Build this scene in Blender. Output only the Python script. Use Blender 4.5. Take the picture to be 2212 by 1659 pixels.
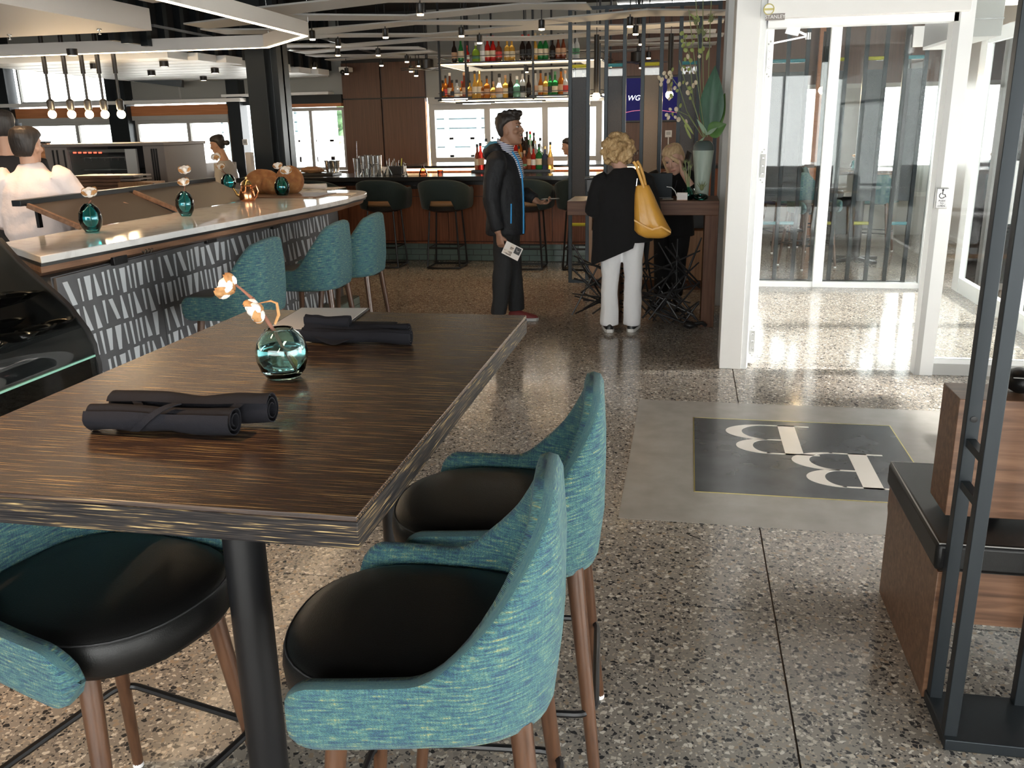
import bpy, bmesh, math, random
import numpy as np
from mathutils import Vector, Matrix, noise
random.seed(7)
for o in list(bpy.data.objects): bpy.data.objects.remove(o)
SC = bpy.context.scene
COL = SC.collection
PI = math.pi
# ------------------------------------------------------------------ camera
F = 1907.6; YAW = .196405; PIT = .28556; ROL = .018992; H = 1.65
def cam_axes():
    cy, sy = math.cos(YAW), math.sin(YAW)
    f = np.array([-sy*math.cos(PIT), cy*math.cos(PIT), -math.sin(PIT)])
    r = np.array([cy, sy, 0.]); d = np.cross(f, r)
    return np.array([r*math.cos(ROL)+d*math.sin(ROL), -r*math.sin(ROL)+d*math.cos(ROL), f])
AX = cam_axes()
cd = bpy.data.cameras.new('camera'); cam = bpy.data.objects.new('camera', cd); COL.objects.link(cam)
cd.sensor_fit = 'HORIZONTAL'; cd.sensor_width = 36; cd.lens = F/2212*36; cd.clip_start = .02; cd.clip_end = 300
m = Matrix.Identity(4)
for i in range(3):
    m[i][0] = AX[0][i]; m[i][1] = -AX[1][i]; m[i][2] = -AX[2][i]
m[2][3] = H
cam.matrix_world = m
SC.camera = cam
# measuring helpers: the spot on a real plane (height z, depth Y or side X) that a sight line meets
def _ray(x, y): return AX.T @ np.array([(x-1106)/F, (y-829.5)/F, 1])
def pz(x, y, z=0.):
    d = _ray(x, y); t = (z-H)/d[2]; return Vector((d[0]*t, d[1]*t, z))
def py(x, y, Y):
    d = _ray(x, y); t = Y/d[1]; return Vector((d[0]*t, Y, H+d[2]*t))
def px(x, y, X):
    d = _ray(x, y); t = X/d[0]; return Vector((X, d[1]*t, H+d[2]*t))
# ------------------------------------------------------------------ world, light, exposure
SC.view_settings.view_transform = 'Standard'; SC.view_settings.look = 'None'
SC.view_settings.gamma = 1; SC.view_settings.use_curve_mapping = False
SC.view_settings.exposure = 1.0
SC.cycles.use_denoising = True
SC.cycles.max_bounces = 10; SC.cycles.diffuse_bounces = 5; SC.cycles.transparent_max_bounces = 16
SC.cycles.sample_clamp_indirect = 6
W = bpy.data.worlds.new('overcast_sky'); SC.world = W; W.use_nodes = True
bg = W.node_tree.nodes['Background']; bg.inputs[0].default_value = (1, .985, .965, 1); bg.inputs[1].default_value = 5.0
sl = bpy.data.lights.new('sun', 'SUN'); sl.energy = 40; sl.angle = math.radians(9); sl.color = (1, .96, .9)
so_ = bpy.data.objects.new('sun', sl); COL.objects.link(so_); so_.rotation_euler = Vector((-.72, -.10, -.68)).to_track_quat('-Z', 'Y').to_euler()
def portal(loc, sx, sy, d):
    l = bpy.data.lights.new('window_portal', 'AREA'); l.shape = 'RECTANGLE'; l.size = sx; l.size_y = sy; l.cycles.is_portal = True
    o = bpy.data.objects.new('window_portal', l); COL.objects.link(o); o.location = loc
    o.rotation_euler = Vector(d).to_track_quat('-Z', 'Y').to_euler()
def lamp(loc, power, col=(1, .72, .42), size=.03, spot=None, aim=(0, 0, -1)):
    l = bpy.data.lights.new('downlight', 'SPOT' if spot else 'POINT'); l.energy = power; l.color = col; l.shadow_soft_size = size
    if spot: l.spot_size = spot; l.spot_blend = .6
    o = bpy.data.objects.new('downlight', l); COL.objects.link(o); o.location = loc
    o.rotation_euler = Vector(aim).to_track_quat('-Z', 'Y').to_euler()
    return o
# ------------------------------------------------------------------ materials
def new(name):
    mt = bpy.data.materials.new(name); mt.use_nodes = True; nt = mt.node_tree
    return mt, nt, nt.nodes['Principled BSDF']
def setp(b, **k):
    for n, v in k.items():
        i = b.inputs[n.replace('_', ' ')]
        i.default_value = v
def c4(c): return (c[0], c[1], c[2], 1)
def mat(name, col, rough=.5, metal=0, spec=.5, coat=0, trans=0, ior=1.5, emis=None, es=0, bump=None, alpha=1, sheen=0):
    mt, nt, b = new(name)
    setp(b, Base_Color=c4(col), Roughness=rough, Metallic=metal, IOR=ior)
    b.inputs['Specular IOR Level'].default_value = spec
    b.inputs['Coat Weight'].default_value = coat; b.inputs['Coat Roughness'].default_value = .08
    b.inputs['Transmission Weight'].default_value = trans; b.inputs['Alpha'].default_value = alpha
    if sheen: b.inputs['Sheen Weight'].default_value = sheen
    if emis: b.inputs['Emission Color'].default_value = c4(emis); b.inputs['Emission Strength'].default_value = es
    if bump:
        N = nt.nodes; tc = N.new('ShaderNodeTexCoord'); no = N.new('ShaderNodeTexNoise'); bp = N.new('ShaderNodeBump')
        no.inputs['Scale'].default_value = bump[0]; no.inputs['Detail'].default_value = 4
        bp.inputs['Strength'].default_value = bump[1]; bp.inputs['Distance'].default_value = bump[2] if len(bump) > 2 else .01
        nt.links.new(tc.outputs['Object'], no.inputs['Vector']); nt.links.new(no.outputs['Fac'], bp.inputs['Height'])
        nt.links.new(bp.outputs[0], b.inputs['Normal'])
    return mt
def ramp(nt, stops, fac, interp='LINEAR'):
    r = nt.nodes.new('ShaderNodeValToRGB'); r.color_ramp.interpolation = interp
    e = r.color_ramp.elements
    while len(e) < len(stops): e.new(.5)
    for el, (p, c) in zip(e, stops): el.position = p; el.color = c4(c)
    nt.links.new(fac, r.inputs[0]); return r.outputs[0]
def grain(name, stops, scale, rough=.4, detail=4, coat=0, bump=0, coord='Object', spec=.5, dist=0, interp='LINEAR', nscale=1.):
    """streaky noise stretched along one axis: wood, cloth, brushed metal"""
    mt, nt, b = new(name); N = nt.nodes; L = nt.links
    setp(b, Roughness=rough); b.inputs['Coat Weight'].default_value = coat; b.inputs['Coat Roughness'].default_value = .12
    b.inputs['Specular IOR Level'].default_value = spec
    tc = N.new('ShaderNodeTexCoord'); mp = N.new('ShaderNodeMapping'); mp.inputs['Scale'].default_value = scale
    no = N.new('ShaderNodeTexNoise'); no.inputs['Scale'].default_value = nscale; no.inputs['Detail'].default_value = detail
    no.inputs['Distortion'].default_value = dist
    if coord == 'World':
        g = N.new('ShaderNodeNewGeometry'); L.new(g.outputs['Position'], mp.inputs[0])
    else: L.new(tc.outputs[coord], mp.inputs[0])
    L.new(mp.outputs[0], no.inputs['Vector'])
    L.new(ramp(nt, stops, no.outputs['Fac'], interp), b.inputs['Base Color'])
    if bump:
        bp = N.new('ShaderNodeBump'); bp.inputs['Strength'].default_value = bump; bp.inputs['Distance'].default_value = .004
        L.new(no.outputs['Fac'], bp.inputs['Height']); L.new(bp.outputs[0], b.inputs['Normal'])
    return mt
def terrazzo():
    mt, nt, b = new('terrazzo'); N = nt.nodes; L = nt.links
    g = N.new('ShaderNodeNewGeometry')
    def layer(scale, thr, stops, rnd=1.):
        v = N.new('ShaderNodeTexVoronoi'); v.feature = 'F1'; v.inputs['Scale'].default_value = scale; v.inputs['Randomness'].default_value = rnd
        e = N.new('ShaderNodeTexVoronoi'); e.feature = 'DISTANCE_TO_EDGE'; e.inputs['Scale'].default_value = scale; e.inputs['Randomness'].default_value = rnd
        L.new(wp, v.inputs['Vector']); L.new(wp, e.inputs['Vector'])
        sp = N.new('ShaderNodeSeparateColor'); L.new(v.outputs['Color'], sp.inputs[0])
        col = ramp(nt, stops, sp.outputs[0], 'CONSTANT')
        gt = N.new('ShaderNodeMath'); gt.operation = 'GREATER_THAN'; gt.inputs[1].default_value = .07; L.new(e.outputs['Distance'], gt.inputs[0])
        g2 = N.new('ShaderNodeMath'); g2.operation = 'GREATER_THAN'; g2.inputs[1].default_value = thr; L.new(sp.outputs[1], g2.inputs[0])
        mu = N.new('ShaderNodeMath'); mu.operation = 'MULTIPLY'; L.new(gt.outputs[0], mu.inputs[0]); L.new(g2.outputs[0], mu.inputs[1])
        return col, mu.outputs[0]
    nz = N.new('ShaderNodeTexNoise'); nz.inputs['Scale'].default_value = 60; L.new(g.outputs['Position'], nz.inputs['Vector'])
    mx = N.new('ShaderNodeMixRGB'); mx.blend_type = 'ADD'; mx.inputs[0].default_value = .012; L.new(g.outputs['Position'], mx.inputs[1]); L.new(nz.outputs['Color'], mx.inputs[2])
    wp = mx.outputs[0]
    st1 = [(0, (.035, .035, .037)), (.26, (.10, .095, .09)), (.38, (.30, .24, .18)), (.55, (.52, .47, .40)), (.72, (.22, .20, .18)), (.86, (.62, .58, .52))]
    st2 = [(0, (.05, .05, .052)), (.3, (.40, .34, .27)), (.6, (.55, .50, .44)), (.8, (.14, .13, .12))]
    c1, m1 = layer(70, .70, st1); c2, m2 = layer(135, .62, st2)
    n2 = N.new('ShaderNodeTexNoise'); n2.inputs['Scale'].default_value = 1.3; n2.inputs['Detail'].default_value = 6; L.new(g.outputs['Position'], n2.inputs['Vector'])
    base = ramp(nt, [(.3, (.235, .212, .185)), (.7, (.29, .265, .235))], n2.outputs['Fac'])
    a = N.new('ShaderNodeMixRGB'); L.new(m2, a.inputs[0]); L.new(base, a.inputs[1]); L.new(c2, a.inputs[2])
    d = N.new('ShaderNodeMixRGB'); L.new(m1, d.inputs[0]); L.new(a.outputs[0], d.inputs[1]); L.new(c1, d.inputs[2])
    L.new(d.outputs[0], b.inputs['Base Color'])
    rr = ramp(nt, [(.3, (.10,)*3), (.7, (.16,)*3)], n2.outputs['Fac']); L.new(rr, b.inputs['Roughness'])
    b.inputs['Specular IOR Level'].default_value = .5
    return mt
def weave(name, stops, su, sv, rough=.85):
    mt, nt, b = new(name); N = nt.nodes; L = nt.links
    setp(b, Roughness=rough); b.inputs['Sheen Weight'].default_value = .08
    uv = N.new('ShaderNodeUVMap')
    def nz(sx, sy, det):
        mp = N.new('ShaderNodeMapping'); mp.inputs['Scale'].default_value = (sx, sy, 1)
        no = N.new('ShaderNodeTexNoise'); no.inputs['Scale'].default_value = 1; no.inputs['Detail'].default_value = det
        L.new(uv.outputs[0], mp.inputs[0]); L.new(mp.outputs[0], no.inputs['Vector']); return no.outputs['Fac']
    f1 = nz(su, sv, 3); f2 = nz(sv*1.2, su*2, 2); f3 = nz(sv*2.2, sv*2.2, 2)
    mx = N.new('ShaderNodeMath'); mx.operation = 'MULTIPLY_ADD'; mx.inputs[1].default_value = .72; L.new(f1, mx.inputs[0])
    m2 = N.new('ShaderNodeMath'); m2.operation = 'MULTIPLY'; m2.inputs[1].default_value = .28; L.new(f2, m2.inputs[0]); L.new(m2.outputs[0], mx.inputs[2])
    col = ramp(nt, stops, mx.outputs[0])
    ml = N.new('ShaderNodeMixRGB'); ml.blend_type = 'MULTIPLY'; ml.inputs[0].default_value = .8
    L.new(col, ml.inputs[1]); L.new(ramp(nt, [(.35, (.45,)*3), (.6, (1.15,)*3)], f3), ml.inputs[2]); L.new(ml.outputs[0], b.inputs['Base Color'])
    # threads
    wv = N.new('ShaderNodeTexWave'); wv.inputs['Scale'].default_value = 1; wv.wave_type = 'BANDS'; wv.bands_direction = 'DIAGONAL'
    mp = N.new('ShaderNodeMapping'); mp.inputs['Scale'].default_value = (170, 170, 1); L.new(uv.outputs[0], mp.inputs[0]); L.new(mp.outputs[0], wv.inputs[0])
    bp = N.new('ShaderNodeBump'); bp.inputs['Strength'].default_value = .5; bp.inputs['Distance'].default_value = .0015
    ad = N.new('ShaderNodeMath'); L.new(wv.outputs['Fac'], ad.inputs[0]); L.new(f3, ad.inputs[1])
    L.new(ad.outputs[0], bp.inputs['Height']); L.new(bp.outputs[0], b.inputs['Normal'])
    return mt
def pane_mat(name, tint=(.97, .985, .98), refl=1.0, rough=0.02):
    mt = bpy.data.materials.new(name); mt.use_nodes = True; nt = mt.node_tree; N = nt.nodes; N.clear()
    o = N.new('ShaderNodeOutputMaterial'); t = N.new('ShaderNodeBsdfTransparent'); t.inputs[0].default_value = c4(tint)
    g = N.new('ShaderNodeBsdfGlossy'); g.inputs['Roughness'].default_value = rough; g.inputs[0].default_value = (refl, refl, refl, 1)
    fr = N.new('ShaderNodeFresnel'); fr.inputs[0].default_value = 1.5; mx = N.new('ShaderNodeMixShader')
    nt.links.new(fr.outputs[0], mx.inputs[0]); nt.links.new(t.outputs[0], mx.inputs[1]); nt.links.new(g.outputs[0], mx.inputs[2]); nt.links.new(mx.outputs[0], o.inputs[0])
    return mt
def thinglass(name, tint, dens=.0):
    """coloured thin-walled bottle or vase glass: tinted see-through plus mirror gloss"""
    return pane_mat(name, tint, 1.0, .03)
MT = {}
MT['terrazzo'] = terrazzo()
MT['inlay_grey'] = grain('inlay_grey', [(.3, (.27, .255, .235)), (.7, (.33, .315, .295))], (7, 7, 7), rough=.25, detail=8, coord='World')
MT['inlay_dark'] = grain('inlay_dark', [(.3, (.048, .052, .058)), (.7, (.075, .08, .088))], (5, 5, 5), rough=.22, detail=8, coord='World')
MT['inlay_white'] = mat('inlay_white', (.80, .77, .72), .22)
MT['brass'] = mat('brass', (.62, .52, .20), .3, 1)
MT['joint'] = mat('joint', (.12, .10, .085), .7)
MT['table'] = grain('strand_bamboo', [(.30, (.020, .013, .011)), (.50, (.046, .028, .021)), (.575, (.080, .047, .029)), (.63, (.19, .115, .052)), (.71, (.50, .36, .16))], (6, 430, 430), rough=.27, detail=2.5, spec=.6)
MT['table_edge'] = grain('strand_bamboo_edge', [(.36, (.012, .011, .012)), (.55, (.034, .030, .029)), (.61, (.10, .07, .04)), (.66, (.34, .24, .11)), (.76, (.55, .42, .22))], (11, 11, 420), rough=.5, detail=3, dist=.5, spec=.1)
MT['leather'] = mat('black_leather', (.007, .007, .007), .40, spec=.35, bump=(420, .25, .002))
MT['seam'] = mat('seam_thread', (.03, .03, .032), .6)
MT['piping'] = mat('pale_piping', (.35, .34, .33), .5)
MT['teal'] = weave('teal_weave', [(.31, (.014, .040, .105)), (.42, (.026, .090, .135)), (.51, (.050, .145, .155)), (.59, (.095, .205, .175)), (.67, (.30, .31, .15))], 26, 210)
MT['teal_far'] = MT['teal']
MT['bottle_green_cloth'] = mat('dark_green_velvet', (.008, .022, .023), .75, sheen=.12, bump=(30, .3))
MT['walnut'] = grain('walnut_leg', [(.3, (.052, .024, .013)), (.7, (.115, .054, .028))], (60, 60, 5), rough=.33, coat=.2)
MT['glide'] = mat('white_glide', (.8, .8, .8), .4)
MT['black_metal'] = mat('black_metal', (.012, .012, .013), .38, .3)
MT['steel_dark'] = mat('dark_steel', (.028, .034, .039), .42, .6)
MT['walnut_panel'] = grain('walnut_veneer', [(.28, (.075, .036, .02)), (.5, (.15, .075, .042)), (.72, (.23, .125, .072))], (3, 45, 45), rough=.38, detail=5, dist=.6)
MT['bar_wood'] = grain('bar_veneer', [(.3, (.15, .052, .026)), (.7, (.27, .105, .055))], (70, 70, 2.2), rough=.4, detail=5, dist=.3, spec=.25)
MT['wall_wood'] = grain('wall_veneer', [(.3, (.075, .032, .018)), (.7, (.125, .056, .032))], (70, 70, 2.0), rough=.42, detail=5, dist=.3)
MT['oak'] = grain('light_oak', [(.3, (.30, .155, .075)), (.7, (.46, .27, .14))], (70, 70, 2), rough=.4, detail=5)
MT['stand_wood'] = grain('grey_walnut', [(.3, (.085, .038, .023)), (.7, (.155, .078, .048))], (2.5, 50, 50), rough=.4, detail=5, spec=.15)
MT['stand_wood_v'] = grain('grey_walnut_upright', [(.3, (.085, .038, .023)), (.7, (.155, .078, .048))], (50, 50, 2.5), rough=.4, detail=5, spec=.15)
MT['counter_wood'] = grain('counter_walnut', [(.3, (.16, .085, .05)), (.7, (.30, .165, .10))], (45, 2.5, 45), rough=.4, detail=5)
MT['orange_wood'] = grain('orange_fir', [(.3, (.40, .15, .055)), (.7, (.52, .21, .085))], (2, 30, 40), rough=.5)
MT['marble'] = grain('white_marble', [(.40, (.72, .71, .70)), (.5, (.82, .815, .805))], (3, 3, 3), rough=.09, detail=10, dist=2.5, spec=.8)
MT['cladding'] = grain('charcoal_cladding', [(.3, (.085, .088, .095)), (.7, (.11, .112, .12))], (9, 9, 9), rough=.5)
MT['stick'] = mat('pale_inlay', (.55, .585, .62), .45)
MT['tile'] = grain('green_tile', [(.3, (.10, .15, .135)), (.7, (.20, .26, .24))], (3, 3, 3), rough=.15, detail=2)
MT['grout'] = mat('grout', (.05, .06, .055), .8)
MT['black_stone'] = mat('black_stone', (.016, .017, .018), .17)
MT['white_paint'] = mat('white_paint', (.78, .77, .75), .45)
MT['white_metal'] = mat('white_aluminium', (.80, .81, .81), .35)
MT['grey_frame'] = mat('grey_frame', (.42, .42, .41), .45)
MT['grey_wall'] = mat('grey_wall', (.33, .335, .315), .7)
MT['soffit'] = mat('soffit_paint', (.60, .57, .55), .6)
MT['baffle'] = mat('baffle_grey', (.40, .40, .39), .7)
MT['ceiling'] = mat('ceiling_black', (.014, .015, .017), .85)
MT['duct'] = mat('galvanised', (.28, .29, .30), .4, .7)
MT['ring'] = mat('ring_white', (.62, .60, .58), .5)
MT['led'] = mat('warm_led', (1, .8, .6), .5, emis=(1, .74, .46), es=9)
MT['led_soft'] = mat('cove_led', (1, .8, .6), .5, emis=(1, .66, .34), es=5)
MT['bulb'] = mat('bulb_glow', (1, .85, .6), .3, emis=(1, .70, .36), es=14)
MT['pane'] = pane_mat('window_glass')
MT['door_glass'] = pane_mat('door_glass', (.90, .93, .93))
MT['case_glass'] = pane_mat('case_glass', (.80, .86, .84))
MT['glass_edge'] = mat('glass_edge', (.30, .62, .50), .2, emis=None)
MT['acrylic_y'] = mat('yellow_acrylic', (.70, .66, .08), .2, trans=.4)
MT['acrylic_b'] = mat('blue_acrylic', (.10, .40, .48), .2, trans=.4)
MT['acrylic_c'] = pane_mat('clear_acrylic', (.95, .97, .97))
MT['felt_grey'] = mat('grey_felt', (.125, .13, .14), .95, bump=(160, .8, .01))
MT['felt_tan'] = mat('tan_felt', (.33, .27, .22), .95, bump=(160, .8, .01))
MT['steel'] = mat('stainless', (.55, .55, .55), .22, 1)
MT['brushed'] = mat('brushed_panel', (.16, .135, .12), .40, .7)
MT['oven'] = mat('oven_cabinet', (.23, .20, .185), .5, .3)
MT['copper'] = mat('copper', (.78, .36, .18), .18, 1)
MT['gold'] = mat('polished_brass', (.85, .60, .26), .2, 1)
MT['crust'] = grain('bread_crust', [(.3, (.22, .075, .022)), (.6, (.40, .17, .055)), (.8, (.62, .36, .16))], (14, 14, 14), rough=.8, detail=6, bump=.4)
MT['paper'] = mat('paper', (.80, .76, .73), .8)
MT['print'] = grain('printed_paper', [(.40, (.25, .20, .17)), (.5, (.78, .70, .62))], (14, 60, 60), rough=.8, detail=3)
MT['black'] = mat('black_plastic', (.012, .012, .013), .4)
MT['black_gloss'] = mat('black_glaze', (.008, .008, .008), .16, coat=.6)
MT['napkin'] = mat('charcoal_napkin', (.016, .016, .020), .95, spec=.15, bump=(500, .3, .002))
MT['teal_glass'] = mat('teal_glass', (.68, .97, .98), .0, trans=1, ior=1.45)
MT['teal_glass_thin'] = thinglass('teal_glass_far', (.48, .90, .94))
MT['green_glass'] = thinglass('green_glass_far', (.28, .66, .62))
MT['water'] = mat('water', (.80, .97, .97), .0, trans=1, ior=1.33)
MT['cotton'] = mat('cotton_fluff', (.86, .82, .78), .95, bump=(90, .6, .01))
MT['husk'] = grain('dry_husk', [(.3, (.34, .15, .05)), (.7, (.62, .34, .14))], (60, 60, 60), rough=.8)
MT['white_glow'] = mat('cool_tube', (1, 1, 1), .4, emis=(1, .95, .9), es=6)
MT['twig'] = mat('brown_twig', (.26, .11, .07), .7)
MT['clear'] = thinglass('clear_glass', (.93, .95, .95))
# ------------------------------------------------------------------ mesh helpers
class MB:
    def __init__(s): s.v = []; s.f = []; s.mi = []; s.uv = {}
    def add(s, vs, fs, mi=0):
        n = len(s.v); s.v += [tuple(p) for p in vs]; s.f += [tuple(i+n for i in f) for f in fs]; s.mi += [mi]*len(fs); return s
    def box(s, x0, x1, y0, y1, z0, z1, mi=0, M=None):
        vs = [(x, y, z) for z in (z0, z1) for y in (y0, y1) for x in (x0, x1)]
        if M is not None: vs = [M @ Vector(p) for p in vs]
        return s.add(vs, [(0, 2, 3, 1), (4, 5, 7, 6), (0, 1, 5, 4), (2, 6, 7, 3), (0, 4, 6, 2), (1, 3, 7, 5)], mi)
    def bar(s, a, b, w, h=None, mi=0, up=(0, 0, 1)):
        a = Vector(a); b = Vector(b); h = h or w; d = (b-a).normalized(); u = Vector(up)
        if abs(d.dot(u)) > .98: u = Vector((0, 1, 0))
        r = d.cross(u).normalized(); u = r.cross(d)
        vs = [p + r*sx*w/2 + u*sy*h/2 for p in (a, b) for sx, sy in ((-1, -1), (1, -1), (1, 1), (-1, 1))]
        return s.add(vs, [(0, 1, 2, 3), (7, 6, 5, 4), (0, 4, 5, 1), (1, 5, 6, 2), (2, 6, 7, 3), (3, 7, 4, 0)], mi)
    def tube(s, pts, r, n=10, mi=0, closed=False, flat=None):
        pts = [Vector(p) for p in pts]; k = len(pts); rs = r if isinstance(r, (list, tuple)) else [r]*k
        vs = []; prev = None
        for i, p in enumerate(pts):
            if closed: d = pts[(i+1) % k]-pts[i-1]
            else: d = pts[min(i+1, k-1)]-pts[max(i-1, 0)]
            d = d.normalized() if d.length > 1e-9 else Vector((0, 0, 1))
            if prev is None:
                u = Vector((0, 0, 1)) if abs(d.z) < .9 else Vector((0, 1, 0))
            else: u = prev
            u = (u-d*u.dot(d)).normalized(); prev = u; w = d.cross(u)
            rr = rs[i]; ra, rb = rr if isinstance(rr, tuple) else (rr, rr)
            for j in range(n):
                a = 2*PI*j/n; vs.append(p+w*math.cos(a)*ra+u*math.sin(a)*rb)
        fs = []
        for i in range(k if closed else k-1):
            for j in range(n):
                a = i*n+j; b = i*n+(j+1) % n; i2 = (i+1) % k; fs.append((a, b, i2*n+(j+1) % n, i2*n+j))
        if not closed: fs += [tuple(range(n))[::-1], tuple((k-1)*n+j for j in range(n))]
        return s.add(vs, fs, mi)
    def lathe(s, prof, n=20, c=(0, 0, 0), mi=0, sx=1, sy=1):
        vs = []; fs = []
        for r, z in prof:
            for j in range(n):
                a = 2*PI*j/n; vs.append((c[0]+r*sx*math.cos(a), c[1]+r*sy*math.sin(a), c[2]+z))
        for i in range(len(prof)-1):
            for j in range(n): fs.append((i*n+j, i*n+(j+1) % n, (i+1)*n+(j+1) % n, (i+1)*n+j))
        if prof[0][0] > 1e-6: fs.append(tuple(range(n))[::-1])
        if prof[-1][0] > 1e-6: fs.append(tuple((len(prof)-1)*n+j for j in range(n)))
        return s.add(vs, fs, mi)
    def prism(s, poly, z0, z1, mi=0, axis='z'):
        """closed outline swept along one axis"""
        k = len(poly)
        mk = {'z': lambda p, t: (p[0], p[1], t), 'y': lambda p, t: (p[0], t, p[1]), 'x': lambda p, t: (t, p[0], p[1])}[axis]
        vs = [mk(p, z0) for p in poly]+[mk(p, z1) for p in poly]
        fs = [tuple(range(k))[::-1], tuple(range(k, 2*k))]+[(i, (i+1) % k, k+(i+1) % k, k+i) for i in range(k)]
        return s.add(vs, fs, mi)
    def loft(s, rings, mi=0, caps=True, closed=True):
        n = len(rings[0]); vs = [p for r in rings for p in r]; fs = []
        for i in range(len(rings)-1):
            for j in range(n if closed else n-1): fs.append((i*n+j, i*n+(j+1) % n, (i+1)*n+(j+1) % n, (i+1)*n+j))
        if caps: fs += [tuple(range(n))[::-1], tuple((len(rings)-1)*n+j for j in range(n))]
        return s.add(vs, fs, mi)
    def ball(s, c, r, n=12, k=8, mi=0, fn=None):
        rx, ry, rz = r if isinstance(r, tuple) else (r, r, r); vs = [(c[0], c[1], c[2]-rz)]
        for i in range(1, k):
            t = -PI/2+PI*i/k
            for j in range(n):
                a = 2*PI*j/n; p = Vector((math.cos(t)*math.cos(a), math.cos(t)*math.sin(a), math.sin(t)))
                q = fn(p) if fn else 1; vs.append((c[0]+p.x*rx*q, c[1]+p.y*ry*q, c[2]+p.z*rz*q))
        vs.append((c[0], c[1], c[2]+rz)); fs = [(0, 1+(j+1) % n, 1+j) for j in range(n)]
        for i in range(k-2):
            for j in range(n): a = 1+i*n+j; b = 1+i*n+(j+1) % n; fs.append((a, b, b+n, a+n))
        t = len(vs)-1; o = 1+(k-2)*n; fs += [(o+j, o+(j+1) % n, t) for j in range(n)]
        return s.add(vs, fs, mi)
    def xf(s, M): s.v = [tuple(M @ Vector(p)) for p in s.v]; return s
def mesh(mb, name, mats, smooth=True, ang=38, off=None, uvs=None, recalc=True):
    me = bpy.data.meshes.new(name)
    vs = mb.v if off is None else [(p[0]-off[0], p[1]-off[1], p[2]-off[2]) for p in mb.v]
    me.from_pydata(vs, [], mb.f)
    for mt in (mats if isinstance(mats, (list, tuple)) else [mats]): me.materials.append(MT[mt] if isinstance(mt, str) else mt)
    if any(mb.mi): me.polygons.foreach_set('material_index', mb.mi)
    if uvs is not None:
        ul = me.uv_layers.new(name='UVMap'); idx = [0]*len(me.loops); me.loops.foreach_get('vertex_index', idx)
        ul.data.foreach_set('uv', [c for i in idx for c in uvs[i]])
    if recalc:
        b = bmesh.new(); b.from_mesh(me); bmesh.ops.recalc_face_normals(b, faces=b.faces); b.to_mesh(me); b.free()
    if smooth:
        me.polygons.foreach_set('use_smooth', [True]*len(me.polygons)); me.set_sharp_from_angle(angle=math.radians(ang))
    me.update(); return me
def obj(name, mb, mats, parent=None, w=False, bev=0, smooth=True, ang=38, uvs=None, sub=0, label=None):
    """one mesh object; w=True when the shape is given in room coordinates"""
    off = root_of(parent).location if (w and parent is not None) else None
    me = mb if isinstance(mb, bpy.types.Mesh) else mesh(mb, name, mats, smooth, ang, off, uvs)
    o = bpy.data.objects.new(name, me); COL.objects.link(o)
    if parent is not None: o.parent = parent
    if bev:
        md = o.modifiers.new('bevel', 'BEVEL'); md.width = bev; md.segments = 2; md.limit_method = 'ANGLE'; md.angle_limit = math.radians(40)
    if sub:
        md = o.modifiers.new('subd', 'SUBSURF'); md.levels = sub; md.render_levels = sub
    if label: o['label'] = label
    return o
def root_of(o):
    while o.parent is not None: o = o.parent
    return o
def tag(o, label, cat, group=None):
    o['label'] = label; o['category'] = cat
    if group: o['group'] = group
    return o
def thing(name, label, cat, loc=(0, 0, 0), rz=0, group=None):
    o = bpy.data.objects.new(name, None); COL.objects.link(o); o.location = loc; o.rotation_euler = (0, 0, rz)
    return tag(o, label, cat, group)
def struct(name, mb, mats, label=None, w=True, **k):
    o = obj(name, mb, mats, **k); o['kind'] = 'structure'
    if label: o['label'] = label
    return o
def sempty(name, label=None):
    o = bpy.data.objects.new(name, None); COL.objects.link(o); o['kind'] = 'structure'
    if label: o['label'] = label
    return o
def dup(root, loc, rz, label, sc=None):
    r = root.copy(); COL.objects.link(r); r.location = loc; r.rotation_euler = (0, 0, rz); r['label'] = label
    if sc: r.scale = sc
    for ch in list(root.children):
        c = ch.copy(); COL.objects.link(c); c.parent = r
        for g in ch.children:
            d = g.copy(); COL.objects.link(d); d.parent = c
    return r
def bxo(name, x0, x1, y0, y1, z0, z1, mt, parent=None, w=True, bev=0, label=None):
    return obj(name, MB().box(x0, x1, y0, y1, z0, z1), mt, parent, w, bev, smooth=bool(bev), label=label)
def word(name, txt, size, mt, parent, M, ext=.002, shear=0, font=None, align='CENTER', w=True):
    """lettering as real mesh, laid out in its own plane then moved by M"""
    cu = bpy.data.curves.new(name, 'FONT'); cu.body = txt; cu.size = size; cu.extrude = ext; cu.shear = shear; cu.align_x = align; cu.align_y = 'CENTER'
    cu.resolution_u = 4
    t = bpy.data.objects.new(name, cu); COL.objects.link(t); bpy.context.view_layer.update()
    me = bpy.data.meshes.new_from_object(t.evaluated_get(bpy.context.evaluated_depsgraph_get()))
    bpy.data.objects.remove(t); me.transform(M)
    if w and parent is not None: me.transform(Matrix.Translation(-root_of(parent).location))
    me.materials.clear(); me.materials.append(MT[mt])
    return obj(name, me, mt, parent)
def frame_axes(o, right, up):
    r = Vector(right).normalized(); u = Vector(up).normalized(); n = r.cross(u)
    m = Matrix((r, u, n)).transposed().to_4x4(); m.translation = Vector(o); return m

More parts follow.
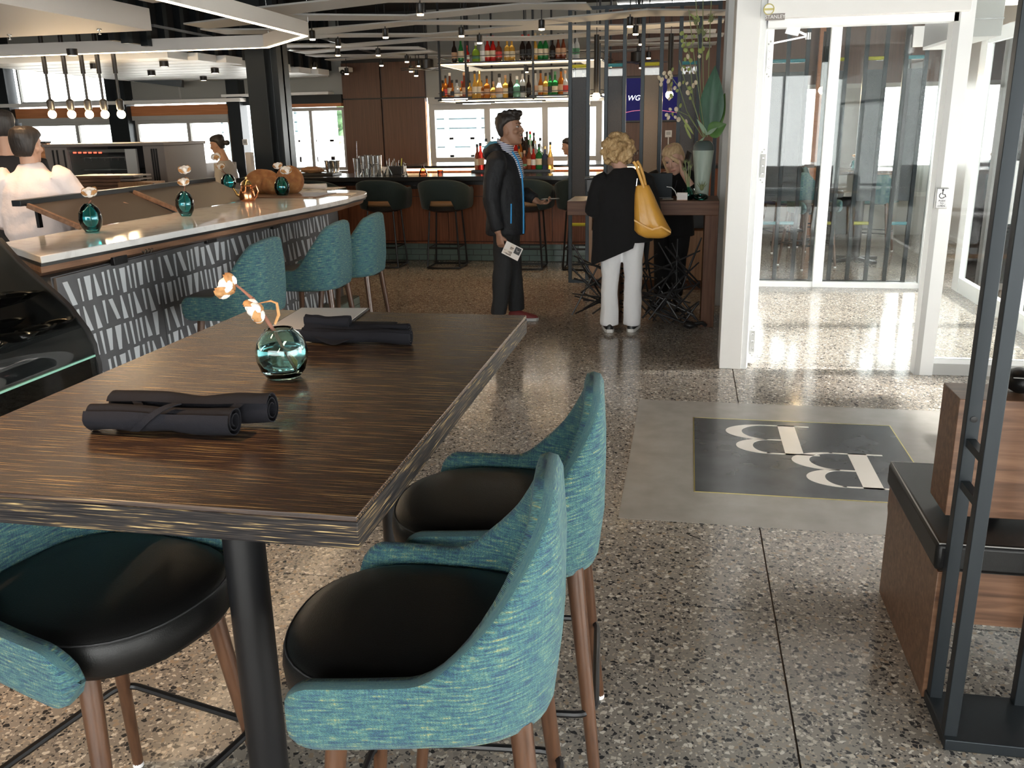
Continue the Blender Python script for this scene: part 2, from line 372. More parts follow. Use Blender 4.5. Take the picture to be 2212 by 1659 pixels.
# ------------------------------------------------------------------ setting: floor
fl = MB().box(-14, 6.5, -4.5, 14.3, -.12, -.012)
floor = struct('floor', fl, 'joint', 'polished grey terrazzo floor with cut joints', smooth=False)
gx = [-14, -8.65, -5.65, -2.65, .35, 3.35, 6.5]; gy = [-4.5, -.15, 2.85, 5.85, 8.85, 11.85, 14.3]
for i in range(6):
    for j in range(6):
        bxo('slab', gx[i]+.003, gx[i+1]-.003, gy[j]+.003, gy[j+1]-.003, -.011, 0, 'terrazzo', floor)
t = thing('floor_inlay', 'grey floor panel set in terrazzo with dark square and two white letters B', 'floor inlay', (.64, 4.41, 0))
bxo('grey_panel', -.245, 1.53, 3.54, 5.28, -.004, .0012, 'inlay_grey', t)
bxo('dark_panel', .085, 1.15, 3.882, 4.963, -.004, .0020, 'inlay_dark', t)
for a in ((.079, .085, 3.876, 4.969), (1.15, 1.156, 3.876, 4.969), (.085, 1.15, 3.876, 3.882), (.085, 1.15, 4.963, 4.969)):
    bxo('brass_strip', *a, -.004, .0026, 'brass', t)
def letter_b(x, y, wd, ht, rot):
    """modern-face capital B, local u right, v up; stem left, two bowls right"""
    mb = MB(); th = ht*.03; st = wd*.20; M = Matrix.Translation((x, y, 0)) @ Matrix.Rotation(rot, 4, 'Z')
    def slab(u0, u1, v0, v1): mb.box(u0, u1, v0, v1, .0015, .0034)
    s0 = wd*.17
    slab(s0, s0+st, 0, ht); slab(0, s0+st+wd*.2, 0, th); slab(0, s0+st+wd*.2, ht-th, ht); slab(s0+st, s0+st+wd*.2, ht*.53-th/2, ht*.53+th/2)
    for v0, v1, ex in ((0, ht*.53+th/2, wd), (ht*.53-th/2, ht, wd*.90)):
        c = (v0+v1)/2; b = (v1-v0)/2; u0 = s0+st+wd*.16; ao = ex-u0; ai = ao-wd*.19; bi = b-th; n = 28
        vs = []
        for k in range(n+1):
            a = -PI/2+PI*k/n; vs.append((u0+ao*math.cos(a), c+b*math.sin(a))); vs.append((u0+ai*math.cos(a), c+bi*math.sin(a)))
        P = [(p[0], p[1], zz) for zz in (.0015, .0034) for p in vs]; m2 = len(vs); fs = []
        for k in range(n):
            a = 2*k; fs += [(m2+a, m2+a+2, m2+a+3, m2+a+1), (a, a+2, m2+a+2, m2+a), (a+1, m2+a+1, m2+a+3, a+3)]
        mb.add(P, fs)
    return mb.xf(M)
_b1 = pz(1748, 927); _b2 = pz(1898, 970); _b3 = pz(1912, 1068); _l1 = pz(1554, 940); _l2 = pz(1727, 1036)
# each B reads the right way up for people walking in from the street door
obj('letter', letter_b(_b1.x, 4.885, .455, .46, PI), 'inlay_white', t, True, smooth=False)
obj('letter', letter_b(1.02, 4.485, .455, .46, PI), 'inlay_white', t, True, smooth=False)

# ------------------------------------------------------------------ setting: walls, windows, ceiling
YB = 14.0
def wallbox(name, x0, x1, y0, y1, z0, z1, mt='grey_wall', label=None):
    return struct(name, MB().box(x0, x1, y0, y1, z0, z1), mt, label, smooth=False)
wb = sempty('wall_back', 'back wall of the bar with windows and veneer panels')
def wp(name, x0, x1, z0, z1, mt, y0=YB, y1=YB+.2, label=None): return bxo(name, x0, x1, y0, y1, z0, z1, mt, wb, label=label)
def X_(x, y, Y=YB): return py(x, y, Y).x
def Z_(x, y, Y=YB): return py(x, y, Y).z
# solid pieces of the back wall around the openings
zs = 1.0
xa, xb = X_(595, 300), X_(750, 300)         # window beside the column
xp0, xp1 = X_(748, 300), X_(925, 300)       # veneer panels
xc, xd = X_(930, 300), X_(1300, 300)        # bar windows
wp('sill_wall', -14, xp0, 0, .98, 'grey_wall'); wp('sill_wall', xp1, 6.5, 0, .98, 'grey_wall')
wp('plaster_panel', xa-.75, xp0, 2.16, 3.4, 'grey_wall'); wp('plaster_panel', xp1, xd+.2, 2.08, 3.4, 'grey_wall')
wp('plaster_panel', -9.3+.05, xa-.75, 2.1, 3.4, 'grey_wall')
wp('header_panel', -14, -9.25, 2.75, 3.4, 'grey_wall')
wp('veneer_backing', xp0, xp1, 0, 3.4, 'black')
xm = X_(831, 300)
for (a, b) in ((xp0+.01, xm-.012), (xm+.012, xp1-.01)):
    wp('veneer_panel', a, b, .9, Z_(800, 215), 'wall_wood', YB-.05, YB); wp('veneer_panel', a, b, Z_(800, 215)+.022, 2.62, 'wall_wood', YB-.05, YB)
wp('led_strip', xp1+.005, xp1+.03, 1.0, 2.02, 'led_soft', YB-.03, YB)
wp('veneer_panel', xd+.05, .75, .0, 3.3, 'wall_wood', YB-.04, YB+.2)
for k in range(6): wp('beam_edge', -11.6, -7.2, 2.09+0*k, 2.135, 'white_paint', YB-.25, YB) if k == 0 else None
def window(n, x0, x1, z0, z1, y=YB, mulls=(), fr=.06, mt='grey_frame', label=None, rails=()):
    w = sempty('window_%d' % n, label)
    mb = MB(); d0, d1 = y-.03, y+.06
    mb.box(x0, x1, d0, d1, z0, z0+fr); mb.box(x0, x1, d0, d1, z1-fr, z1); mb.box(x0, x0+fr, d0, d1, z0+fr, z1-fr); mb.box(x1-fr, x1, d0, d1, z0+fr, z1-fr)
    obj('frame', mb, mt, w, smooth=False)
    xs = [x0+fr]
    for mx in mulls:
        bxo('mullion', mx-fr*.5, mx+fr*.5, d0, d1, z0+fr, z1-fr, mt, w); xs += [mx-fr*.5, mx+fr*.5]
    xs.append(x1-fr)
    for i in range(0, len(xs), 2): bxo('pane', xs[i], xs[i+1], y+.01, y+.016, z0+fr, z1-fr, 'pane', w)
    return w
window(1, xa, xb, .99, 1.97, mulls=(X_(676, 300),), fr=.05, label='two-pane window between the dark column and the veneer panels')
window(2, xc, xd, 1.08, 1.98, mulls=(X_(1054, 290), X_(1178, 290)), fr=.09, label='three-pane window behind the bar bottles')
wp('shade_box', xa-.02, xp0, 1.98, 2.03, 'orange_wood', YB-.12, YB); wp('beam', xa-.75, xp0, 2.03, 2.16, 'steel_dark', YB-.1, YB)
wp('ledge', xa-.75, xp0-.15, 2.16, 2.2, 'white_paint', YB-.25, YB); wp('shade_box', xp1+.05, xd, 1.98, 2.08, 'grey_frame', YB-.1, YB)
# kitchen windows to the left, with the clerestory above the fir beam
xk = [X_(0, 300)-.9, X_(30, 250), X_(55, 300), X_(272, 300), X_(297, 300), X_(512, 300)]
window(3, -14, xk[1]-.05, 1.18, 1.88, label='kitchen window at the far left edge')
window(4, xk[2], xk[3], 1.18, 1.83, mulls=(X_(172, 300),), label='sliding kitchen window behind the pendant bulbs')
window(5, xk[4], xk[5]-.05, 1.05, 1.83, mulls=(X_(412, 300),), label='sliding kitchen window behind the cook in grey')
window(6, -14, xk[1]-.02, 2.14, 2.75, fr=.03, label='clerestory window at the far left')
window(7, xk[1]+.2, X_(268, 200), 2.14, 2.75, fr=.03, label='clerestory window above the pendant bulbs')
window(8, X_(276, 200), X_(392, 200), 2.14, 2.52, fr=.03, label='small clerestory window right of the dark post')
wp('fir_beam', -14, X_(512, 240), 1.9, 2.06, 'orange_wood', YB-.1, YB+.02)
wp('shade_box', xk[2], X_(512, 240), 1.83, 1.9, 'grey_frame', YB-.1, YB)
wp('fir_post', X_(504, 300), X_(514, 300), 1.0, 1.95, 'walnut_panel', YB-.1, YB+.02)
wp('ledge', -14, X_(538, 220), 2.085, 2.14, 'white_paint', YB-.3, YB)
for a, b in ((9, 43), (252, 292), (508, 534)):
    wp('steel_post', X_(a, 250), X_(b, 250), 0, 3.3, 'steel_dark', YB-.22, YB+.02)
wp('upper_panel', X_(392, 200), X_(508, 200), 2.14, 3.0, 'grey_wall', YB-.02, YB+.1)
# outer shell: the rest of the building that the light bounces in
wallbox('wall_left', -14.2, -14, -4.5, 14.3, 0, 3.4, label='far left kitchen wall')
wallbox('wall_front', -14, -6.2, -4.7, -4.5, 0, 3.4, label='wall behind the dining tables')
window(9, -6.2, 5.0, .05, 3.0, y=-4.6, mulls=(-3.4, -.6, 2.2), label='shopfront glazing behind the viewer')
bxo('header_panel', -6.2, 5.0, -4.7, -4.5, 3.0, 3.4, 'grey_wall', wb)
ceil = struct('ceiling', MB().box(-14, 3.6, -4.5, 14.3, 3.35, 3.5), 'ceiling', 'black open ceiling with grey zigzag baffles', smooth=False)
# zigzag baffles: boards that run across the room and meet their neighbours at the tips
ZB = 2.62
def zig(x, ph, amp, per):
    t = ((x/per+ph) % 1.0); return amp*(4*abs(t-.5)-1)
def baffle(y0, x0, x1, ph, amp, per, wd, z, skew=0.0):
    xs = [x0]; k = math.ceil((x0/per+ph)*2-1e-9)
    while True:
        x = (k/2-ph)*per; k += 1
        if x <= x0+1e-4: continue
        if x >= x1-1e-4: break
        xs.append(x)
    xs.append(x1); mb = MB(); rings = []
    for x in xs:
        y = y0+skew*(x-x0)+zig(x, ph, amp, per); wv = wd*(1+.25*math.sin(x*1.7+y0))
        rings.append([(x, y-wv/2, z), (x, y+wv/2, z), (x, y+wv/2, z+.014), (x, y-wv/2, z+.014)])
    return mb.loft(rings)
rr = random.Random(3)
rows = [6.6, 7.45, 8.3, 9.15, 10.0, 10.85, 11.7, 12.5, 13.2]
for i, y0 in enumerate(rows):
    xl = -4.6-.12*(y0-7) if y0 > 8 else -4.1+.3*(y0-6.9)
    xr = [-.9, -.9, -.9][i] if i < 3 else .35-.05*(i % 3)
    if 11.5 < y0 < 12.9:
        obj('baffle', baffle(y0, xl, -3.45, .5*(i % 2)+.06*i, .22, 2.3, .40, ZB), 'baffle', ceil, smooth=False)
        obj('baffle', baffle(y0, -1.25, xr, .5*(i % 2)+.06*i, .22, 2.3, .40, ZB), 'baffle', ceil, smooth=False)
    else:
        obj('baffle', baffle(y0, xl, xr, .5*(i % 2)+.06*i, .22, 2.3, .42, ZB), 'baffle', ceil, smooth=False)
# white slat ceiling over the kitchen and the dark louvre wall above it
for k in range(10):
    y = 9.35+k*.46; obj('slat', MB().box(-8.15-.07*k if k > 0 else -11, -5.62+.10*(k % 3), y, y+.41, 2.42, 2.5), 'white_metal', ceil, smooth=False)
obj('louvre_wall', MB().box(-5.66, -5.6, 8.4, 14, 2.52, 3.35), 'ceiling', ceil, smooth=False)
for k in range(16): bxo('louvre', -5.6, -5.52, 8.5+k*.34, 8.58+k*.34, 2.5, 3.34, 'steel_dark', ceil)
obj('roof_beam', MB().bar(py(165, 152, 13.0), py(395, 180, 13.5), .16, .12), 'steel_dark', ceil, smooth=False)
# ducts and rails that run towards the back
for (p, q, r) in ((pz(190, -10, 2.95), pz(520, 78, 2.95), .05), (pz(590, 92, 2.78), pz(865, 145, 2.78), .05)):
    for k in range(3): obj('duct', MB().tube([p+Vector((k*.10, 0, -.03*k)), q+Vector((k*.10, 0, -.03*k))], r, 10), 'duct', ceil)
for (p, q) in ((pz(330, 55, 2.7), pz(520, 92, 2.7)), (pz(590, 110, 2.7), pz(755, 140, 2.7)), (pz(670, 75, 2.75), pz(860, 130, 2.75))):
    obj('rail', MB().bar(p, q, .025), 'duct', ceil, smooth=False)
# painted soffit at top left
s1 = pz(328, 66, 2.5); s0 = pz(-40, 0, 2.5); s2 = pz(-60, 84, 2.5)
so = MB().prism([(s1.x, s1.y), (s0.x, s0.y), (s0.x-5, s0.y+.3), (s2.x-4, s2.y+.05), (s2.x, s2.y)], 2.5, 2.68)
struct('trim_1', so, 'soffit', 'painted gypsum soffit at the top left', smooth=False)
for a, b in ((20, 74), (214, 62)):
    p = pz(a, b, 2.5); tag(obj('sprinkler', MB().lathe([(.02, 0), (.02, -.012), (.006, -.014), (.006, -.04), (.014, -.042), (.014, -.046), (0, -.046)], 10, p), 'steel'), 'small sprinkler head under the painted soffit, %s' % ('nearer the left edge' if a < 100 else 'nearer its pointed end'), 'sprinkler', 'sprinklers')
# dark steel column
col = sempty('trim_2', 'dark steel column beside the bread'); cx0 = X_(548, 250, 9.7); cx1 = X_(612, 250, 9.7)
bxo('flange', cx0, cx1-.13, 9.62, 9.95, 0, 3.35, 'steel_dark', col, bev=.004); bxo('flange', cx1-.09, cx1-.03, 9.7, 9.95, 0, 3.35, 'steel_dark', col)
bxo('web', cx1-.13, cx1, 9.78, 9.82, 0, 3.35, 'duct', col); bxo('flange', cx1-.028, cx1, 9.66, 9.95, 0, 3.35, 'steel_dark', col)

# entrance wall with the vestibule
we = sempty('wall_right', 'white entrance wall with pillar, header and glazed sidelight')
YE = 6.07
bxo('pillar', .258, .405, YE, 6.42, 0, 3.35, 'white_paint', we, bev=.004); bxo('pillar_trim', .405, .442, YE+.01, 9.3, 0, 3.35, 'white_metal', we, bev=.003)
bxo('partition_frame', .285, .345, 8.3, 8.36, 0, 3.35, 'white_metal', we); bxo('partition_frame', .352, .405, 8.3, 8.36, 0, 3.35, 'grey_frame', we); bxo('partition_frame', .262, .284, 8.3, 8.36, 0, 3.35, 'grey_frame', we)
bxo('pillar_trim', .442, .452, YE+.05, YE+.25, 0, 3.35, 'white_metal', we)
hz0 = 2.245
bxo('header', .44, 1.60, YE-.06, YE+.30, hz0, 2.55, 'white_paint', we, bev=.004); bxo('upper_wall', .44, 3.6, YE+.02, YE+.2, 2.55, 3.35, 'white_paint', we)
bxo('header_rail', .452, 1.55, YE+.0, YE+.10, hz0-.05, hz0, 'white_metal', we)
bxo('jamb', 1.525, 1.56, YE, YE+.12, 0, hz0, 'grey_frame', we); bxo('jamb', 1.56, 1.64, YE, YE+.12, 0, 2.55, 'white_metal', we)
bxo('side_rail', 1.64, 3.5, YE+.02, YE+.1, 0, .075, 'grey_frame', we); bxo('side_rail', 1.64, 3.5, YE+.03, YE+.09, .075, .105, 'white_metal', we)
bxo('pane', 1.64, 3.5, YE+.055, YE+.063, .105, 2.55, 'pane', we)
# left leaf edge standing open along the pillar, with its hinge plates
dl = sempty('door_1', 'white entrance door leaf folded back beside the pillar')
bxo('leaf', .455, .50, YE+.10, YE+1.1, .02, hz0-.06, 'white_metal', dl, bev=.003)
for zc in (2.02, 1.36, .18):
    o = bxo('hinge', .462, .494, YE+.088, YE+.10, zc-.075, zc+.075, 'grey_frame' if zc < 2 else 'white_metal', dl, bev=.002)
    for dz in (-.105, -.09, .09, .105): obj('screw', MB().lathe([(.006, 0), (.004, .003), (0, .003)], 8).xf(Matrix.Translation((.47+.012*(abs(dz) > .1), YE+.10, zc+dz)) @ Matrix.Rotation(PI/2, 4, 'X')), 'grey_frame', dl)
    for dz in (-.05, 0, .05): obj('screw', MB().lathe([(.008, 0), (.004, .004), (0, .004)], 8).xf(Matrix.Translation((.478, YE+.088, zc+dz)) @ Matrix.Rotation(PI/2, 4, 'X')), 'steel', o)
# inner glass doors
YG = 9.4
dg = sempty('door_2', 'inner sliding glass doors with white frames'); xg0, xgm, xg1 = X_(1646, 500, YG), X_(1780, 400, YG), X_(1994, 500, YG)
bxo('frame_side', xg0-.3, xg0, YG-.04, YG+.05, 0, 2.6, 'white_metal', dg); bxo('frame_side', xg1, xg1+.16, YG-.06, YG+.05, 0, 2.6, 'white_metal', dg, bev=.003)
bxo('mullion', xgm-.045, xgm+.05, YG-.05, YG+.04, 0, 2.5, 'white_metal', dg, bev=.003); bxo('bottom_rail', xg0, xg1, YG-.04, YG+.03, 0, .055, 'white_metal', dg); bxo('top_rail', xg0, xg1, YG-.04, YG+.03, 2.5, 2.62, 'white_metal', dg)
bxo('pane', xg0, xgm-.045, YG, YG+.008, .055, 2.5, 'door_glass', dg); bxo('pane', xgm+.05, xg1, YG, YG+.008, .055, 2.5, 'door_glass', dg)
bxo('upper_wall', .44, 3.4, YG, YG+.1, 2.62, 3.35, 'white_paint', we)
bxo('closer_bracket', xg1-.28, xg1-.01, YG-.03, YG, 2.28, 2.46, 'grey_frame', dg, label='grey cover plate')
# street side of the vestibule: glazed white aluminium doors
ds = sempty('door_3', 'white framed glass street door on the right of the vestibule'); xs0 = 2.62
for (a, b) in ((6.3, 6.42), (7.62, 7.72), (7.72, 7.80), (9.2, 9.4)): bxo('stile', xs0, xs0+.07, a, b, 0, 2.7, 'white_metal', ds)
for (a, b) in ((0, .14), (2.28, 2.40), (2.62, 2.7)): bxo('rail', xs0+.005, xs0+.065, 6.42, 9.2, a, b, 'white_metal', ds)
for (a, b) in ((6.42, 7.62), (7.80, 9.2)): bxo('pane', xs0+.03, xs0+.036, a, b, .14, 2.28, 'pane', ds)
for zc in (.35, 1.2, 2.1): bxo('hinge', xs0-.012, xs0, 7.60, 7.66, zc-.06, zc+.06, 'grey_frame', ds, bev=.002)
bxo('door_pull', xs0-.05, xs0-.03, 7.9, 7.93, .8, 1.3, 'steel', ds)
# far right: glass street front
bxo('veneer_panel', .76, 3.6, 13.88, 14.0, 2.12, 3.35, 'wall_wood', wb); bxo('veneer_panel', 2.0, 2.5, 13.88, 14.0, 0, 2.12, 'grey_wall', wb); bxo('sill_wall', .76, 3.6, 13.88, 14, 0, .55, 'grey_wall', wb)
window(10, .76, 3.6, .55, 2.12, y=13.9, mulls=(2.0, 2.5), label='street window beyond the vestibule')
wsr = sempty('window_11', 'street glazing along the right side of the building')
for y in (-4.4, -1.6, 1.2, 4.0, 6.0): bxo('mullion', 3.5, 3.57, y, y+.08, 0, 1.9, 'white_metal', wsr)
for z in (0, 2.9): bxo('rail', 3.5, 3.57, -4.4, 6.0, z if z < 1 else 1.9, (z if z < 1 else 1.9)+.1, 'white_metal', wsr)
for y in (-4.32, -1.52, 1.28, 4.08): bxo('pane', 3.53, 3.536, y, y+2.7, .1, 1.9, 'pane', wsr)
bxo('upper_wall', 3.5, 3.6, -4.4, 6.07, 1.95, 3.35, 'white_paint', we)  # unseen upper panel added to keep direct sun off the bench and floor
window(12, 3.5, 3.55, .0, .01, y=12, label='low sill') if False else None
for loc, sx, sy, d in (((-.6, -4.7, 1.5), 11, 2.9, (0, 1, 0)), ((3.65, .8, 1.0), 1.8, 10.3, (-1, 0, 0)), ((2.75, 7.8, 1.25), 2.3, 2.9, (-1, 0, 0)),
                       ((-9.5, 14.15, 1.9), 9, 1.7, (0, -1, 0)), ((-2.6, 14.15, 1.5), 2.8, .9, (0, -1, 0)), ((-5.8, 14.15, 1.5), 1.2, 1, (0, -1, 0)), ((3.0, 14.15, 1.5), 6, 2.8, (0, -1, 0))):
    portal(loc, sx, sy, d)
# ------------------------------------------------------------------ dining chair
def sm(a, b, x):
    t = max(0., min(1., (x-a)/(b-a))); return t*t*(3-2*t)
def shell(hw=.235, xf=-.235, xb=.195, rc=.135, zb=.625, arm=.765, top=1.06, fb=.08, fe=.39, rake=-.06, zr=.80, th=.048, gap=0, taper=.18, n=64, zbk=None, endr=.06, corner=.012):
    """upholstered tub: a U-shaped wall, low along the arms and high at the back. Returns MB and uvs. front faces -x"""
    path = []
    L1 = (xb-rc)-xf; La = PI/2*rc; Lb = 2*(hw-rc); tot = 2*L1+2*La+Lb
    def at(s):
        if s < L1: return (xf+s, -hw), (0, -1)
        s -= L1
        if s < La:
            a = -PI/2+s/rc; return (xb-rc+rc*math.cos(a), -hw+rc+rc*math.sin(a)), (math.cos(a), math.sin(a))
        s -= La
        if s < Lb: return (xb, -hw+rc+s), (1, 0)
        s -= Lb
        if s < La:
            a = s/rc; return (xb-rc+rc*math.cos(a), hw-rc+rc*math.sin(a)), (math.cos(a), math.sin(a))
        s -= La
        return (xb-rc-s, hw), (0, 1)
    rings = []; uvs = []
    for i in range(n+1):
        t = i/n; s = tot*(.5-.5*math.cos(PI*t))*.35+tot*t*.65
        s = min(max(s, 0), tot-1e-6); (x, y), (nx, ny) = at(s); d = abs(s-tot/2); e = min(s, tot-s)
        hi = arm+(top-arm)*(1-sm(fb, fe, d)) - corner*sm(.06, fb+.06, d)*(1-sm(fb, fe, d))
        b0 = zb+(gap*(1-sm(.12, .17, d)) if gap else 0)
        q = math.sqrt(max(0, 1-((endr-e)/endr)**2)) if e < endr else 1.
        mid = b0+(hi-b0)*.42; h1 = mid+(hi-mid)*max(q, .03); h0 = mid-(mid-b0)*max(q, .03)
        w = 1-sm(.18, .5, d); tk = th*(1 if e > .02 else .25+.75*math.sqrt(max(0, 1-((.02-e)/.02)**2)))
        tk *= 1-.05*sm(.3, .55, d)
        ky = 1.03-taper*sm(xf, xb+.05, x); y *= ky
        def P(z, off):
            r = rake*max(0, z-zr)*(.25+.75*w) + .02*sm(zr, zr-.1, z)*-1
            return (x+nx*(off+r), y+ny*(off+r), z)
        prof = [(h0+tk*.15, 0), (h0+(h1-h0)*.3, 0), (h0+(h1-h0)*.65, 0), (h1-tk*.5, 0), (h1-tk*.12, tk*.15), (h1, tk*.5), (h1-tk*.12, tk*.85), (h1-tk*.5, tk),
                (h0+(h1-h0)*.65, tk), (h0+(h1-h0)*.3, tk), (h0+tk*.5, tk*.96), (h0+tk*.1, tk*.8), (h0, tk*.5)]
        rings.append([P(z, o) for z, o in prof])
        for k, (z, o) in enumerate(prof): uvs.append((s, z+(0 if o > tk*.5 else .5)))
    return MB().loft(rings), uvs
def cushion(hw=.232, xf=-.245, xb=.205, bulge=.055, rc=.17, z0=.645, z1=.742, n=56):
    out = []
    for i in range(n):
        a = 2*PI*i/n; c, s = math.cos(a), math.sin(a); p = 2.9 if c > 0 else 3.2
        r = (abs(c)**p+abs(s)**p)**(-1/p); y = hw*r*s; x = r*c*(xb if c > 0 else -xf)
        if c < 0: x -= bulge*(1-(y/hw)**2)*min(1, -c*1.6)
        out.append((x, y*(1.02-.16*sm(xf, xb+.05, x))))
    rings = []
    for k, z in ((.86, z0), (.965, z0+.004), (1.0, z0+.02), (1.01, z0+(z1-z0)*.5), (1.0, z1-.024), (.985, z1-.017), (.975, z1-.013), (.95, z1-.006), (.85, z1+.003), (.6, z1+.009), (.25, z1+.012)):
        rings.append([(x*k, y*k, z) for x, y in out])
    return MB().loft(rings), out
def leg_mb(x, y, zt, spread, r0=.0215, r1=.0135):
    sx, sy = (1 if x > 0 else -1), (1 if y > 0 else -1); b = (x+sx*spread, y+sy*spread)
    A = Vector((x, y, zt)); B = Vector((b[0], b[1], .012)); return MB().tube([A, A.lerp(B, .5), B], [r0, (r0+r1)/2, r1], 14), b
def make_chair(label, flat=False):
    t = thing('dining_chair', label, 'chair', group='teal tub chairs with black seats')
    mb, uvs = shell(fb=.17, fe=.42, taper=.08, corner=.02) if flat else shell(); obj('backrest', mb, 'teal', t, uvs=uvs, ang=60)
    cm, out = cushion(); obj('seat', cm, 'leather', t, ang=60)
    obj('seam', MB().tube([(x*.983, y*.983, .7275) for x, y in out], .0022, 6, closed=True), 'seam', t)
    obj('seat_frame', MB().lathe([(.20, .615), (.21, .62), (.21, .648), (.2, .65)], 24), 'black_metal', t)
    bs = []
    for x, y in ((-.165, -.165), (-.165, .165), (.165, .165), (.165, -.165)):
        lm, b = leg_mb(x, y, .64, .062); l = obj('leg', lm, 'walnut', t); bs.append(b)
        obj('glide', MB().lathe([(.0135, 0), (.0145, .004), (.0135, .013)], 12, (b[0], b[1], 0)), 'glide', l)
    c = .218; r = .05; ring = []
    for k, (sx, sy) in enumerate(((1, 1), (-1, 1), (-1, -1), (1, -1))):
        for j in range(6):
            a = k*PI/2+j*PI/10; ring.append((sx*(c-r)+r*math.cos(a), sy*(c-r)+r*math.sin(a), .27))
    obj('footrest', MB().tube(ring, .009, 8, closed=True), 'black_metal', t)
    return t
CH = make_chair('teal tub chair nearest the viewer, black seat under the dark table corner')
CH.location = (-.435, 1.455, 0); CH.rotation_euler[2] = math.radians(5)
dup(CH, (-.41, 2.03, 0), math.radians(5), 'second teal tub chair along the right edge of the dark table, behind the nearest one')
dup(CH, (-1.235, 1.50, 0), math.radians(167), 'teal tub chair at the left side of the dark table, black seat in shade')
for k, (x, y, r) in enumerate(((-2.535, 4.68, 182), (-2.47, 5.60, 182), (-2.41, 6.14, 182))):
    lab_ = ('teal tub chair at the white counter nearest the cotton stem', 'middle teal tub chair at the white counter', 'farthest teal tub chair at the white counter')[k]
    if k == 0: CF = make_chair(lab_, True); CF.location = (x, y, 0); CF.rotation_euler[2] = math.radians(r-180)
    else: dup(CF, (x, y, 0), math.radians(r-180), lab_)

# ------------------------------------------------------------------ dark table
TX0, TX1, TY0, TY1, TZ = -1.43, -.486, 1.187, 2.703, 1.07
t = thing('high_table', 'dark streaked bamboo high table with black column legs in the foreground', 'table', (-.96, 1.94, 0))
obj('tabletop', MB().box(TX0+.001, TX1-.001, TY0+.001, TY1-.001, TZ-.0095, TZ), 'table', t, True, bev=.0015)
obj('edge_band', MB().box(TX0, TX1, TY0, TY1, TZ-.057, TZ-.0098), 'table_edge', t, True, bev=.002)
for y in (1.50, 2.42):
    o = obj('pedestal', MB().lathe([(.0, .02), (.042, .02), (.042, 1.0)], 28, (-.862, y, 0)), 'black_metal', t, True)
    obj('mount_plate', MB().box(-1.04, -.68, y-.16, y+.16, .998, 1.012), 'black_metal', t, True)
    b = MB()
    for a in range(4):
        d = Vector((math.cos(a*PI/2+PI/4), math.sin(a*PI/2+PI/4), 0)); b.bar(Vector((-.862, y, .03))+d*.03, Vector((-.862, y, .018))+d*.36, .055, .03)
    obj('base', b, 'black_metal', t, True)
# menu on a black board
A = pz(652, 668.5, TZ); B = pz(794, 669, TZ); D = pz(585, 709, TZ); u = (B-A); v = (D-A); v = v*1.12
t = thing('menu_board', 'white menu sheet on a black clipboard at the far end of the dark table', 'menu', (A+B+u*0+v)/2)
def quad(mb, A, u, v, z0, z1, g=0):
    a = A-u.normalized()*g-v.normalized()*g; u2 = u+u.normalized()*2*g; v2 = v+v.normalized()*2*g
    vs = [a, a+u2, a+u2+v2, a+v2]; return mb.prism([(p.x, p.y) for p in vs], z0, z1)
obj('board', quad(MB(), A, u, v, TZ+.0002, TZ+.005, .006), 'black', t, True, bev=.001)
obj('sheet', quad(MB(), A, u, v, TZ+.0052, TZ+.0060), 'paper', t, True, smooth=False)
# rolled napkins
def spiral_roll(a, b, r, rev=1):
    """a cloth rolled round itself: thick wall, open ends with a coil"""
    a = Vector(a); b = Vector(b); d = (b-a); L = d.length; d.normalize(); s = d.cross(Vector((0, 0, 1))).normalized(); n = 26; rings = []
    prof = []
    turns = 2.3; m = 46
    outp = [(r*(.36+.64*(k/m)), -turns*2*PI*(1-k/m)*rev+PI*.2) for k in range(m+1)]
    inn = [(rad-.0022, an) for rad, an in outp][::-1]
    pts = [(rad*math.cos(an), rad*math.sin(an)) for rad, an in outp+inn]
    for k in range(15):
        f = k/14; c = a+d*L*f; w = 1+.05*math.sin(f*9)+(.05 if k in (0, 14) else 0)
        rings.append([tuple(c+(s*p+Vector((0, 0, q)))*(w+.16*noise.noise(Vector((p*38+f*3.1+r*900, q*38, f*4.5))))+Vector((0, 0, .0012*math.sin(f*7+r*400)))) for p, q in pts])
    return MB().loft(rings)
def napkin(label, A, B, C, D, r):
    t = thing('rolled_napkin', label, 'napkin', (A+B)/2, group='rolled charcoal napkins')
    up = Vector((0, 0, r*1.02))
    obj('roll', spiral_roll(A+up, B+up, r), 'napkin', t, True, ang=50); obj('roll', spiral_roll(C+up*1.0, D+up*1.05, r*1.08, -1), 'napkin', t, True, ang=50)
    return t
def z_(x, y): return pz(x, y, TZ)
A, B = z_(188, 936), z_(500, 950); C, D = z_(196, 912), z_(545, 895)
off = Vector((0, .052, 0))
tn = napkin('rolled charcoal napkin nearest the viewer on the dark table', A+Vector((0, .022, 0)), B+Vector((0, .022, 0)), A+Vector((.012, .082, 0)), B+Vector((.045, .092, .002)), .0305)
def wrapband(A, B, r, f0, f1, a0, a1, wd=.010):
    """hem that winds over a roll"""
    A = Vector(A); B = Vector(B); d = B-A; dn = d.normalized(); s = dn.cross(Vector((0, 0, 1))).normalized(); R1 = []; n = 12
    for k in range(n+1):
        f = f0+(f1-f0)*k/n; an = a0+(a1-a0)*k/n; c = A+d*f; rad = Vector((0, 0, 1))*math.sin(an)+s*math.cos(an); e = dn*wd
        R1.append([tuple(c+rad*(r+.0002)-e), tuple(c+rad*(r+.0024)-e), tuple(c+rad*(r+.0024)+e), tuple(c+rad*(r+.0002)+e)])
    return MB().loft(R1)
up = Vector((0, 0, .030))
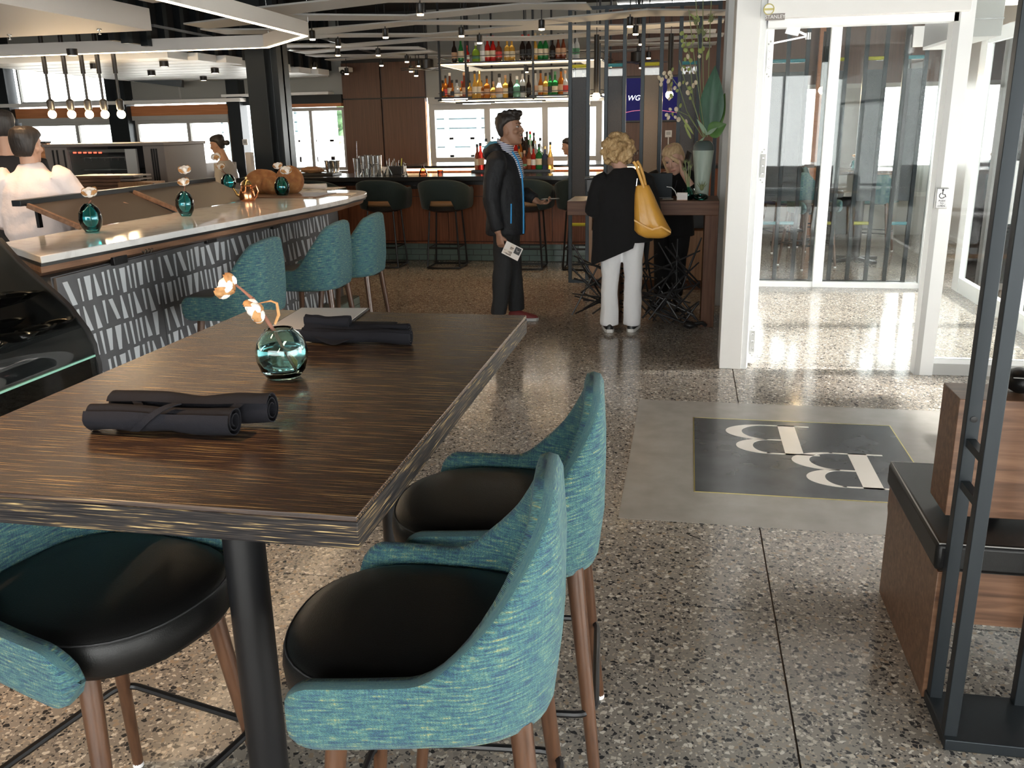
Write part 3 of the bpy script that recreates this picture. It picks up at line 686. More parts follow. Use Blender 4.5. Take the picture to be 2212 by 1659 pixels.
for (f0, f1, a0, a1, P, Q) in ((.10, .30, 1.9, -.5, A+Vector((.012, .080, 0)), B+Vector((.045, .090, 0))), (.96, .70, 1.9, -.5, A+Vector((.012, .080, 0)), B+Vector((.045, .090, 0))), (.35, .62, -.6, 1.5, A+Vector((0, .022, 0)), B+Vector((0, .022, 0)))):
    obj('hem', wrapband(P+up, Q+up, .0322, f0, f1, a0, a1), 'napkin', tn, True)
A, B = z_(650, 742), z_(884, 749)
tn = napkin('rolled charcoal napkin with a loose corner at the far end of the dark table', A+Vector((0, .02, 0)), B+Vector((0, .02, 0)), A+Vector((.01, .066, 0)), B+Vector((-.02, .070, 0)), .0225)
A2 = A+Vector((.005, .045, .040)); B2 = B+Vector((-.06, .058, .030))
flap = []
for i in range(13):
    f = i/12; row = []
    for j in range(9):
        g = j/8; p = A2.lerp(B2, f)+Vector((0, .045*(1-g)-.06*g*(1-abs(f-.38)*1.1), .012*math.sin(g*PI)*(1-f)+.006*math.sin(f*8+g*3)))
        drop = sm(.45, 1, g)*.040*max(0, 1-abs(f-.42)*2.0); p.z = max(p.z-drop+.006, TZ+.047 if g < .5 else TZ+.004); p.y -= .016*sm(.5, 1, g)*max(0, 1-abs(f-.42)*1.8); row.append(p)
    flap.append(row)
fm = MB(); nv = len(flap[0])
fm.add([p for r_ in flap for p in r_], [(i*nv+j, i*nv+j+1, (i+1)*nv+j+1, (i+1)*nv+j) for i in range(12) for j in range(nv-1)])
fo = obj('loose_corner', fm, 'napkin', tn, True, ang=80); md = fo.modifiers.new('thick', 'SOLIDIFY'); md.thickness = .003; md = fo.modifiers.new('sub', 'SUBSURF'); md.levels = 1; md.render_levels = 1
obj('roll', spiral_roll(A+Vector((.0, .046, .058)), A+Vector((.13, .056, .054)), .019), 'napkin', tn, True, ang=50)

# ------------------------------------------------------------------ cotton vases
def boll(parent_t, c, r, axis, seed):
    R = random.Random(seed); ax = Vector(axis).normalized(); q = ax.to_track_quat('Z', 'Y').to_matrix()
    mb = MB()
    for k in range(4):
        a = k*PI/2+.4; p = q @ Vector((math.cos(a)*r*.5, math.sin(a)*r*.5, r*.25)); mb.ball(Vector(c)+p, (r*.62, r*.62, r*.66), 12, 8, fn=lambda p: 1+.10*noise.noise(Vector(p)*3+Vector((seed+k, 0, 0))))
    o = obj('cotton', mb, 'cotton', parent_t, True, ang=80)
    hb = MB()
    for k in range(4):
        a = k*PI/2+.4+PI/4; rows = []
        for i in range(6):
            f = i/5; rad = r*(.15+1.0*math.sin(f*1.9)); zz = r*(-.55+1.25*f); wd = r*.62*math.sin(PI*(.12+.80*f))
            cpt = Vector((math.cos(a)*rad, math.sin(a)*rad, zz)); tg = Vector((-math.sin(a), math.cos(a), 0))
            rows.append([q @ (cpt+tg*wd*s_+Vector((0, 0, .12*r*s_*s_)))+Vector(c) for s_ in (-1, -.4, .4, 1)])
        hb.add([p for rw in rows for p in rw], [(i*4+j, i*4+j+1, i*4+4+j+1, i*4+4+j) for i in range(5) for j in range(3)])
    h = obj('husk', hb, 'husk', parent_t, True, ang=80); md = h.modifiers.new('t', 'SOLIDIFY'); md.thickness = r*.05
    return o
c = pz(602, 822, TZ); c.y += .03; c.z = TZ
t = thing('bud_vase', 'round clear teal glass vase with a cotton stem on the dark table', 'vase', c)
R0 = .061
prof = [(.034, .0), (.040, .003), (.053, .020), (.061, .046), (.062, .066), (.057, .090), (.045, .109), (.033, .118), (.0305, .122)]
inner = [(.0275, .121), (.030, .116), (.041, .107), (.0525, .089), (.0575, .066), (.0563, .047), (.048, .024), (.030, .013), (0, .0125)]
obj('glass', MB().lathe(prof+inner, 40), 'teal_glass', t, ang=80)
obj('water', MB().lathe([(0, .0135), (.029, .0138), (.047, .0245), (.0555, .047), (.0568, .066), (.0552, .076), (0, .076)], 36), 'water', t, ang=50)
v0 = py(590, 712, c.y); v1 = py(545, 645, c.y+.0); v2 = py(522, 625, c.y+.005); v3 = py(505, 612, c.y+.005)
st = MB().tube([c+Vector((.028, .0, .022)), v0, v0.lerp(v1, .5), v1], [.0035, .0045, .0048, .0052], 10); st.tube([v1, v2, v3], [.0042, .003, .0028], 8)
obj('stem', st, 'twig', t, True)
w0 = py(567, 652, c.y); w1 = py(598, 655, c.y); w2 = py(594, 700, c.y)
obj('dried_leaf', MB().tube([py(560, 655, c.y), py(585, 650, c.y), w1, py(602, 680, c.y), w2], [.001, .0025, .0035, .004, .003], 8), 'husk', t, True)
boll(t, py(495, 622, c.y), .028, (-.75, -.1, .45), 1); boll(t, py(556, 668, c.y-.012), .027, (-.55, -.3, -.35), 5)
obj('leaf', MB().tube([c+Vector((.02, -.01, .065)), c+Vector((.034, -.012, .045)), c+Vector((.038, -.012, .034))], [.001, .0055, .001], 8), 'husk', t, True)

# ------------------------------------------------------------------ bench and post frame at the right
t = thing('bench', 'walnut bench with black cushion and wooden back board at the right edge', 'bench', (1.5, 2.75, 0))
ep = MB().prism([(2.45, 0), (3.06, 0), (3.06, .31), (3.075, .33), (3.075, .412), (2.435, .412), (2.435, 0)], .735, .765, axis='x')
obj('end_panel', ep, 'walnut_panel', t, True, bev=.002); bxo('front_rail', .765, 2.4, 2.47, 2.50, .235, .412, 'walnut_panel', t); bxo('back_rail', .765, 2.4, 3.02, 3.05, .235, .412, 'walnut_panel', t); bxo('end_panel', 2.37, 2.4, 2.45, 3.06, 0, .235, 'walnut_panel', t)
bxo('kick_strip', .74, 2.4, 2.445, 3.06, .412, .418, 'black', t)
cu = MB().box(.722, 2.41, 2.425, 3.07, .418, .505); obj('cushion', cu, 'leather', t, True, bev=.014)
pp = [(.729, 2.432), (2.403, 2.432), (2.403, 3.063), (.729, 3.063)]; k_ = []
for i in range(4):
    for f in range(8): a = Vector(pp[i]); b = Vector(pp[(i+1) % 4]); q = a.lerp(b, f/8); k_.append((q.x, q.y, .5015))
obj('cushion_piping', MB().tube(k_, .0026, 6, closed=True), 'piping', t, True)
bk = obj('back_board', MB().box(.775, 2.4, 2.57, 2.74, .528, .885), 'walnut_panel', t, True, bev=.002)
obj('back_bracket', MB().box(.9, .94, 2.62, 2.69, .50, .53).box(2.1, 2.14, 2.62, 2.69, .5, .53), 'black_metal', bk, True)
bag = pz(2230, 868, .885); bag.y = 2.66
t = thing('shoulder_bag', 'black quilted leather bag lying on the bench back board', 'bag', (py(2172, 845, 2.66).x, 2.66, .885))
mb = MB()
for k in range(5): mb.ball((.035+.05*k, 0, .036+.004*math.sin(k*2)), (.042, .06, .036), 16, 8)
obj('body', mb, 'leather', t, ang=80); obj('stitching', MB().tube([(.0, -.045, .055), (.06, -.055, .057), (.13, -.055, .058), (.2, -.05, .055)], .0015, 6), 'piping', t)
t = thing('steel_divider', 'dark steel post divider standing in front of the bench', 'divider', (.95, 2.34, 0))
def post(x, y, z1, w=.034): return obj('post', MB().box(x-w/2, x+w/2, y-w/2, y+w/2, .03, z1), 'steel_dark', t, True, bev=.002)
a = pz(2000, 1512, .03); xa_, ya_ = .760, 2.405; xb_, yb_ = .756, 2.235
post(xa_, ya_, 3.345); post(xb_, yb_, 3.345); post(.985, 2.405, 3.345); post(.985, 2.235, 3.35) if False else None
for z in (.70, .82): obj('rung', MB().box(xa_-.011, xa_+.011, yb_+.015, ya_-.015, z-.011, z+.011), 'steel_dark', t, True)
obj('bolt', MB().lathe([(.009, 0), (.009, .003), (.004, .004), (0, .004)], 10).xf(Matrix.Translation((xa_, ya_-.017, .885)) @ Matrix.Rotation(PI/2, 4, 'X')), 'black', t, True)
obj('base_plate', MB().box(.738, 1.35, 2.20, 2.425, .0, .034), 'steel_dark', t, True, bev=.003)
# chair tucked behind the divider at the far right
t = thing('lounge_chair', 'slate blue chair with a light wooden arm at the far right edge', 'chair', (2.15, 4.6, 0))
cp = MB().box(-.28, .3, -.28, .3, .40, .50); obj('seat', cp, 'felt_grey', t, bev=.03); obj('backrest', MB().box(.22, .32, -.28, .3, .48, .85), 'felt_grey', t, bev=.03)
for sx in (-.24, .26):
    for sy in (-.24, .26): obj('leg', MB().tube([(sx, sy, .40), (sx*1.1, sy*1.1, 0)], [.018, .012], 10), 'oak', t)
for sy in (-.3, .32): obj('arm', MB().box(-.28, .3, sy-.02, sy+.02, .60, .63).box(-.26, -.23, sy-.015, sy+.015, .40, .6), 'oak', t, bev=.006)
# ------------------------------------------------------------------ pastry case at left
CYF = 3.1
t = thing('pastry_case', 'black curved-glass display case holding shiny bowls at the left edge', 'display case', (-2.8, 2.2, 0))
curve = [(0, 515), (43, 563), (72, 590), (99, 613), (127, 637), (153, 662), (172, 688), (189, 710), (206, 744), (210, 766), (216, 785), (219, 812)]
pr = [py(x, y, CYF) for x, y in curve]; pr = [(p.x, p.z) for p in pr]
pr = [(pr[0][0]-.55, pr[0][1]+.06), (pr[0][0]-.25, pr[0][1]+.055)]+pr
outl = pr+[(pr[-1][0], .0), (pr[0][0], .0)]
def inset(k): return [(x-k*.75, z-k*.75) for x, z in pr]
frame = MB(); ins = inset(.05)
frame.loft([[(x, CYF-.012, z), (x, CYF+.012, z), (ix, CYF+.012, iz), (ix, CYF-.012, iz)] for (x, z), (ix, iz) in zip(pr, ins)])
obj('side_frame', frame, 'black', t, True)
obj('side_frame', MB().loft([[(x, 1.25-.012, z), (x, 1.25+.012, z), (ix, 1.25+.012, iz), (ix, 1.25-.012, iz)] for (x, z), (ix, iz) in zip(pr, ins)]), 'black', t, True)
gl = pr[2:12]
g = MB().loft([[(x-.004, CYF-.014, z-.004) for x, z in gl], [(x-.004, 1.26, z-.004) for x, z in gl]], caps=False, closed=False)
obj('end_panel', MB().prism([(x-.01, z-.01) for x, z in pr]+[(pr[-1][0]-.01, .48), (pr[0][0], .48)], CYF-.004, CYF+.006, axis='y'), 'black', t, True, smooth=False)
obj('added_case_glow', MB().box(pr[1][0]-.02, pr[1][0]+.01, 1.3, CYF-.02, pr[1][1]-.035, pr[1][1]-.02), 'led', t, True, smooth=False)  # glowing strip added inside the case to give the bowls highlights
go = obj('curved_glass', g, 'case_glass', t, True)
xf, zf = pr[11]; xf2 = pr[-1][0]
obj('glass_edge', MB().box(xf-.010, xf+.002, 1.26, CYF-.014, zf-.004, zf+.004), 'glass_edge', t, True, smooth=False)
obj('front_glass', MB().box(xf-.006, xf-.001, 1.26, CYF-.014, .48, zf-.004), 'case_glass', t, True, smooth=False)
bxo('body', pr[0][0]-.05, xf2-.012, 1.24, CYF+.012, 0, .48, 'black', t); bxo('back_panel', pr[0][0]-.05, pr[0][0]-.03, 1.24, CYF+.012, .48, pr[0][1], 'black', t)
bxo('top', pr[0][0]-.05, pr[1][0], 1.24, CYF+.012, pr[0][1]-.02, pr[0][1], 'black', t)
# stepped display shelves with dark end wall
bxo('shelf', pr[0][0]-.03, xf-.27, 1.3, CYF-.02, 1.0, 1.02, 'black', t, bev=.002); bxo('shelf', pr[0][0]-.03, xf-.13, 1.3, CYF-.02, .885, .905, 'black', t, bev=.003); bxo('shelf', pr[0][0]-.03, pr[0][0]+.12, 1.3, CYF-.02, 1.13, 1.145, 'black', t, bev=.002)
for k, (bx, by) in enumerate(((30, 628), (110, 640), (60, 668), (125, 690), (80, 705), (122, 722), (20, 720), (50, 745), (10, 765), (70, 655), (0, 690))):
    zz = 1.021 if by < 672 else .906
    gx_ = min(x for x, z in pr if z < zz+.06 and z > zz-.12); p = pz(bx+14, by+8, zz+.02); p.y = min(p.y, CYF-.075); p.x = min(p.x, gx_-.045)
    o = obj('serving_bowl', MB().lathe([(.028, 0), (.034, .003), (.062, .022), (.082, .042), (.084, .044), (.081, .044), (.058, .024), (.026, .009), (0, .007)], 24, sx=1.35, sy=.72), 'black_gloss', None, ang=60)
    o.location = (p.x, p.y, zz); o.scale = (.68, .68, .68); o.rotation_euler = (.05*math.sin(k), .08*math.cos(k), .9+.25*math.sin(k*2.3))
    pos = ['at the back left', 'at the back right corner', 'in the upper middle', 'second along the right end', 'in the centre', 'at the front right corner', 'at the left edge', 'at the front', 'at the front left edge', 'behind the upper middle one', 'at the middle left edge'][k]
    tag(o, 'shiny black oval bowl in the display case, %s' % pos, 'bowl', 'black bowls in the display case')

# ------------------------------------------------------------------ white marble counter
CZ = 1.09
t = thing('chef_counter', 'long white marble counter with walnut band and patterned charcoal front', 'counter', (-3.2, 5.5, 0))
e = [(-3.015, 3.70), (-2.955, 4.3), (-2.87, 5.2), (-2.80, 6.0), (-2.752, 6.6), (-2.745, 7.0)]
cxc, cyc, rc_ = -3.16, 7.35, .40
for k in range(1, 11):
    a = -.35+k*(1.92/10); e.append((cxc+rc_*math.cos(a)*.97, cyc+rc_*math.sin(a)*1.7))
poly = e+[(-3.6, 8.25), (-4.75, 8.25), (-4.75, 7.35), (-3.62, 7.35), (-3.62, 4.16)]
obj('worktop', MB().prism(poly, CZ-.036, CZ), 'marble', t, True, bev=.004); 
def shrink(p, k, cx=-3.35, cy=6.0): return [(cx+(x-cx)*(1-k), cy+(y-cy)*(1-k*.12)) for x, y in p]
obj('black_strip', MB().prism(shrink(poly, .02), CZ-.052, CZ-.036), 'black', t, True)  # recessed black strip under the worktop
obj('apron', MB().loft([[(x, y, CZ-.052) for x, y in shrink(poly, .055)], [(x, y, CZ-.085) for x, y in shrink(poly, .07)], [(x if x > -3.1 else x, y, CZ-.118) for x, y in shrink(poly, .28)]]), 'counter_wood', t, True)
obj('core', MB().box(-3.62, -3.018, 3.75, 7.22, .0, .98), 'cladding', t, True, smooth=False); obj('core', MB().box(-4.75, -3.2, 7.22, 7.9, 0, .98), 'cladding', t, True, smooth=False)
pw = [3.76, 4.62, 5.48, 6.34, 7.235]
for a, b in zip(pw, pw[1:]): bxo('cladding_panel', -3.018, -3.0, a+.003, b-.003, .24, .975, 'cladding', t, bev=.0015)
R = random.Random(11)
stk = []
shapes = {}
for rw in range(5):
    z1 = .955-rw*.152; y = 3.80+.02*rw
    while y < 7.19:
        kind = R.choice(['wide', 'thin', 'thin', 'slant', 'taper', 'taper', 'thin']); h = .128
        w0 = {'wide': .05, 'thin': .018, 'slant': .034, 'taper': .012}[kind]*R.uniform(.85, 1.15); w1 = {'wide': .026, 'thin': .012, 'slant': .034, 'taper': .046}[kind]*R.uniform(.85, 1.15)
        sl = R.uniform(.006, .018) if kind != 'slant' else .05; sl *= -1 if False else 1
        wmax = max(w0, w1+sl)+.022
        if any(y-.006 < q < y+wmax-.014 for q in pw[1:-1]): y += .012; continue
        stk.append((y, z1-R.uniform(0, .012), w0, w1, sl, h+R.uniform(-.012, .008))); y += wmax*.98+R.uniform(0, .008)
print('sticks', len(stk))
stk.sort(key=lambda s: s[0])
rest = MB()
for i, (y, z1, w0, w1, sl, h) in enumerate(stk):
    mb = MB() if i < 300 else rest
    mb.prism([(y, z1), (y+w0, z1), (y+sl+w1, z1-h), (y+sl, z1-h)], -3.001, -2.9975, axis='x')
    if i < 300: obj('inlay_stick', mb, 'stick', t, True, smooth=False)
if rest.v: o = obj('inlay_sticks', rest, 'stick', t, True, smooth=False); o['kind'] = 'stuff'
# tiled foot plinth
bxo('plinth', -3.0, -2.86, 3.9, 7.42, 0, .205, 'grout', t); 
for k in range(24):
    for j in range(3): bxo('tile', -2.862, -2.852, 3.91+k*.146, 3.91+k*.146+.14, .008+j*.066, .008+j*.066+.06, 'tile', t)
for j in range(3): bxo('tile', -2.995, -2.865, 7.418, 7.428, .008+j*.066, .008+j*.066+.06, 'tile', t)
# outlets and bag hooks under the overhang
for (x, y) in ((258, 562), (455, 517), (595, 487), (630, 478)):
    p = px(x, y, -2.985)
    if y != 478: obj('outlet', MB().box(-3.0, -2.975, p.y-.06, p.y+.06, p.z-.022, p.z+.022), 'black', t, True, bev=.003)
for (x, y) in ((318, 545), (507, 504), (640, 476)):
    p = px(x, y, -2.96); h = MB()
    for s in (-.03, 0, .03): h.tube([(-2.985, p.y+s, p.z+.02), (-2.955, p.y+s, p.z), (-2.945, p.y+s, p.z+.018)], .006, 6)
    obj('hook', h, 'steel', t, True)
# tilted brushed steel guards behind the worktop
def guard(label, a, b, y0, y1, wood=True):
    t = thing('food_guard', label, 'food guard', (-3.65, (y0+y1)/2, CZ))
    xa, za, xb, zb = -3.585, CZ+.003, -3.93, CZ+.155
    obj('panel', MB().prism([(xa, za), (xb, zb), (xb-.01, zb-.014), (xa-.01, za)], y0, y1, axis='y'), 'brushed', t, True, smooth=False)
    obj('rim', MB().box(xb-.05, xb+.012, y0-.06, y1+.01, zb-.012, zb+.024), 'steel_dark', t, True, bev=.003)
    obj('side_trim', MB().bar((xa+.01, y0-.012, za+.012), (xb+.02, y0-.012, zb-.01), .022, .028), 'counter_wood', t, True, smooth=False)
    for y in (y0+.1, y1-.1): obj('foot', MB().box(xb-.02, xb, y-.015, y+.015, CZ-.0, zb-.01), 'black', t, True)
guard('tilted brown steel guard behind the counter vase nearest the cook', None, None, 4.78, 5.80)
guard('tilted brown steel guard beside the copper teapot', None, None, 5.86, 7.02)
# vases on the counter
def egg_vase(label, x, y, z, h, r, bolls, glass='teal_glass_thin', tilt=0):
    t = thing('bud_vase', label, 'vase', (x, y, z), group='teal bud vases with cotton')
    pf = [(r*.50, 0), (r*.58, h*.02), (r*.88, h*.22), (r, h*.45), (r*.93, h*.68), (r*.68, h*.88), (r*.40, h*.985), (r*.36, h)]
    obj('glass', MB().lathe(pf+[(r*.33, h*.99), (r*.62, h*.87), (r*.87, h*.67), (r*.94, h*.45), (r*.8, h*.2), (r*.4, h*.07), (0, h*.065)], 22), glass, t, ang=70)
    obj('water', MB().lathe([(0, h*.07), (r*.4, h*.075), (r*.79, h*.21), (r*.92, h*.45), (r*.92, h*.5), (0, h*.5)], 18), 'teal_glass_thin', t)
    top = Vector((0, 0, h)); 
    for i, (dx, dz, s) in enumerate(bolls):
        p = Vector((dx, 0, h+dz)); obj('stem', MB().tube([(0, 0, h*.25), (dx*.25, 0, h+.005), tuple(p-Vector((0, 0, s)))], .003, 6), 'twig', t)
        boll(t, Vector((x, y, z))+p, s, (dx*2, -.3, 1), i+3)
    return t
p = pz(172, 497, CZ); egg_vase('teal glass egg vase with one cotton boll nearest the cook', -3.42, 4.66, CZ, .165, .066, [(.02, .055, .038)])
egg_vase('teal glass egg vase with two stacked cotton bolls in the middle of the white counter', -3.37, 5.60, CZ, .165, .062, [(.012, .055, .034), (.03, .135, .036)])
q = pz(501, 412, CZ); egg_vase('teal glass egg vase behind the guards, beside the bread', q.x, q.y-.05, CZ, .16, .07, [(-.06, .06, .036), (-.10, .15, .045)])
q = pz(613, 424, CZ); egg_vase('teal glass egg vase between the bread and the papers', q.x, q.y-.02, CZ, .165, .066, [(-.02, .085, .036), (.05, .045, .045)])
# copper teapot
q = pz(548, 432, CZ)
t = thing('copper_pot', 'small polished copper coffee pot with spout on the white counter', 'teapot', (q.x, q.y-.1, CZ))
obj('body', MB().lathe([(.05, 0), (.062, .01), (.066, .04), (.055, .09), (.043, .12), (.047, .128)], 22), 'copper', t); obj('lid', MB().lathe([(.047, .128), (.04, .15), (.02, .165), (.008, .172), (.012, .182), (.009, .192), (0, .197)], 18), 'gold', t)
obj('spout', MB().tube([(-.05, 0, .03), (-.09, 0, .05), (-.105, 0, .085), (-.12, 0, .10)], [.014, .011, .009, .008], 10), 'gold', t); obj('handle', MB().tube([(.05, 0, .11), (.085, 0, .125), (.10, 0, .08), (.075, 0, .03), (.055, 0, .025)], .007, 8), 'copper', t)
# bread
for k, (x, y, r, lab, c) in enumerate(((545, 398, (.17, .12, .115), 'brown oval loaf at the left of the bread pile on the counter', .06), (607, 400, (.125, .13, .13), 'round scored loaf with a pale flour ring, right of the bread pile', .1), (577, 405, (.12, .11, .085), 'low brown loaf between the other two breads on the counter', .0))):
    q = pz(x, 428, CZ); t = tag(obj('bread_loaf', MB().ball((0, 0, r[2]*.82), r, 20, 12, fn=lambda p: (1+.05*noise.noise(p*2.2+Vector((k, 0, 0))))*(1 if p.z > -.6 else .97)), 'crust', None, ang=80), lab, 'bread', 'loaves on the counter')
    t.location = (q.x-.10, q.y+.42-.06*(k == 2), CZ+.012); 
q = pz(590, 432, CZ); t = tag(obj('bread_board', MB().box(-.42, .36, -.16, .30, 0, .012), 'walnut_panel', None, bev=.003), 'flat dark board under the loaves on the white counter', 'board'); t.location = (q.x-.06, q.y+.34, CZ)
# papers at the rounded end
q = pz(675, 409, CZ)
t = thing('newspaper', 'rolled and folded newspaper at the back of the rounded counter end', 'paper', (q.x, q.y, CZ)); obj('sheet', MB().box(-.22, .25, -.12, .22, 0, .006), 'print', t, smooth=False); obj('roll', spiral_roll(Vector((-.22, -.02, .031)), Vector((.15, -.02, .031)), .03), 'paper', t)
q = pz(705, 421, CZ); t = tag(obj('menu_sheet', MB().box(-.24, .24, -.16, .16, 0, .004), 'print', None, smooth=False), 'printed tan menu sheet at the rounded counter end nearest the bar', 'menu'); t.location = (q.x, q.y, CZ); t.rotation_euler[2] = .2
t = tag(obj('menu_sheet', MB().box(-.16, .2, -.12, .12, 0, .003), 'paper', None, smooth=False), 'second paper sheet lying under the tan menu on the counter end', 'menu'); t.location = (q.x-.16, q.y-.2, CZ); t.rotation_euler[2] = -.15

# ------------------------------------------------------------------ kitchen behind the counter
OY = 8.6
def O(x, y): p = py(x, y, OY); return p.x, p.z
x0, _ = O(100, 350); x1, zt = O(350, 312)
t = thing('rotisserie_oven', 'brown cabinet oven with glass front and red display behind the cook', 'oven', ((x0+x1)/2, OY+.4, 0))
zt = O(220, 310)[1]
xo0, xo1 = O(148, 350)[0], O(312, 350)[0]
bxo('body', x0, xo0, OY, OY+.8, 0, zt-.03, 'oven', t, bev=.004); bxo('body', xo1, x1+.02, OY, OY+.8, 0, zt-.03, 'oven', t, bev=.004); bxo('top', x0-.01, x1+.03, OY-.02, OY+.82, zt-.03, zt, 'oven', t, bev=.004); bxo('back', xo0, xo1, OY+.7, OY+.8, 0, zt-.03, 'black', t); bxo('base', xo0, xo1, OY, OY+.7, 0, .95, 'oven', t)
for xx in (O(118, 350)[0], O(127, 350)[0], O(142, 350)[0], O(331, 350)[0], O(336, 350)[0], O(341, 350)[0]): bxo('groove', xx-.01, xx+.008, OY-.006, OY+.01, .0, zt-.06, 'black', t)
xg = O(270, 350)[0]
bxo('control_panel', xo0, xg, OY+.02, OY+.06, O(200, 330)[1], zt-.06, 'steel', t); bxo('door_panel', xg, xo1-.1, OY+.02, OY+.05, .95, zt-.06, 'grey_frame', t, label='slate grey side panel')
MT['red_led'] = mat('red_display', (.9, .05, .03), .4, emis=(1, .06, .03), es=2.5)
for k in range(6): p = O(159+11*k, 330); obj('display', MB().box(p[0]-.016, p[0]+.016, OY+.014, OY+.022, p[1]-.007, p[1]+.007), 'red_led', t, True)
bxo('window_glass', xo0, xg, OY+.04, OY+.045, .95, O(200, 335)[1], 'pane', t)
sk = MB()
for k in range(8): xx = xo0+.05+k*(xg-xo0-.1)/7; sk.tube([(xx, OY+.2, O(200, 342)[1]), (xx, OY+.2, O(200, 349)[1])], .006, 6); 
sk.bar((xo0, OY+.2, O(200, 342)[1]), (xg, OY+.2, O(200, 342)[1]), .012); obj('spit_rack', sk, 'steel', t, True)
for k in range(3): bxo('shelf', xo0+.02, xg, OY+.15, OY+.6, 1.02+.12*k, 1.03+.12*k, 'steel', t)
for k in range(7): obj('pot', MB().lathe([(.03, 0), (.033, .06), (.033, .065), (0, .06)], 10, (xo0+.08+k*.09, OY+.3, 1.15)), 'grey_frame', t, True)
# stack of wooden boxes
BY = 7.6
def Bx(x, y): p = py(x, y, BY); return p.x, p.z
bx0, zb0 = Bx(156, 412); bx1, zb1 = Bx(277, 378); bx2 = Bx(334, 400)[0]
for k in range(5):
    z = CZ+.012+k*(zb1-CZ-.012)/5.0; hgt = (zb1-CZ-.012)/5-.004
    t = thing('serving_box', 'dark wooden serving box in the stack behind the counter, %s' % ['lowest', 'second from the bottom', 'middle one', 'second from the top', 'topmost'][k], 'box', (bx0+.2, BY+.15, z), group='stacked wooden serving boxes')
    bxo('side', bx0+.01*(k % 2), bx1-.09, BY, BY+.3, z, z+hgt, 'walnut_panel', t, bev=.002); bxo('slats', bx1-.09, bx1+.05, BY+.005, BY+.29, z+hgt*.55, z+hgt, 'oven', t)
t = thing('menu_binder', 'tan ring-bound menus lying beside the serving boxes', 'menu', (bx2-.12, BY+.05, CZ+.012))
bxo('pages', bx1-.09, bx2, BY-.05, BY+.18, CZ+.012, CZ+.012+.1, 'oak', t, bev=.004)
for k in range(4): obj('ring', MB().tube([(bx2, BY-.03, CZ+.03+.022*k), (bx2+.02, BY-.03, CZ+.034+.022*k), (bx2+.02, BY-.03, CZ+.026+.022*k)], .005, 6), 'steel', t, True)
t = thing('back_counter', 'dark kitchen counter behind the white counter', 'counter', (-7, 8.6, 0)); bxo('worktop', -8.2, bx2+.3, 7.35, 8.55, CZ-.04, CZ+.012, 'black_stone', t, bev=.004); bxo('cabinet', -8.2, bx2+.3, 7.45, 8.5, 0, CZ-.04, 'oven', t)
# hood lids and kitchen line in front of the windows
KY = 12.2
def K(x, y): p = py(x, y, KY); return p.x, p.z
t = thing('kitchen_line', 'dark kitchen cooking line under the kitchen windows', 'cooker', (-6.6, KY, 0)); ka = K(350, 380)[0]; kb = K(522, 380)[0]; kz = K(400, 352)[1]
bxo('body', ka, K(442, 380)[0], KY, KY+.8, 0, kz-.01, 'oven', t); bxo('steel_top', ka, K(442, 380)[0], KY-.02, KY+.82, kz-.012, kz+.012, 'steel', t); bxo('body', K(442, 380)[0], kb, KY+.3, KY+1.0, 0, K(480, 400)[1], 'black', t)
obj('strut', MB().bar((K(368, 358)[0], KY-.03, K(368, 358)[1]), (K(448, 400)[0], KY-.03, K(448, 400)[1]), .02), 'steel', t, True)
t = thing('heat_lamp', 'small dark oven box with a warm glow beside the cabinet oven', 'oven', (K(362, 340)[0], KY+.1, kz)); q = K(352, 334); q2 = K(369, 352); bxo('hood', q[0], q2[0], KY+.02, KY+.3, kz+.02, q[1], 'steel_dark', t); bxo('glow', q[0], q[0]+.05, KY, KY+.02, kz+.01, kz+.05, 'led_soft', t); bxo('foot', q[0], q2[0], KY+.05, KY+.25, kz+.012, kz+.02, 'black', t)
for k, x in enumerate((450, 461, 473)):
    q = K(x, 385); t = tag(obj('steel_carafe', MB().lathe([(.055, 0), (.06, .05), (.05, .14), (.035, .17), (.04, .2), (0, .19)], 12), 'steel', None), 'steel carafe on the cooking line, %s of three' % ['leftmost', 'middle', 'rightmost'][k], 'carafe', 'steel carafes'); t.location = (q[0], KY+.5, K(480, 400)[1])
for k, x in enumerate((38, 66)):
    pass
# tall back panel left of the oven
t = thing('kitchen_partition', 'dark brown low partition behind the cook at the left edge', 'partition', (-7.8, 9.2, 0)); bxo('panel', py(-60, 330, 9.3).x, py(104, 330, 9.3).x, 9.3, 9.36, 0, py(60, 310, 9.3).z, 'walnut_panel', t); bxo('cap', py(-60, 330, 9.3).x, py(104, 330, 9.3).x, 9.28, 9.38, py(60, 310, 9.3).z, py(60, 310, 9.3).z+.02, 'steel_dark', t)
tag(bxo('menu_book', X_(534, 380, 11.6), X_(545, 380, 11.6), 11.6, 11.7, 1.0, 1.35, 'paper'), 'upright pale menu book beside the dark column', 'menu'); 
t = thing('service_ledge', 'low dark ledge below the thermostat by the column', 'counter', (X_(530, 380, 11.7), 11.7, 0)); bxo('top', X_(500, 380, 11.5), X_(560, 380, 11.5), 11.5, 11.9, .96, 1.0, 'black_stone', t); bxo('panel', X_(505, 380, 11.5), X_(555, 380, 11.5), 11.55, 11.85, 0, .96, 'oven', t)
p = py(529, 307, YB-.24); t = thing('thermostat', 'white thermostat on the dark post left of the steel column', 'thermostat', p); obj('case', MB().box(-.045, .045, 0, .02, -.045, .045), 'white_paint', t, bev=.004); obj('screen', MB().box(-.028, .028, -.003, .001, -.02, .03), 'grey_frame', t)
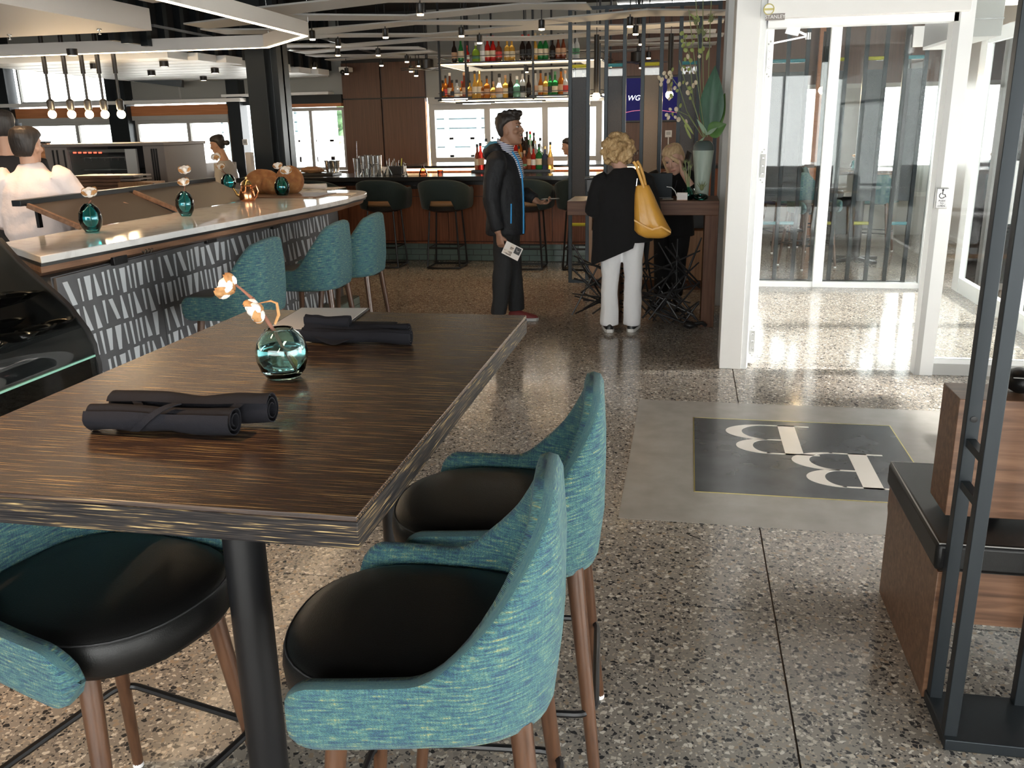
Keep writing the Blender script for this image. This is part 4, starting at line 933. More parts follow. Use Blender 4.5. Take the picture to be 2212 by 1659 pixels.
# five pendant bulbs in a row on black tubes
for k, x in enumerate((113, 155, 193, 227, 262)):
    p = py(x, 247, 9.05); t = thing('pendant_lamp', 'black tube pendant with a bare warm bulb over the kitchen, %s' % ['leftmost of the row', 'second from the left', 'middle of the row', 'fourth from the left', 'rightmost of the row'][k], 'pendant lamp', p, group='row of five tube pendants')
    obj('bulb', MB().ball((0, 0, 0), .045, 14, 10), 'bulb', t); obj('socket', MB().lathe([(.03, .04), (.04, .06), (.042, .14), (.02, .16), (0, .16)], 14), 'black_metal', t); obj('rod', MB().tube([(0, 0, .15), (0, 0, 3.34-p.z)], .014, 8), 'black_metal', t); obj('tube', MB().lathe([(.024, .42), (.024, 3.34-p.z), (0, 3.34-p.z)], 12), 'black_metal', t)
    lamp(Vector(p)+Vector((0, -.08, -.05)), 6, size=.045)
# linear ring light
zr = 2.45; rp = [pz(370, 0, zr), pz(668, 79, zr), pz(583, 104, zr), pz(0, 124, zr)]
pts = [Vector((rp[0].x, 4.3, 0)), Vector((rp[1].x, rp[1].y, 0)), Vector((rp[2].x, rp[2].y, 0)), Vector((-7.6, rp[3].y, 0)), Vector((-8.5, 8.0, 0)), Vector((-8.5, 4.3, 0)), Vector((-7.6, 3.4, 0)), Vector((-4.1, 3.4, 0))]
t = thing('ring_light', 'large suspended angular light frame with warm strip under its rim', 'ceiling light', (-5.8, 6.2, 0))
n = len(pts); cen = sum(pts, Vector())/n
def offs(k): return [p+(cen-p).normalized()*k for p in pts]
def ringmb(o, i, z0, z1):
    mb = MB(); O_, I_ = offs(o), offs(i); rings = [[(a.x, a.y, z0), (a.x, a.y, z1), (b.x, b.y, z1), (b.x, b.y, z0)] for a, b in zip(O_, I_)]
    return mb.loft(rings+[rings[0]], caps=False)
obj('housing', ringmb(0, .075, zr+.006, zr+.125), 'ring', t, True, smooth=False); obj('led_strip', ringmb(.012, .05, zr, zr+.006), 'led', t, True, smooth=False)
for i in (0, 1, 2, 3, 5): obj('hanger_wire', MB().tube([pts[i]+Vector((0, 0, zr+.12)), pts[i]+Vector((0, 0, 3.35))], .004, 5), 'steel', t, True)
# ------------------------------------------------------------------ main bar
BF = 10.90      # face of the tiled foot
bxl, bxr = -5.6, -.45
zt = 1.065
t = thing('bar', 'long black-topped bar with red-brown veneer front and green tiled foot', 'bar', (-3, 11.2, 0))
bxo('worktop', bxl, bxr, 10.55, 11.35, zt-.055, zt, 'black_stone', t, bev=.004)
bxo('core', bxl, bxr, BF+.012, 11.25, 0, zt-.055, 'black', t); bxo('dark_board', bxl, bxr, 10.86, 10.9, zt-.12, zt-.055, 'black', t)  # black board set under the bar top
bxo('foot_ledge', bxl, bxr, BF-.05, BF+.02, .222, .245, 'bar_wood', t)
w = .66; xs = [bxl+.02+w*k for k in range(9)]
for k, x in enumerate(xs):
    x1 = min(x+w-.008, bxr)
    if x1-x > .05:
        bxo('front_panel', x, x1, BF-.012, BF+.012, .25, .80, 'bar_wood', t, bev=.0015); bxo('upper_band', x, x1, BF-.012, BF+.012, .806, zt-.12, 'bar_wood', t, bev=.0015)
for px_ in ((898, 400), (1235, 400)):
    q = py(px_[0], px_[1], BF); obj('outlet', MB().box(q.x-.055, q.x+.055, BF-.03, BF-.01, q.z-.045, q.z+.045), 'black', t, True, bev=.004); obj('socket_face', MB().box(q.x-.02, q.x+.015, BF-.034, BF-.029, q.z, q.z+.018), 'paper', t, True)
bxo('foot_backing', bxl, bxr, BF, BF+.013, 0, .222, 'grout', t)
tw = .205; nt = int((bxr-bxl)/tw)
tl = mesh(MB().box(0, tw-.008, -.008, 0, 0, .064), 'tile', 'tile', False)
for k in range(nt):
    for j in range(3):
        o = bpy.data.objects.new('tile', tl); COL.objects.link(o); o.parent = t; o.location = (bxl+k*tw+.1*(j % 2)-t.location.x, BF+.002-t.location.y, .008+j*.072)
# bar stools, seen from behind
def make_stool(label):
    t = thing('bar_stool', label, 'stool', group='dark green tub stools at the bar')
    mb, uvs = shell(hw=.255, xf=-.2, xb=.2, rc=.19, zb=.70, arm=.95, top=1.055, fb=.13, fe=.40, rake=.2, th=.04, zr=.75, gap=.105, taper=.06, n=56, corner=.015)
    obj('backrest', mb, 'bottle_green_cloth', t, ang=60)
    cm, out = cushion(hw=.24, xf=-.21, xb=.2, bulge=.03, z0=.735, z1=.795); obj('seat', cm, 'tan_leather', t, ang=60)
    obj('seat_pan', MB().lathe([(.15, .665), (.225, .69), (.238, .735), (.2, .74)], 28), 'black', t)
    bs = []
    for x, y in ((-.15, -.16), (-.15, .16), (.15, .16), (.15, -.16)):
        obj('leg', MB().tube([(x, y, .68), (x*1.28, y*1.25, .02)], .011, 8), 'black_metal', t)
    rg = [(x*1.28, y*1.25, .014) for x, y in ((-.15, -.16), (-.15, .16))]+[(.20+.03*math.sin(PI*k/8), .20-.4*k/8, .014) for k in range(9)]
    obj('base_ring', MB().tube(rg, .011, 8, closed=True), 'black_metal', t); obj('footrest', MB().tube([(-.172, -.18, .25), (-.172, .18, .25), (.172, .18, .25), (.172, -.18, .25)], .009, 8, closed=True), 'black_metal', t)
    return t
MT['added_bottle_glow'] = mat('added_shelf_glow', (1, .8, .6), .5, emis=(1, .72, .42), es=7)  # glow for the strips added behind the rack bottles
MT['tan_leather'] = mat('tan_leather', (.30, .165, .075), .5)
S0 = make_stool('dark green bar stool at the bar between the counter end and the next stool')
sx_ = [(830, -3.52), (963, -2.80), (1148, -1.93)]
lab = ['dark green bar stool behind the rounded counter end at the bar', 'dark green bar stool left of the standing man, next to the counter end', 'dark green bar stool just left of the standing man', 'dark green bar stool behind the standing man with the phone', 'dark green bar stool partly hidden behind the host stand']
def sx(xp): return py(xp, 420, 10.45).x
for k, xp in enumerate((690, 830, 963, 1140, 1258)):
    (setattr(S0, 'location', (sx(xp), 10.42, 0)), S0.__setitem__('label', lab[0])) if k == 0 else dup(S0, (sx(xp), 10.42, 0), math.radians(-90), lab[k])
S0.rotation_euler[2] = math.radians(-90)
# island back bar with LED lit step
t = thing('back_bar', 'back bar step with warm light strip behind the bar top', 'back bar', (-2.6, 12.0, 0))
def bb(x, y, Y): return py(x, y, Y)
xL = bb(905, 350, 11.9).x; xR = -.4
bxo('body', -3.9, xR, 11.7, 13.2, 0, 1.0, 'bar_wood', t); bxo('riser_top', -3.9, xR, 11.95, 13.2, 1.10, 1.13, 'black_stone', t); bxo('riser', -3.88, xR, 11.98, 13.1, 1.0, 1.10, 'bar_wood', t); bxo('led_strip', -3.88, xR, 11.968, 11.978, 1.065, 1.095, 'led_soft', t)
bxo('ledge', -5.3, -3.95, 11.6, 12.4, .98, 1.02, 'black_stone', t); bxo('body', -5.3, -3.95, 11.65, 12.35, 0, .98, 'bar_wood', t)
# --- bottles
COLS = {'amber': (.62, .20, .03), 'gold': (.85, .50, .10), 'clear': (.86, .88, .88), 'red': (.75, .04, .03), 'green': (.04, .30, .08), 'lime': (.45, .65, .08), 'dark': (.035, .022, .018), 'mint': (.30, .62, .45), 'brown': (.22, .06, .03), 'blue': (.05, .06, .12)}
for k, c in COLS.items(): MT['b_'+k] = mat('bottle_'+k, c, .06, trans=.55 if k not in ('dark', 'blue', 'brown') else .25, ior=1.3)
for nm, c in (('cream', (.72, .60, .42)), ('white', (.80, .79, .76)), ('black', (.02, .02, .02)), ('red', (.60, .05, .04)), ('tan', (.55, .33, .20)), ('green', (.08, .22, .12))): MT['l_'+nm] = mat('label_'+nm, c, .6)
PF = {'tall': [(.036, 0), (.038, .005), (.038, .165), (.030, .195), (.015, .225), (.013, .285)], 'round': [(.030, 0), (.044, .01), (.052, .055), (.046, .10), (.022, .145), (.015, .16), (.014, .21)],
      'square': [(.040, 0), (.042, .005), (.042, .15), (.036, .17), (.014, .195), (.013, .25)], 'slope': [(.036, 0), (.038, .005), (.040, .09), (.030, .17), (.014, .23), (.012, .30)], 'flask': [(.030, 0), (.048, .008), (.050, .11), (.034, .145), (.014, .16), (.014, .20)]}
bottle_mesh = {}
def bottle(kind, col, lab, cap, pos, sc, label, group, rz=0):
    key = (kind, col, lab, cap); R_ = PF[kind]
    if key not in bottle_mesh:
        n = 4 if kind == 'square' else 12; h = R_[-1][1]; r = R_[1][0]
        b = MB().lathe(R_, 12, sx=1.0, sy=.8 if kind in ('flask', 'round') else 1); l0, l1 = (.2*h, .48*h); rr_ = r+.0012 if kind not in ('round', 'slope') else max(p[0] for p in R_)+.001
        lb = MB().lathe([(rr_, l0), (rr_, l1)], 12, sy=.8 if kind in ('flask', 'round') else 1); lb.f = lb.f[:-2]; lb.mi = lb.mi[:-2]
        cp = MB().lathe([(.0155, h-.004), (.0165, h+.03), (.012, h+.034), (0, h+.034)], 10)
        bottle_mesh[key] = (mesh(b, 'glass', 'b_'+col), mesh(lb, 'label', 'l_'+lab), mesh(cp, 'cap', 'l_'+cap if cap != 'gold' else 'gold'))
    t = thing('bottle', label, 'bottle', pos, rz, group); t.scale = (sc, sc, sc)
    for nm, me in zip(('glass', 'paper_label', 'cap'), bottle_mesh[key]):
        o = bpy.data.objects.new(nm, me); COL.objects.link(o); o.parent = t
    return t
# hanging bottle rack over the bar
HY = 11.95; HY2 = 13.55
MT['glow_panel'] = mat('backlit_acrylic', (.7, .66, .58), .6, emis=(1, .86, .62), es=.22)
def ringbox(i, z0, z1, w=.34):
    a, b, c, d = hx0+i, hx1-i, HY+i, HY2-i; w -= 2*i
    return MB().box(a, b, c, c+w, z0, z1).box(a, b, d-w, d, z0, z1).box(a, a+w, c+w, d-w, z0, z1).box(b-w, b, c+w, d-w, z0, z1)
def Hp(x, y, Y=HY): return py(x, y, Y)
hx0, hx1 = Hp(948, 210).x, Hp(1300, 205).x; zb = Hp(1090, 211).z; zu = Hp(1090, 131).z
t = thing('bottle_rack', 'black steel two-tier bottle rack hanging over the bar', 'bottle rack', ((hx0+hx1)/2, (HY+HY2)/2, zb))
for z in (zb, zu):
    obj('shelf', ringbox(0, z-.02, z), 'black_metal', t, True, smooth=False)
    for z2 in (.07,): 
        obj('guard_rail', MB().bar((hx0, HY, z+z2), (hx1, HY, z+z2), .008).bar((hx0, HY2, z+z2), (hx1, HY2, z+z2), .008).bar((hx0, HY, z+z2), (hx0, HY2, z+z2), .008).bar((hx1, HY, z+z2), (hx1, HY2, z+z2), .008), 'black_metal', t, True, smooth=False)
obj('diffuser', ringbox(.03, zu-.032, zu-.021), 'glow_panel', t, True, smooth=False); obj('diffuser', ringbox(.03, zb-.032, zb-.021), 'glow_panel', t, True, smooth=False)
for z in (zu, zb):
    obj('led_strip', MB().box(hx0+.01, hx1-.01, HY+.005, HY+.02, z-.03, z-.021).box(hx0+.01, hx0+.025, HY+.02, HY2-.02, z-.03, z-.021).box(hx0+.01, hx1-.01, HY2-.02, HY2-.005, z-.03, z-.021), 'led_soft', t, True, smooth=False)
for x in (hx0+.03, Hp(1007, 150).x, Hp(1152, 150).x, hx1-.03):
    for y in (HY-.012, HY2): obj('upright', MB().bar((x, y, zb-.03), (x, y, 3.35), .026), 'black_metal', t, True, smooth=False)
for x in (hx0+.3, (hx0+hx1)/2, hx1-.4): obj('upright', MB().bar((x, HY+.45, zb), (x, HY+.45, 3.35), .02), 'black_metal', t, True, smooth=False)
for z in (zb, zu): obj('led_strip', MB().box(hx0+.05, hx1-.05, HY+.20, HY+.215, z, z+.012), 'added_bottle_glow', t, True, smooth=False)  # strips added on both shelves to make the bottles glow
# light tubes under the rack
for k, (a, b, yy) in enumerate((((955, 214), (1010, 214), 11.9), ((962, 219), (1040, 219), 12.1), ((1000, 224), (1060, 222), 12.3), ((1062, 215), (1150, 211), 12.1), ((1070, 221), (1170, 217), 12.4), ((1160, 209), (1225, 206), 12.0), ((1170, 216), (1228, 213), 12.4))):
    p = py(*a, yy); q = py(*b, yy); q.z = p.z
    tt = thing('light_tube', 'slim tube light under the hanging bottle rack, %s' % ['front left', 'second from the left', 'lowest at left', 'middle front', 'middle rear', 'right front', 'right rear'][k], 'light', (p+q)/2, group='tube lights under the bottle rack')
    obj('holder', MB().bar(p+Vector((-.1, 0, .012)), q+Vector((.06, 0, .012)), .022), 'black_metal', tt, True, smooth=False); obj('tube', MB().tube([p, q], .009, 8), 'led' if k % 2 else 'white_glow', tt, True); obj('clip', MB().bar(p.lerp(q, .5)+Vector((0, 0, .02)), Vector((p.lerp(q, .5).x, yy, zb-.03)), .01), 'black_metal', tt, True)
RB = random.Random(21)
def rowof(specs, z, y, group, where, xs=None):
    for i, (xpix, kind, col, lb, cap, sc) in enumerate(specs):
        x = Hp(xpix, 190, y).x
        nth = ['first', 'second', 'third', 'fourth', 'fifth', 'sixth', 'seventh', 'eighth', 'ninth', 'tenth', 'eleventh', 'twelfth', 'thirteenth', 'fourteenth', 'fifteenth', 'sixteenth', 'seventeenth', 'eighteenth', 'nineteenth', 'twentieth', 'twenty-first', 'twenty-second', 'twenty-third', 'twenty-fourth', 'twenty-fifth', 'twenty-sixth', 'twenty-seventh', 'twenty-eighth'][i]
        bottle(kind, col, lb, cap, (x, y, z), sc, '%s %s bottle, %s label, %s, %s from left' % ({'tall': 'tall', 'round': 'round', 'square': 'broad', 'slope': 'sloping', 'flask': 'flat'}[kind], {'dark': 'black', 'brown': 'dark brown', 'blue': 'blue-black'}.get(col, col), lb, where, nth), group, RB.uniform(-.3, .3))
low = [(957, 'round', 'amber', 'black', 'black', 1.0), (963, 'tall', 'amber', 'red', 'black', .95), (972, 'slope', 'brown', 'cream', 'white', 1.0), (977, 'round', 'amber', 'black', 'black', 1.0), (987, 'flask', 'clear', 'cream', 'black', 1.05), (998, 'square', 'amber', 'cream', 'red', .8), (1003, 'slope', 'brown', 'tan', 'tan', 1.0), (1015, 'square', 'gold', 'tan', 'black', .82), (1026, 'slope', 'gold', 'cream', 'black', 1.05), (1036, 'tall', 'gold', 'cream', 'gold', 1.1), (1040, 'square', 'amber', 'tan', 'black', .8), (1052, 'square', 'amber', 'tan', 'black', 1.0), (1066, 'flask', 'gold', 'tan', 'tan', .9), (1079, 'round', 'clear', 'tan', 'black', 1.25), (1092, 'square', 'gold', 'cream', 'tan', 1.0), (1103, 'tall', 'dark', 'black', 'black', .95), (1117, 'flask', 'mint', 'green', 'white', 1.15), (1129, 'tall', 'clear', 'black', 'black', 1.05), (1142, 'tall', 'dark', 'black', 'black', .88), (1157, 'slope', 'clear', 'tan', 'black', 1.0), (1168, 'slope', 'amber', 'cream', 'black', 1.0), (1179, 'square', 'gold', 'tan', 'black', 1.05), (1188, 'tall', 'green', 'black', 'black', .95), (1199, 'square', 'green', 'cream', 'green', 1.1), (1212, 'tall', 'amber', 'tan', 'black', 1.1), (1221, 'tall', 'clear', 'red', 'tan', 1.0), (1240, 'slope', 'clear', 'red', 'black', 1.0), (1260, 'tall', 'clear', 'cream', 'black', 1.0)]
rowof(low, zb, HY+.10, 'bottles on the lower rack shelf', 'lower hanging shelf')
upb = [(984, 'tall', 'dark', 'tan', 'black', .95), (998, 'slope', 'green', 'cream', 'cream', 1.0), (1011, 'square', 'red', 'white', 'red', .75), (1030, 'flask', 'lime', 'green', 'white', 1.05), (1045, 'tall', 'clear', 'white', 'red', 1.0), (1055, 'tall', 'red', 'cream', 'red', 1.0), (1067, 'tall', 'red', 'cream', 'red', 1.0), (1079, 'square', 'brown', 'red', 'tan', 1.0), (1097, 'square', 'gold', 'cream', 'tan', 1.0), (1107, 'square', 'gold', 'cream', 'tan', 1.0), (1130, 'tall', 'dark', 'black', 'red', 1.0), (1143, 'tall', 'dark', 'black', 'red', 1.0), (1157, 'slope', 'gold', 'cream', 'cream', 1.0), (1168, 'tall', 'green', 'cream', 'cream', 1.0), (1179, 'tall', 'green', 'cream', 'cream', 1.0), (1194, 'square', 'dark', 'black', 'black', .95), (1206, 'slope', 'brown', 'tan', 'black', .95), (1217, 'slope', 'brown', 'tan', 'black', .95), (1236, 'tall', 'clear', 'green', 'black', .95), (1246, 'tall', 'clear', 'green', 'black', .95)]
rowof(upb, zu, HY+.12, 'bottles on the upper rack shelf', 'upper hanging shelf')
# bottles standing on the back bar, in three banked rows on stepped risers
SY = 11.42
t = thing('bottle_tray', 'dark stepped tray of spirit bottles standing on the bar', 'tray', (py(1110, 370, SY).x, SY, zt)); tx0, tx1 = py(1020, 370, SY).x, py(1190, 370, SY).x
bxo('base', tx0, tx1, SY-.06, SY+.42, zt-.0, zt+.035, 'black_metal', t, bev=.003); bxo('leg', tx0+.02, tx1-.02, SY+.0, SY+.4, .8, zt, 'black_metal', t)
bxo('step', py(1040, 370, SY).x, py(1172, 370, SY).x, SY+.09, SY+.42, zt+.035, zt+.10, 'black_metal', t); bxo('step', py(1060, 370, SY).x, py(1160, 370, SY).x, SY+.20, SY+.42, zt+.10, zt+.18, 'black_metal', t)
RB = random.Random(5)
rowof([(1027, 'tall', 'brown', 'cream', 'black', 1.0), (1034, 'tall', 'red', 'tan', 'black', 1.05), (1119, 'tall', 'gold', 'tan', 'black', .9), (1131, 'flask', 'brown', 'green', 'tan', 1.0), (1141, 'tall', 'brown', 'tan', 'black', .95), (1151, 'tall', 'red', 'white', 'black', .9), (1163, 'square', 'green', 'cream', 'black', 1.1), (1176, 'square', 'blue', 'black', 'gold', 1.0), (1188, 'slope', 'gold', 'tan', 'black', 1.0)], zt+.035, SY, 'bottles in front on the bar tray', 'front of the bar tray')
rowof([(1047, 'tall', 'clear', 'red', 'black', 1.0), (1112, 'tall', 'red', 'cream', 'black', 1.0), (1122, 'slope', 'amber', 'cream', 'black', 1.0), (1133, 'tall', 'dark', 'black', 'black', 1.05), (1144, 'tall', 'clear', 'white', 'white', 1.0), (1155, 'square', 'clear', 'cream', 'cream', 1.0), (1166, 'tall', 'clear', 'green', 'black', 1.0)], zt+.10, SY+.15, 'bottles in the middle of the bar tray', 'middle step of the bar tray')
rowof([(1108, 'tall', 'brown', 'tan', 'red', .9), (1117, 'tall', 'brown', 'cream', 'black', .95), (1126, 'slope', 'dark', 'black', 'black', 1.1), (1137, 'tall', 'dark', 'black', 'black', 1.0), (1144, 'tall', 'green', 'cream', 'red', 1.0), (1152, 'tall', 'dark', 'black', 'black', .95)], zt+.18, SY+.28, 'bottles at the back of the bar tray', 'top step of the bar tray')
# glassware, shakers and tools on the bar
def on_bar(x, Y): return (py(x, 372, Y).x, Y, zt)
gl_coupe = mesh(MB().lathe([(.034, .145), (.030, .14), (.012, .10), (.005, .09), (.005, .012), (.034, .003), (.034, 0), (0, 0)], 14), 'wine_glass', 'clear')
gl_dec = mesh(MB().lathe([(0, 0), (.048, 0), (.052, .012), (.035, .055), (.012, .095), (.012, .125), (.018, .13)], 14), 'decanter', 'clear')
for k, (x, me, nm, lb, r) in enumerate(((783, gl_coupe, 'wine_glass', 'upturned clear wine glass at the left end of the bar glassware', 1), (805, gl_coupe, 'wine_glass', 'clear coupe glass beside the clear tumbler on the bar', 0), (815, gl_coupe, 'wine_glass', 'second clear coupe glass right of the tumbler on the bar', 1), (822, gl_dec, 'decanter', 'clear decanter in front of the steel shakers', 0), (838, gl_dec, 'decanter', 'clear decanter alone between glass groups on the bar', 0), (868, gl_coupe, 'wine_glass', 'clear coupe glass left of the pink flask', 0), (876, gl_coupe, 'wine_glass', 'clear upturned coupe glass nearest the pink flask', 1))):
    o = bpy.data.objects.new(nm, me); COL.objects.link(o); p = on_bar(x, 10.85+.06*(k % 3)); o.location = p
    if r: o.rotation_euler[0] = PI; o.location.z += .146
    tag(o, lb, 'glass', 'glasses on the bar')
MT['amber_glass'] = thinglass('amber_glass', (.80, .45, .30))
o = tag(obj('glass_flask', MB().lathe([(0, 0), (.052, 0), (.055, .012), (.04, .06), (.014, .10), (.014, .13), (.02, .135)], 16), 'amber_glass'), 'pink conical flask on the bar left of the hanging rack', 'flask'); o.location = on_bar(914, 10.9)
o = tag(obj('tumbler', MB().lathe([(0, 0), (.04, 0), (.045, .085), (.042, .085), (.038, .006), (0, .006)], 16), 'clear'), 'clear tumbler standing among the bar glasses', 'glass'); o.location = on_bar(792, 10.86)
o = tag(obj('tumbler', MB().lathe([(0, 0), (.035, 0), (.037, .06), (.034, .06), (.032, .006), (0, .006)], 16), 'amber_glass'), 'low tumbler with amber drink near the light strip', 'glass'); o.location = on_bar(951, 10.95)
for k, (x, h, r) in enumerate(((773, .2, .05), (786, .23, .055), (797, .24, .05), (808, .23, .055), (818, .235, .05))):
    t = thing('cocktail_shaker', 'polished steel shaker tin on the bar, %s' % ['leftmost with a bar spoon', 'second from the left', 'third from the left', 'fourth from the left', 'rightmost of five'][k], 'shaker', on_bar(x, 11.25), group='steel shakers on the bar')
    obj('tin', MB().lathe([(r*.75, 0), (r, h), (r*.97, h), (r*.72, .004), (0, .004)], 18), 'steel', t); obj('rim', MB().tube([(r*math.cos(a*PI/8), r*math.sin(a*PI/8), h) for a in range(16)], .003, 6, closed=True), 'steel', t)
    if k == 0: obj('bar_spoon', MB().tube([(0, 0, .05), (.01, 0, .40)], .004, 6).ball((.01, 0, .41), .008, 8, 6), 'steel', t)
o = tag(obj('ice_jar', MB().lathe([(.045, 0), (.05, .09), (.048, .095), (0, .09)], 16), 'paper'), 'white tub beside the shakers on the bar', 'jar'); o.location = on_bar(834, 11.2)
t = thing('tool_caddy', 'dark caddy of bar tools right of the white tub', 'caddy', on_bar(853, 11.25)); obj('tray', MB().box(-.12, .14, -.07, .07, 0, .10), 'black', t, bev=.004)
for k in range(9): obj('tool', MB().tube([(-.1+.026*k, .02*math.sin(k), .08), (-.1+.028*k, .03*math.sin(k), .17+.03*math.sin(k*2.1))], .006, 6), 'steel' if k != 7 else 'acrylic_y', t)
for k, x in enumerate((712, 726)):
    t = thing('steel_jug', 'tall steel wine cooler on the left bar tray, %s of two' % ['left', 'right'][k], 'jug', on_bar(x, 11.15), group='steel coolers'); obj('body', MB().lathe([(.05, 0), (.04, .02), (.055, .17), (.062, .18), (.058, .18), (.04, .03), (0, .03)], 16), 'steel', t); obj('ring', MB().lathe([(.06, .17), (.066, .175), (.066, .185), (.06, .185)], 16), 'steel', t)
t = thing('bar_tray', 'flat black tray on the bar right of the steel column', 'tray', on_bar(672, 11.0)); obj('tray', MB().box(-.28, .34, -.12, .2, 0, .035), 'black', t, bev=.006); obj('cloth', MB().ball((.0, .05, .07), (.16, .08, .045), 14, 8, fn=lambda p: 1+.3*noise.noise(p*3)), 'oak', t)
# ------------------------------------------------------------------ people
MT['skin_tan'] = mat('skin_tan', (.31, .165, .105), .5); MT['skin_pale'] = mat('skin_pale', (.62, .38, .29), .5); MT['skin_mid'] = mat('skin_mid', (.50, .29, .20), .5)
MT['hair_dark'] = grain('hair_dark', [(.3, (.010, .008, .007)), (.7, (.035, .026, .022))], (90, 90, 14), rough=.5, bump=.5); MT['hair_blonde'] = grain('hair_blonde', [(.3, (.30, .17, .07)), (.55, (.55, .37, .18)), (.75, (.72, .56, .34))], (38, 38, 26), rough=.6, detail=6, bump=1., dist=1.5)
MT['hair_straw'] = grain('hair_straw', [(.3, (.46, .30, .16)), (.7, (.70, .52, .32))], (80, 80, 10), rough=.5, bump=.5)
MT['jacket'] = mat('black_shell_jacket', (.016, .017, .020), .62, spec=.25, bump=(14, .5, .02)); MT['blue_lining'] = mat('blue_lining', (.035, .22, .36), .7); MT['zip_blue'] = mat('blue_zip', (.02, .27, .62), .45)
MT['jeans_blue'] = mat('blue_jeans', (.05, .08, .15), .85)
MT['jeans_black'] = mat('black_jeans', (.017, .018, .020), .85, bump=(18, .4, .02)); MT['knit_black'] = mat('black_knit', (.006, .006, .007), .95, bump=(120, .5, .004)); MT['white_cotton'] = mat('white_trousers', (.90, .90, .92), .8, bump=(14, .35, .02))
MT['shirt_white'] = mat('pale_chef_shirt', (.80, .70, .68), .8, bump=(10, .6, .02)); MT['shirt_grey'] = mat('grey_shirt', (.46, .43, .40), .8, bump=(10, .6, .02)); MT['apron'] = mat('black_apron', (.012, .012, .014), .8)
MT['shoe_red'] = mat('dark_red_shoe', (.16, .02, .02), .6); MT['rubber_white'] = mat('white_rubber', (.75, .74, .72), .6); MT['yellow_leather'] = mat('mustard_leather', (.74, .38, .06), .33, bump=(25, .25, .01)); MT['eye_white'] = mat('eye_white', (.40, .36, .34), .7, spec=.1); MT['iris'] = mat('iris', (.02, .014, .01), .6, spec=.1); MT['lip'] = mat('lip', (.42, .17, .14), .5)
def stripes():
    mt, nt, b = new('striped_shirt'); N = nt.nodes; L = nt.links; tc = N.new('ShaderNodeTexCoord'); w = N.new('ShaderNodeTexWave'); w.wave_type = 'BANDS'; w.bands_direction = 'Z'; w.inputs['Scale'].default_value = 20
    L.new(tc.outputs['Object'], w.inputs[0]); L.new(ramp(nt, [(0, (.03, .045, .14)), (.45, (.8, .82, .86))], w.outputs['Fac'], 'CONSTANT'), b.inputs['Base Color']); setp(b, Roughness=.8); return mt
MT['stripe'] = stripes()
def grow(mb, name, mt, parent, vox, smooth=3, wr=0, wf=9, label=None, slots=None):
    """fuse overlapping limbs into ONE continuous skin"""
    me = mesh(mb, name, mt, False); o = bpy.data.objects.new(name, me); COL.objects.link(o)
    md = o.modifiers.new('r', 'REMESH'); md.mode = 'VOXEL'; md.voxel_size = vox
    if smooth: ms = o.modifiers.new('s', 'SMOOTH'); ms.iterations = smooth; ms.factor = .5
    bpy.context.view_layer.update(); ev = o.evaluated_get(bpy.context.evaluated_depsgraph_get()); m2 = bpy.data.meshes.new_from_object(ev); bpy.data.objects.remove(o); bpy.data.meshes.remove(me)
    if wr:
        for v in m2.vertices:
            c = v.co; v.co = c+v.normal*(noise.noise(Vector((c.x*wf, c.y*wf, c.z*wf*.55)))*wr+noise.noise(Vector((c.x*wf*2.3+9, c.y*wf*2.3, c.z*wf*1.5)))*wr*.45)
    m2.polygons.foreach_set('use_smooth', [True]*len(m2.polygons)); m2.name = name; m2.materials.clear(); m2.materials.append(MT[mt])
    o = bpy.data.objects.new(name, m2); COL.objects.link(o); o.parent = parent
    if label: o['label'] = label
    return o
def head_frame(c, yaw=0, pitch=0, roll=0, s=1.):
    return Matrix.Translation(c) @ Matrix.Rotation(yaw, 4, 'Z') @ Matrix.Rotation(pitch, 4, 'Y') @ Matrix.Rotation(roll, 4, 'X') @ Matrix.Scale(s, 4)
HL = [(-.120, .062, .020, .020), (-.110, .080, -.005, .036), (-.090, .085, -.040, .049), (-.065, .082, -.062, .058), (-.035, .082, -.077, .064), (0, .080, -.088, .069), (.03, .083, -.096, .073), (.06, .079, -.100, .074), (.09, .060, -.093, .065), (.11, .034, -.070, .046), (.120, .005, -.03, .016)]
def ringz(z, f, b, w, n=20, p=2.2, grow_=0):
    out = []
    for i in range(n):
        a = 2*PI*i/n; c, s = math.cos(a), math.sin(a); r = (abs(c)**p+abs(s)**p)**(-1/p); cx = (f+b)/2; out.append((cx+((f-b)/2+grow_)*c*r, (w+grow_)*s*r, z))
    return out
def add_head(mb, M):
    h = MB().loft([ringz(*l) for l in HL])
    h.tube([(.080, 0, .030), (.090, 0, .008), (.104, 0, -.018), (.108, 0, -.028)], [.007, .0085, .0115, .012], 10).ball((.094, 0, -.034), (.014, .0175, .009), 10, 6)
    for s in (-1, 1):
        h.ball((.079, s*.028, .036), (.009, .024, .007), 10, 6); h.ball((-.008, s*.073, -.012), (.021, .011, .034), 10, 8); h.ball((.058, s*.040, -.022), (.026, .024, .02), 10, 6)
    h.ball((.086, 0, -.062), (.010, .024, .0065), 10, 6).ball((.084, 0, -.074), (.010, .021, .0075), 10, 6).ball((.074, 0, -.104), (.018, .022, .015), 10, 6)
    h.xf(M); mb.add(h.v, h.f)
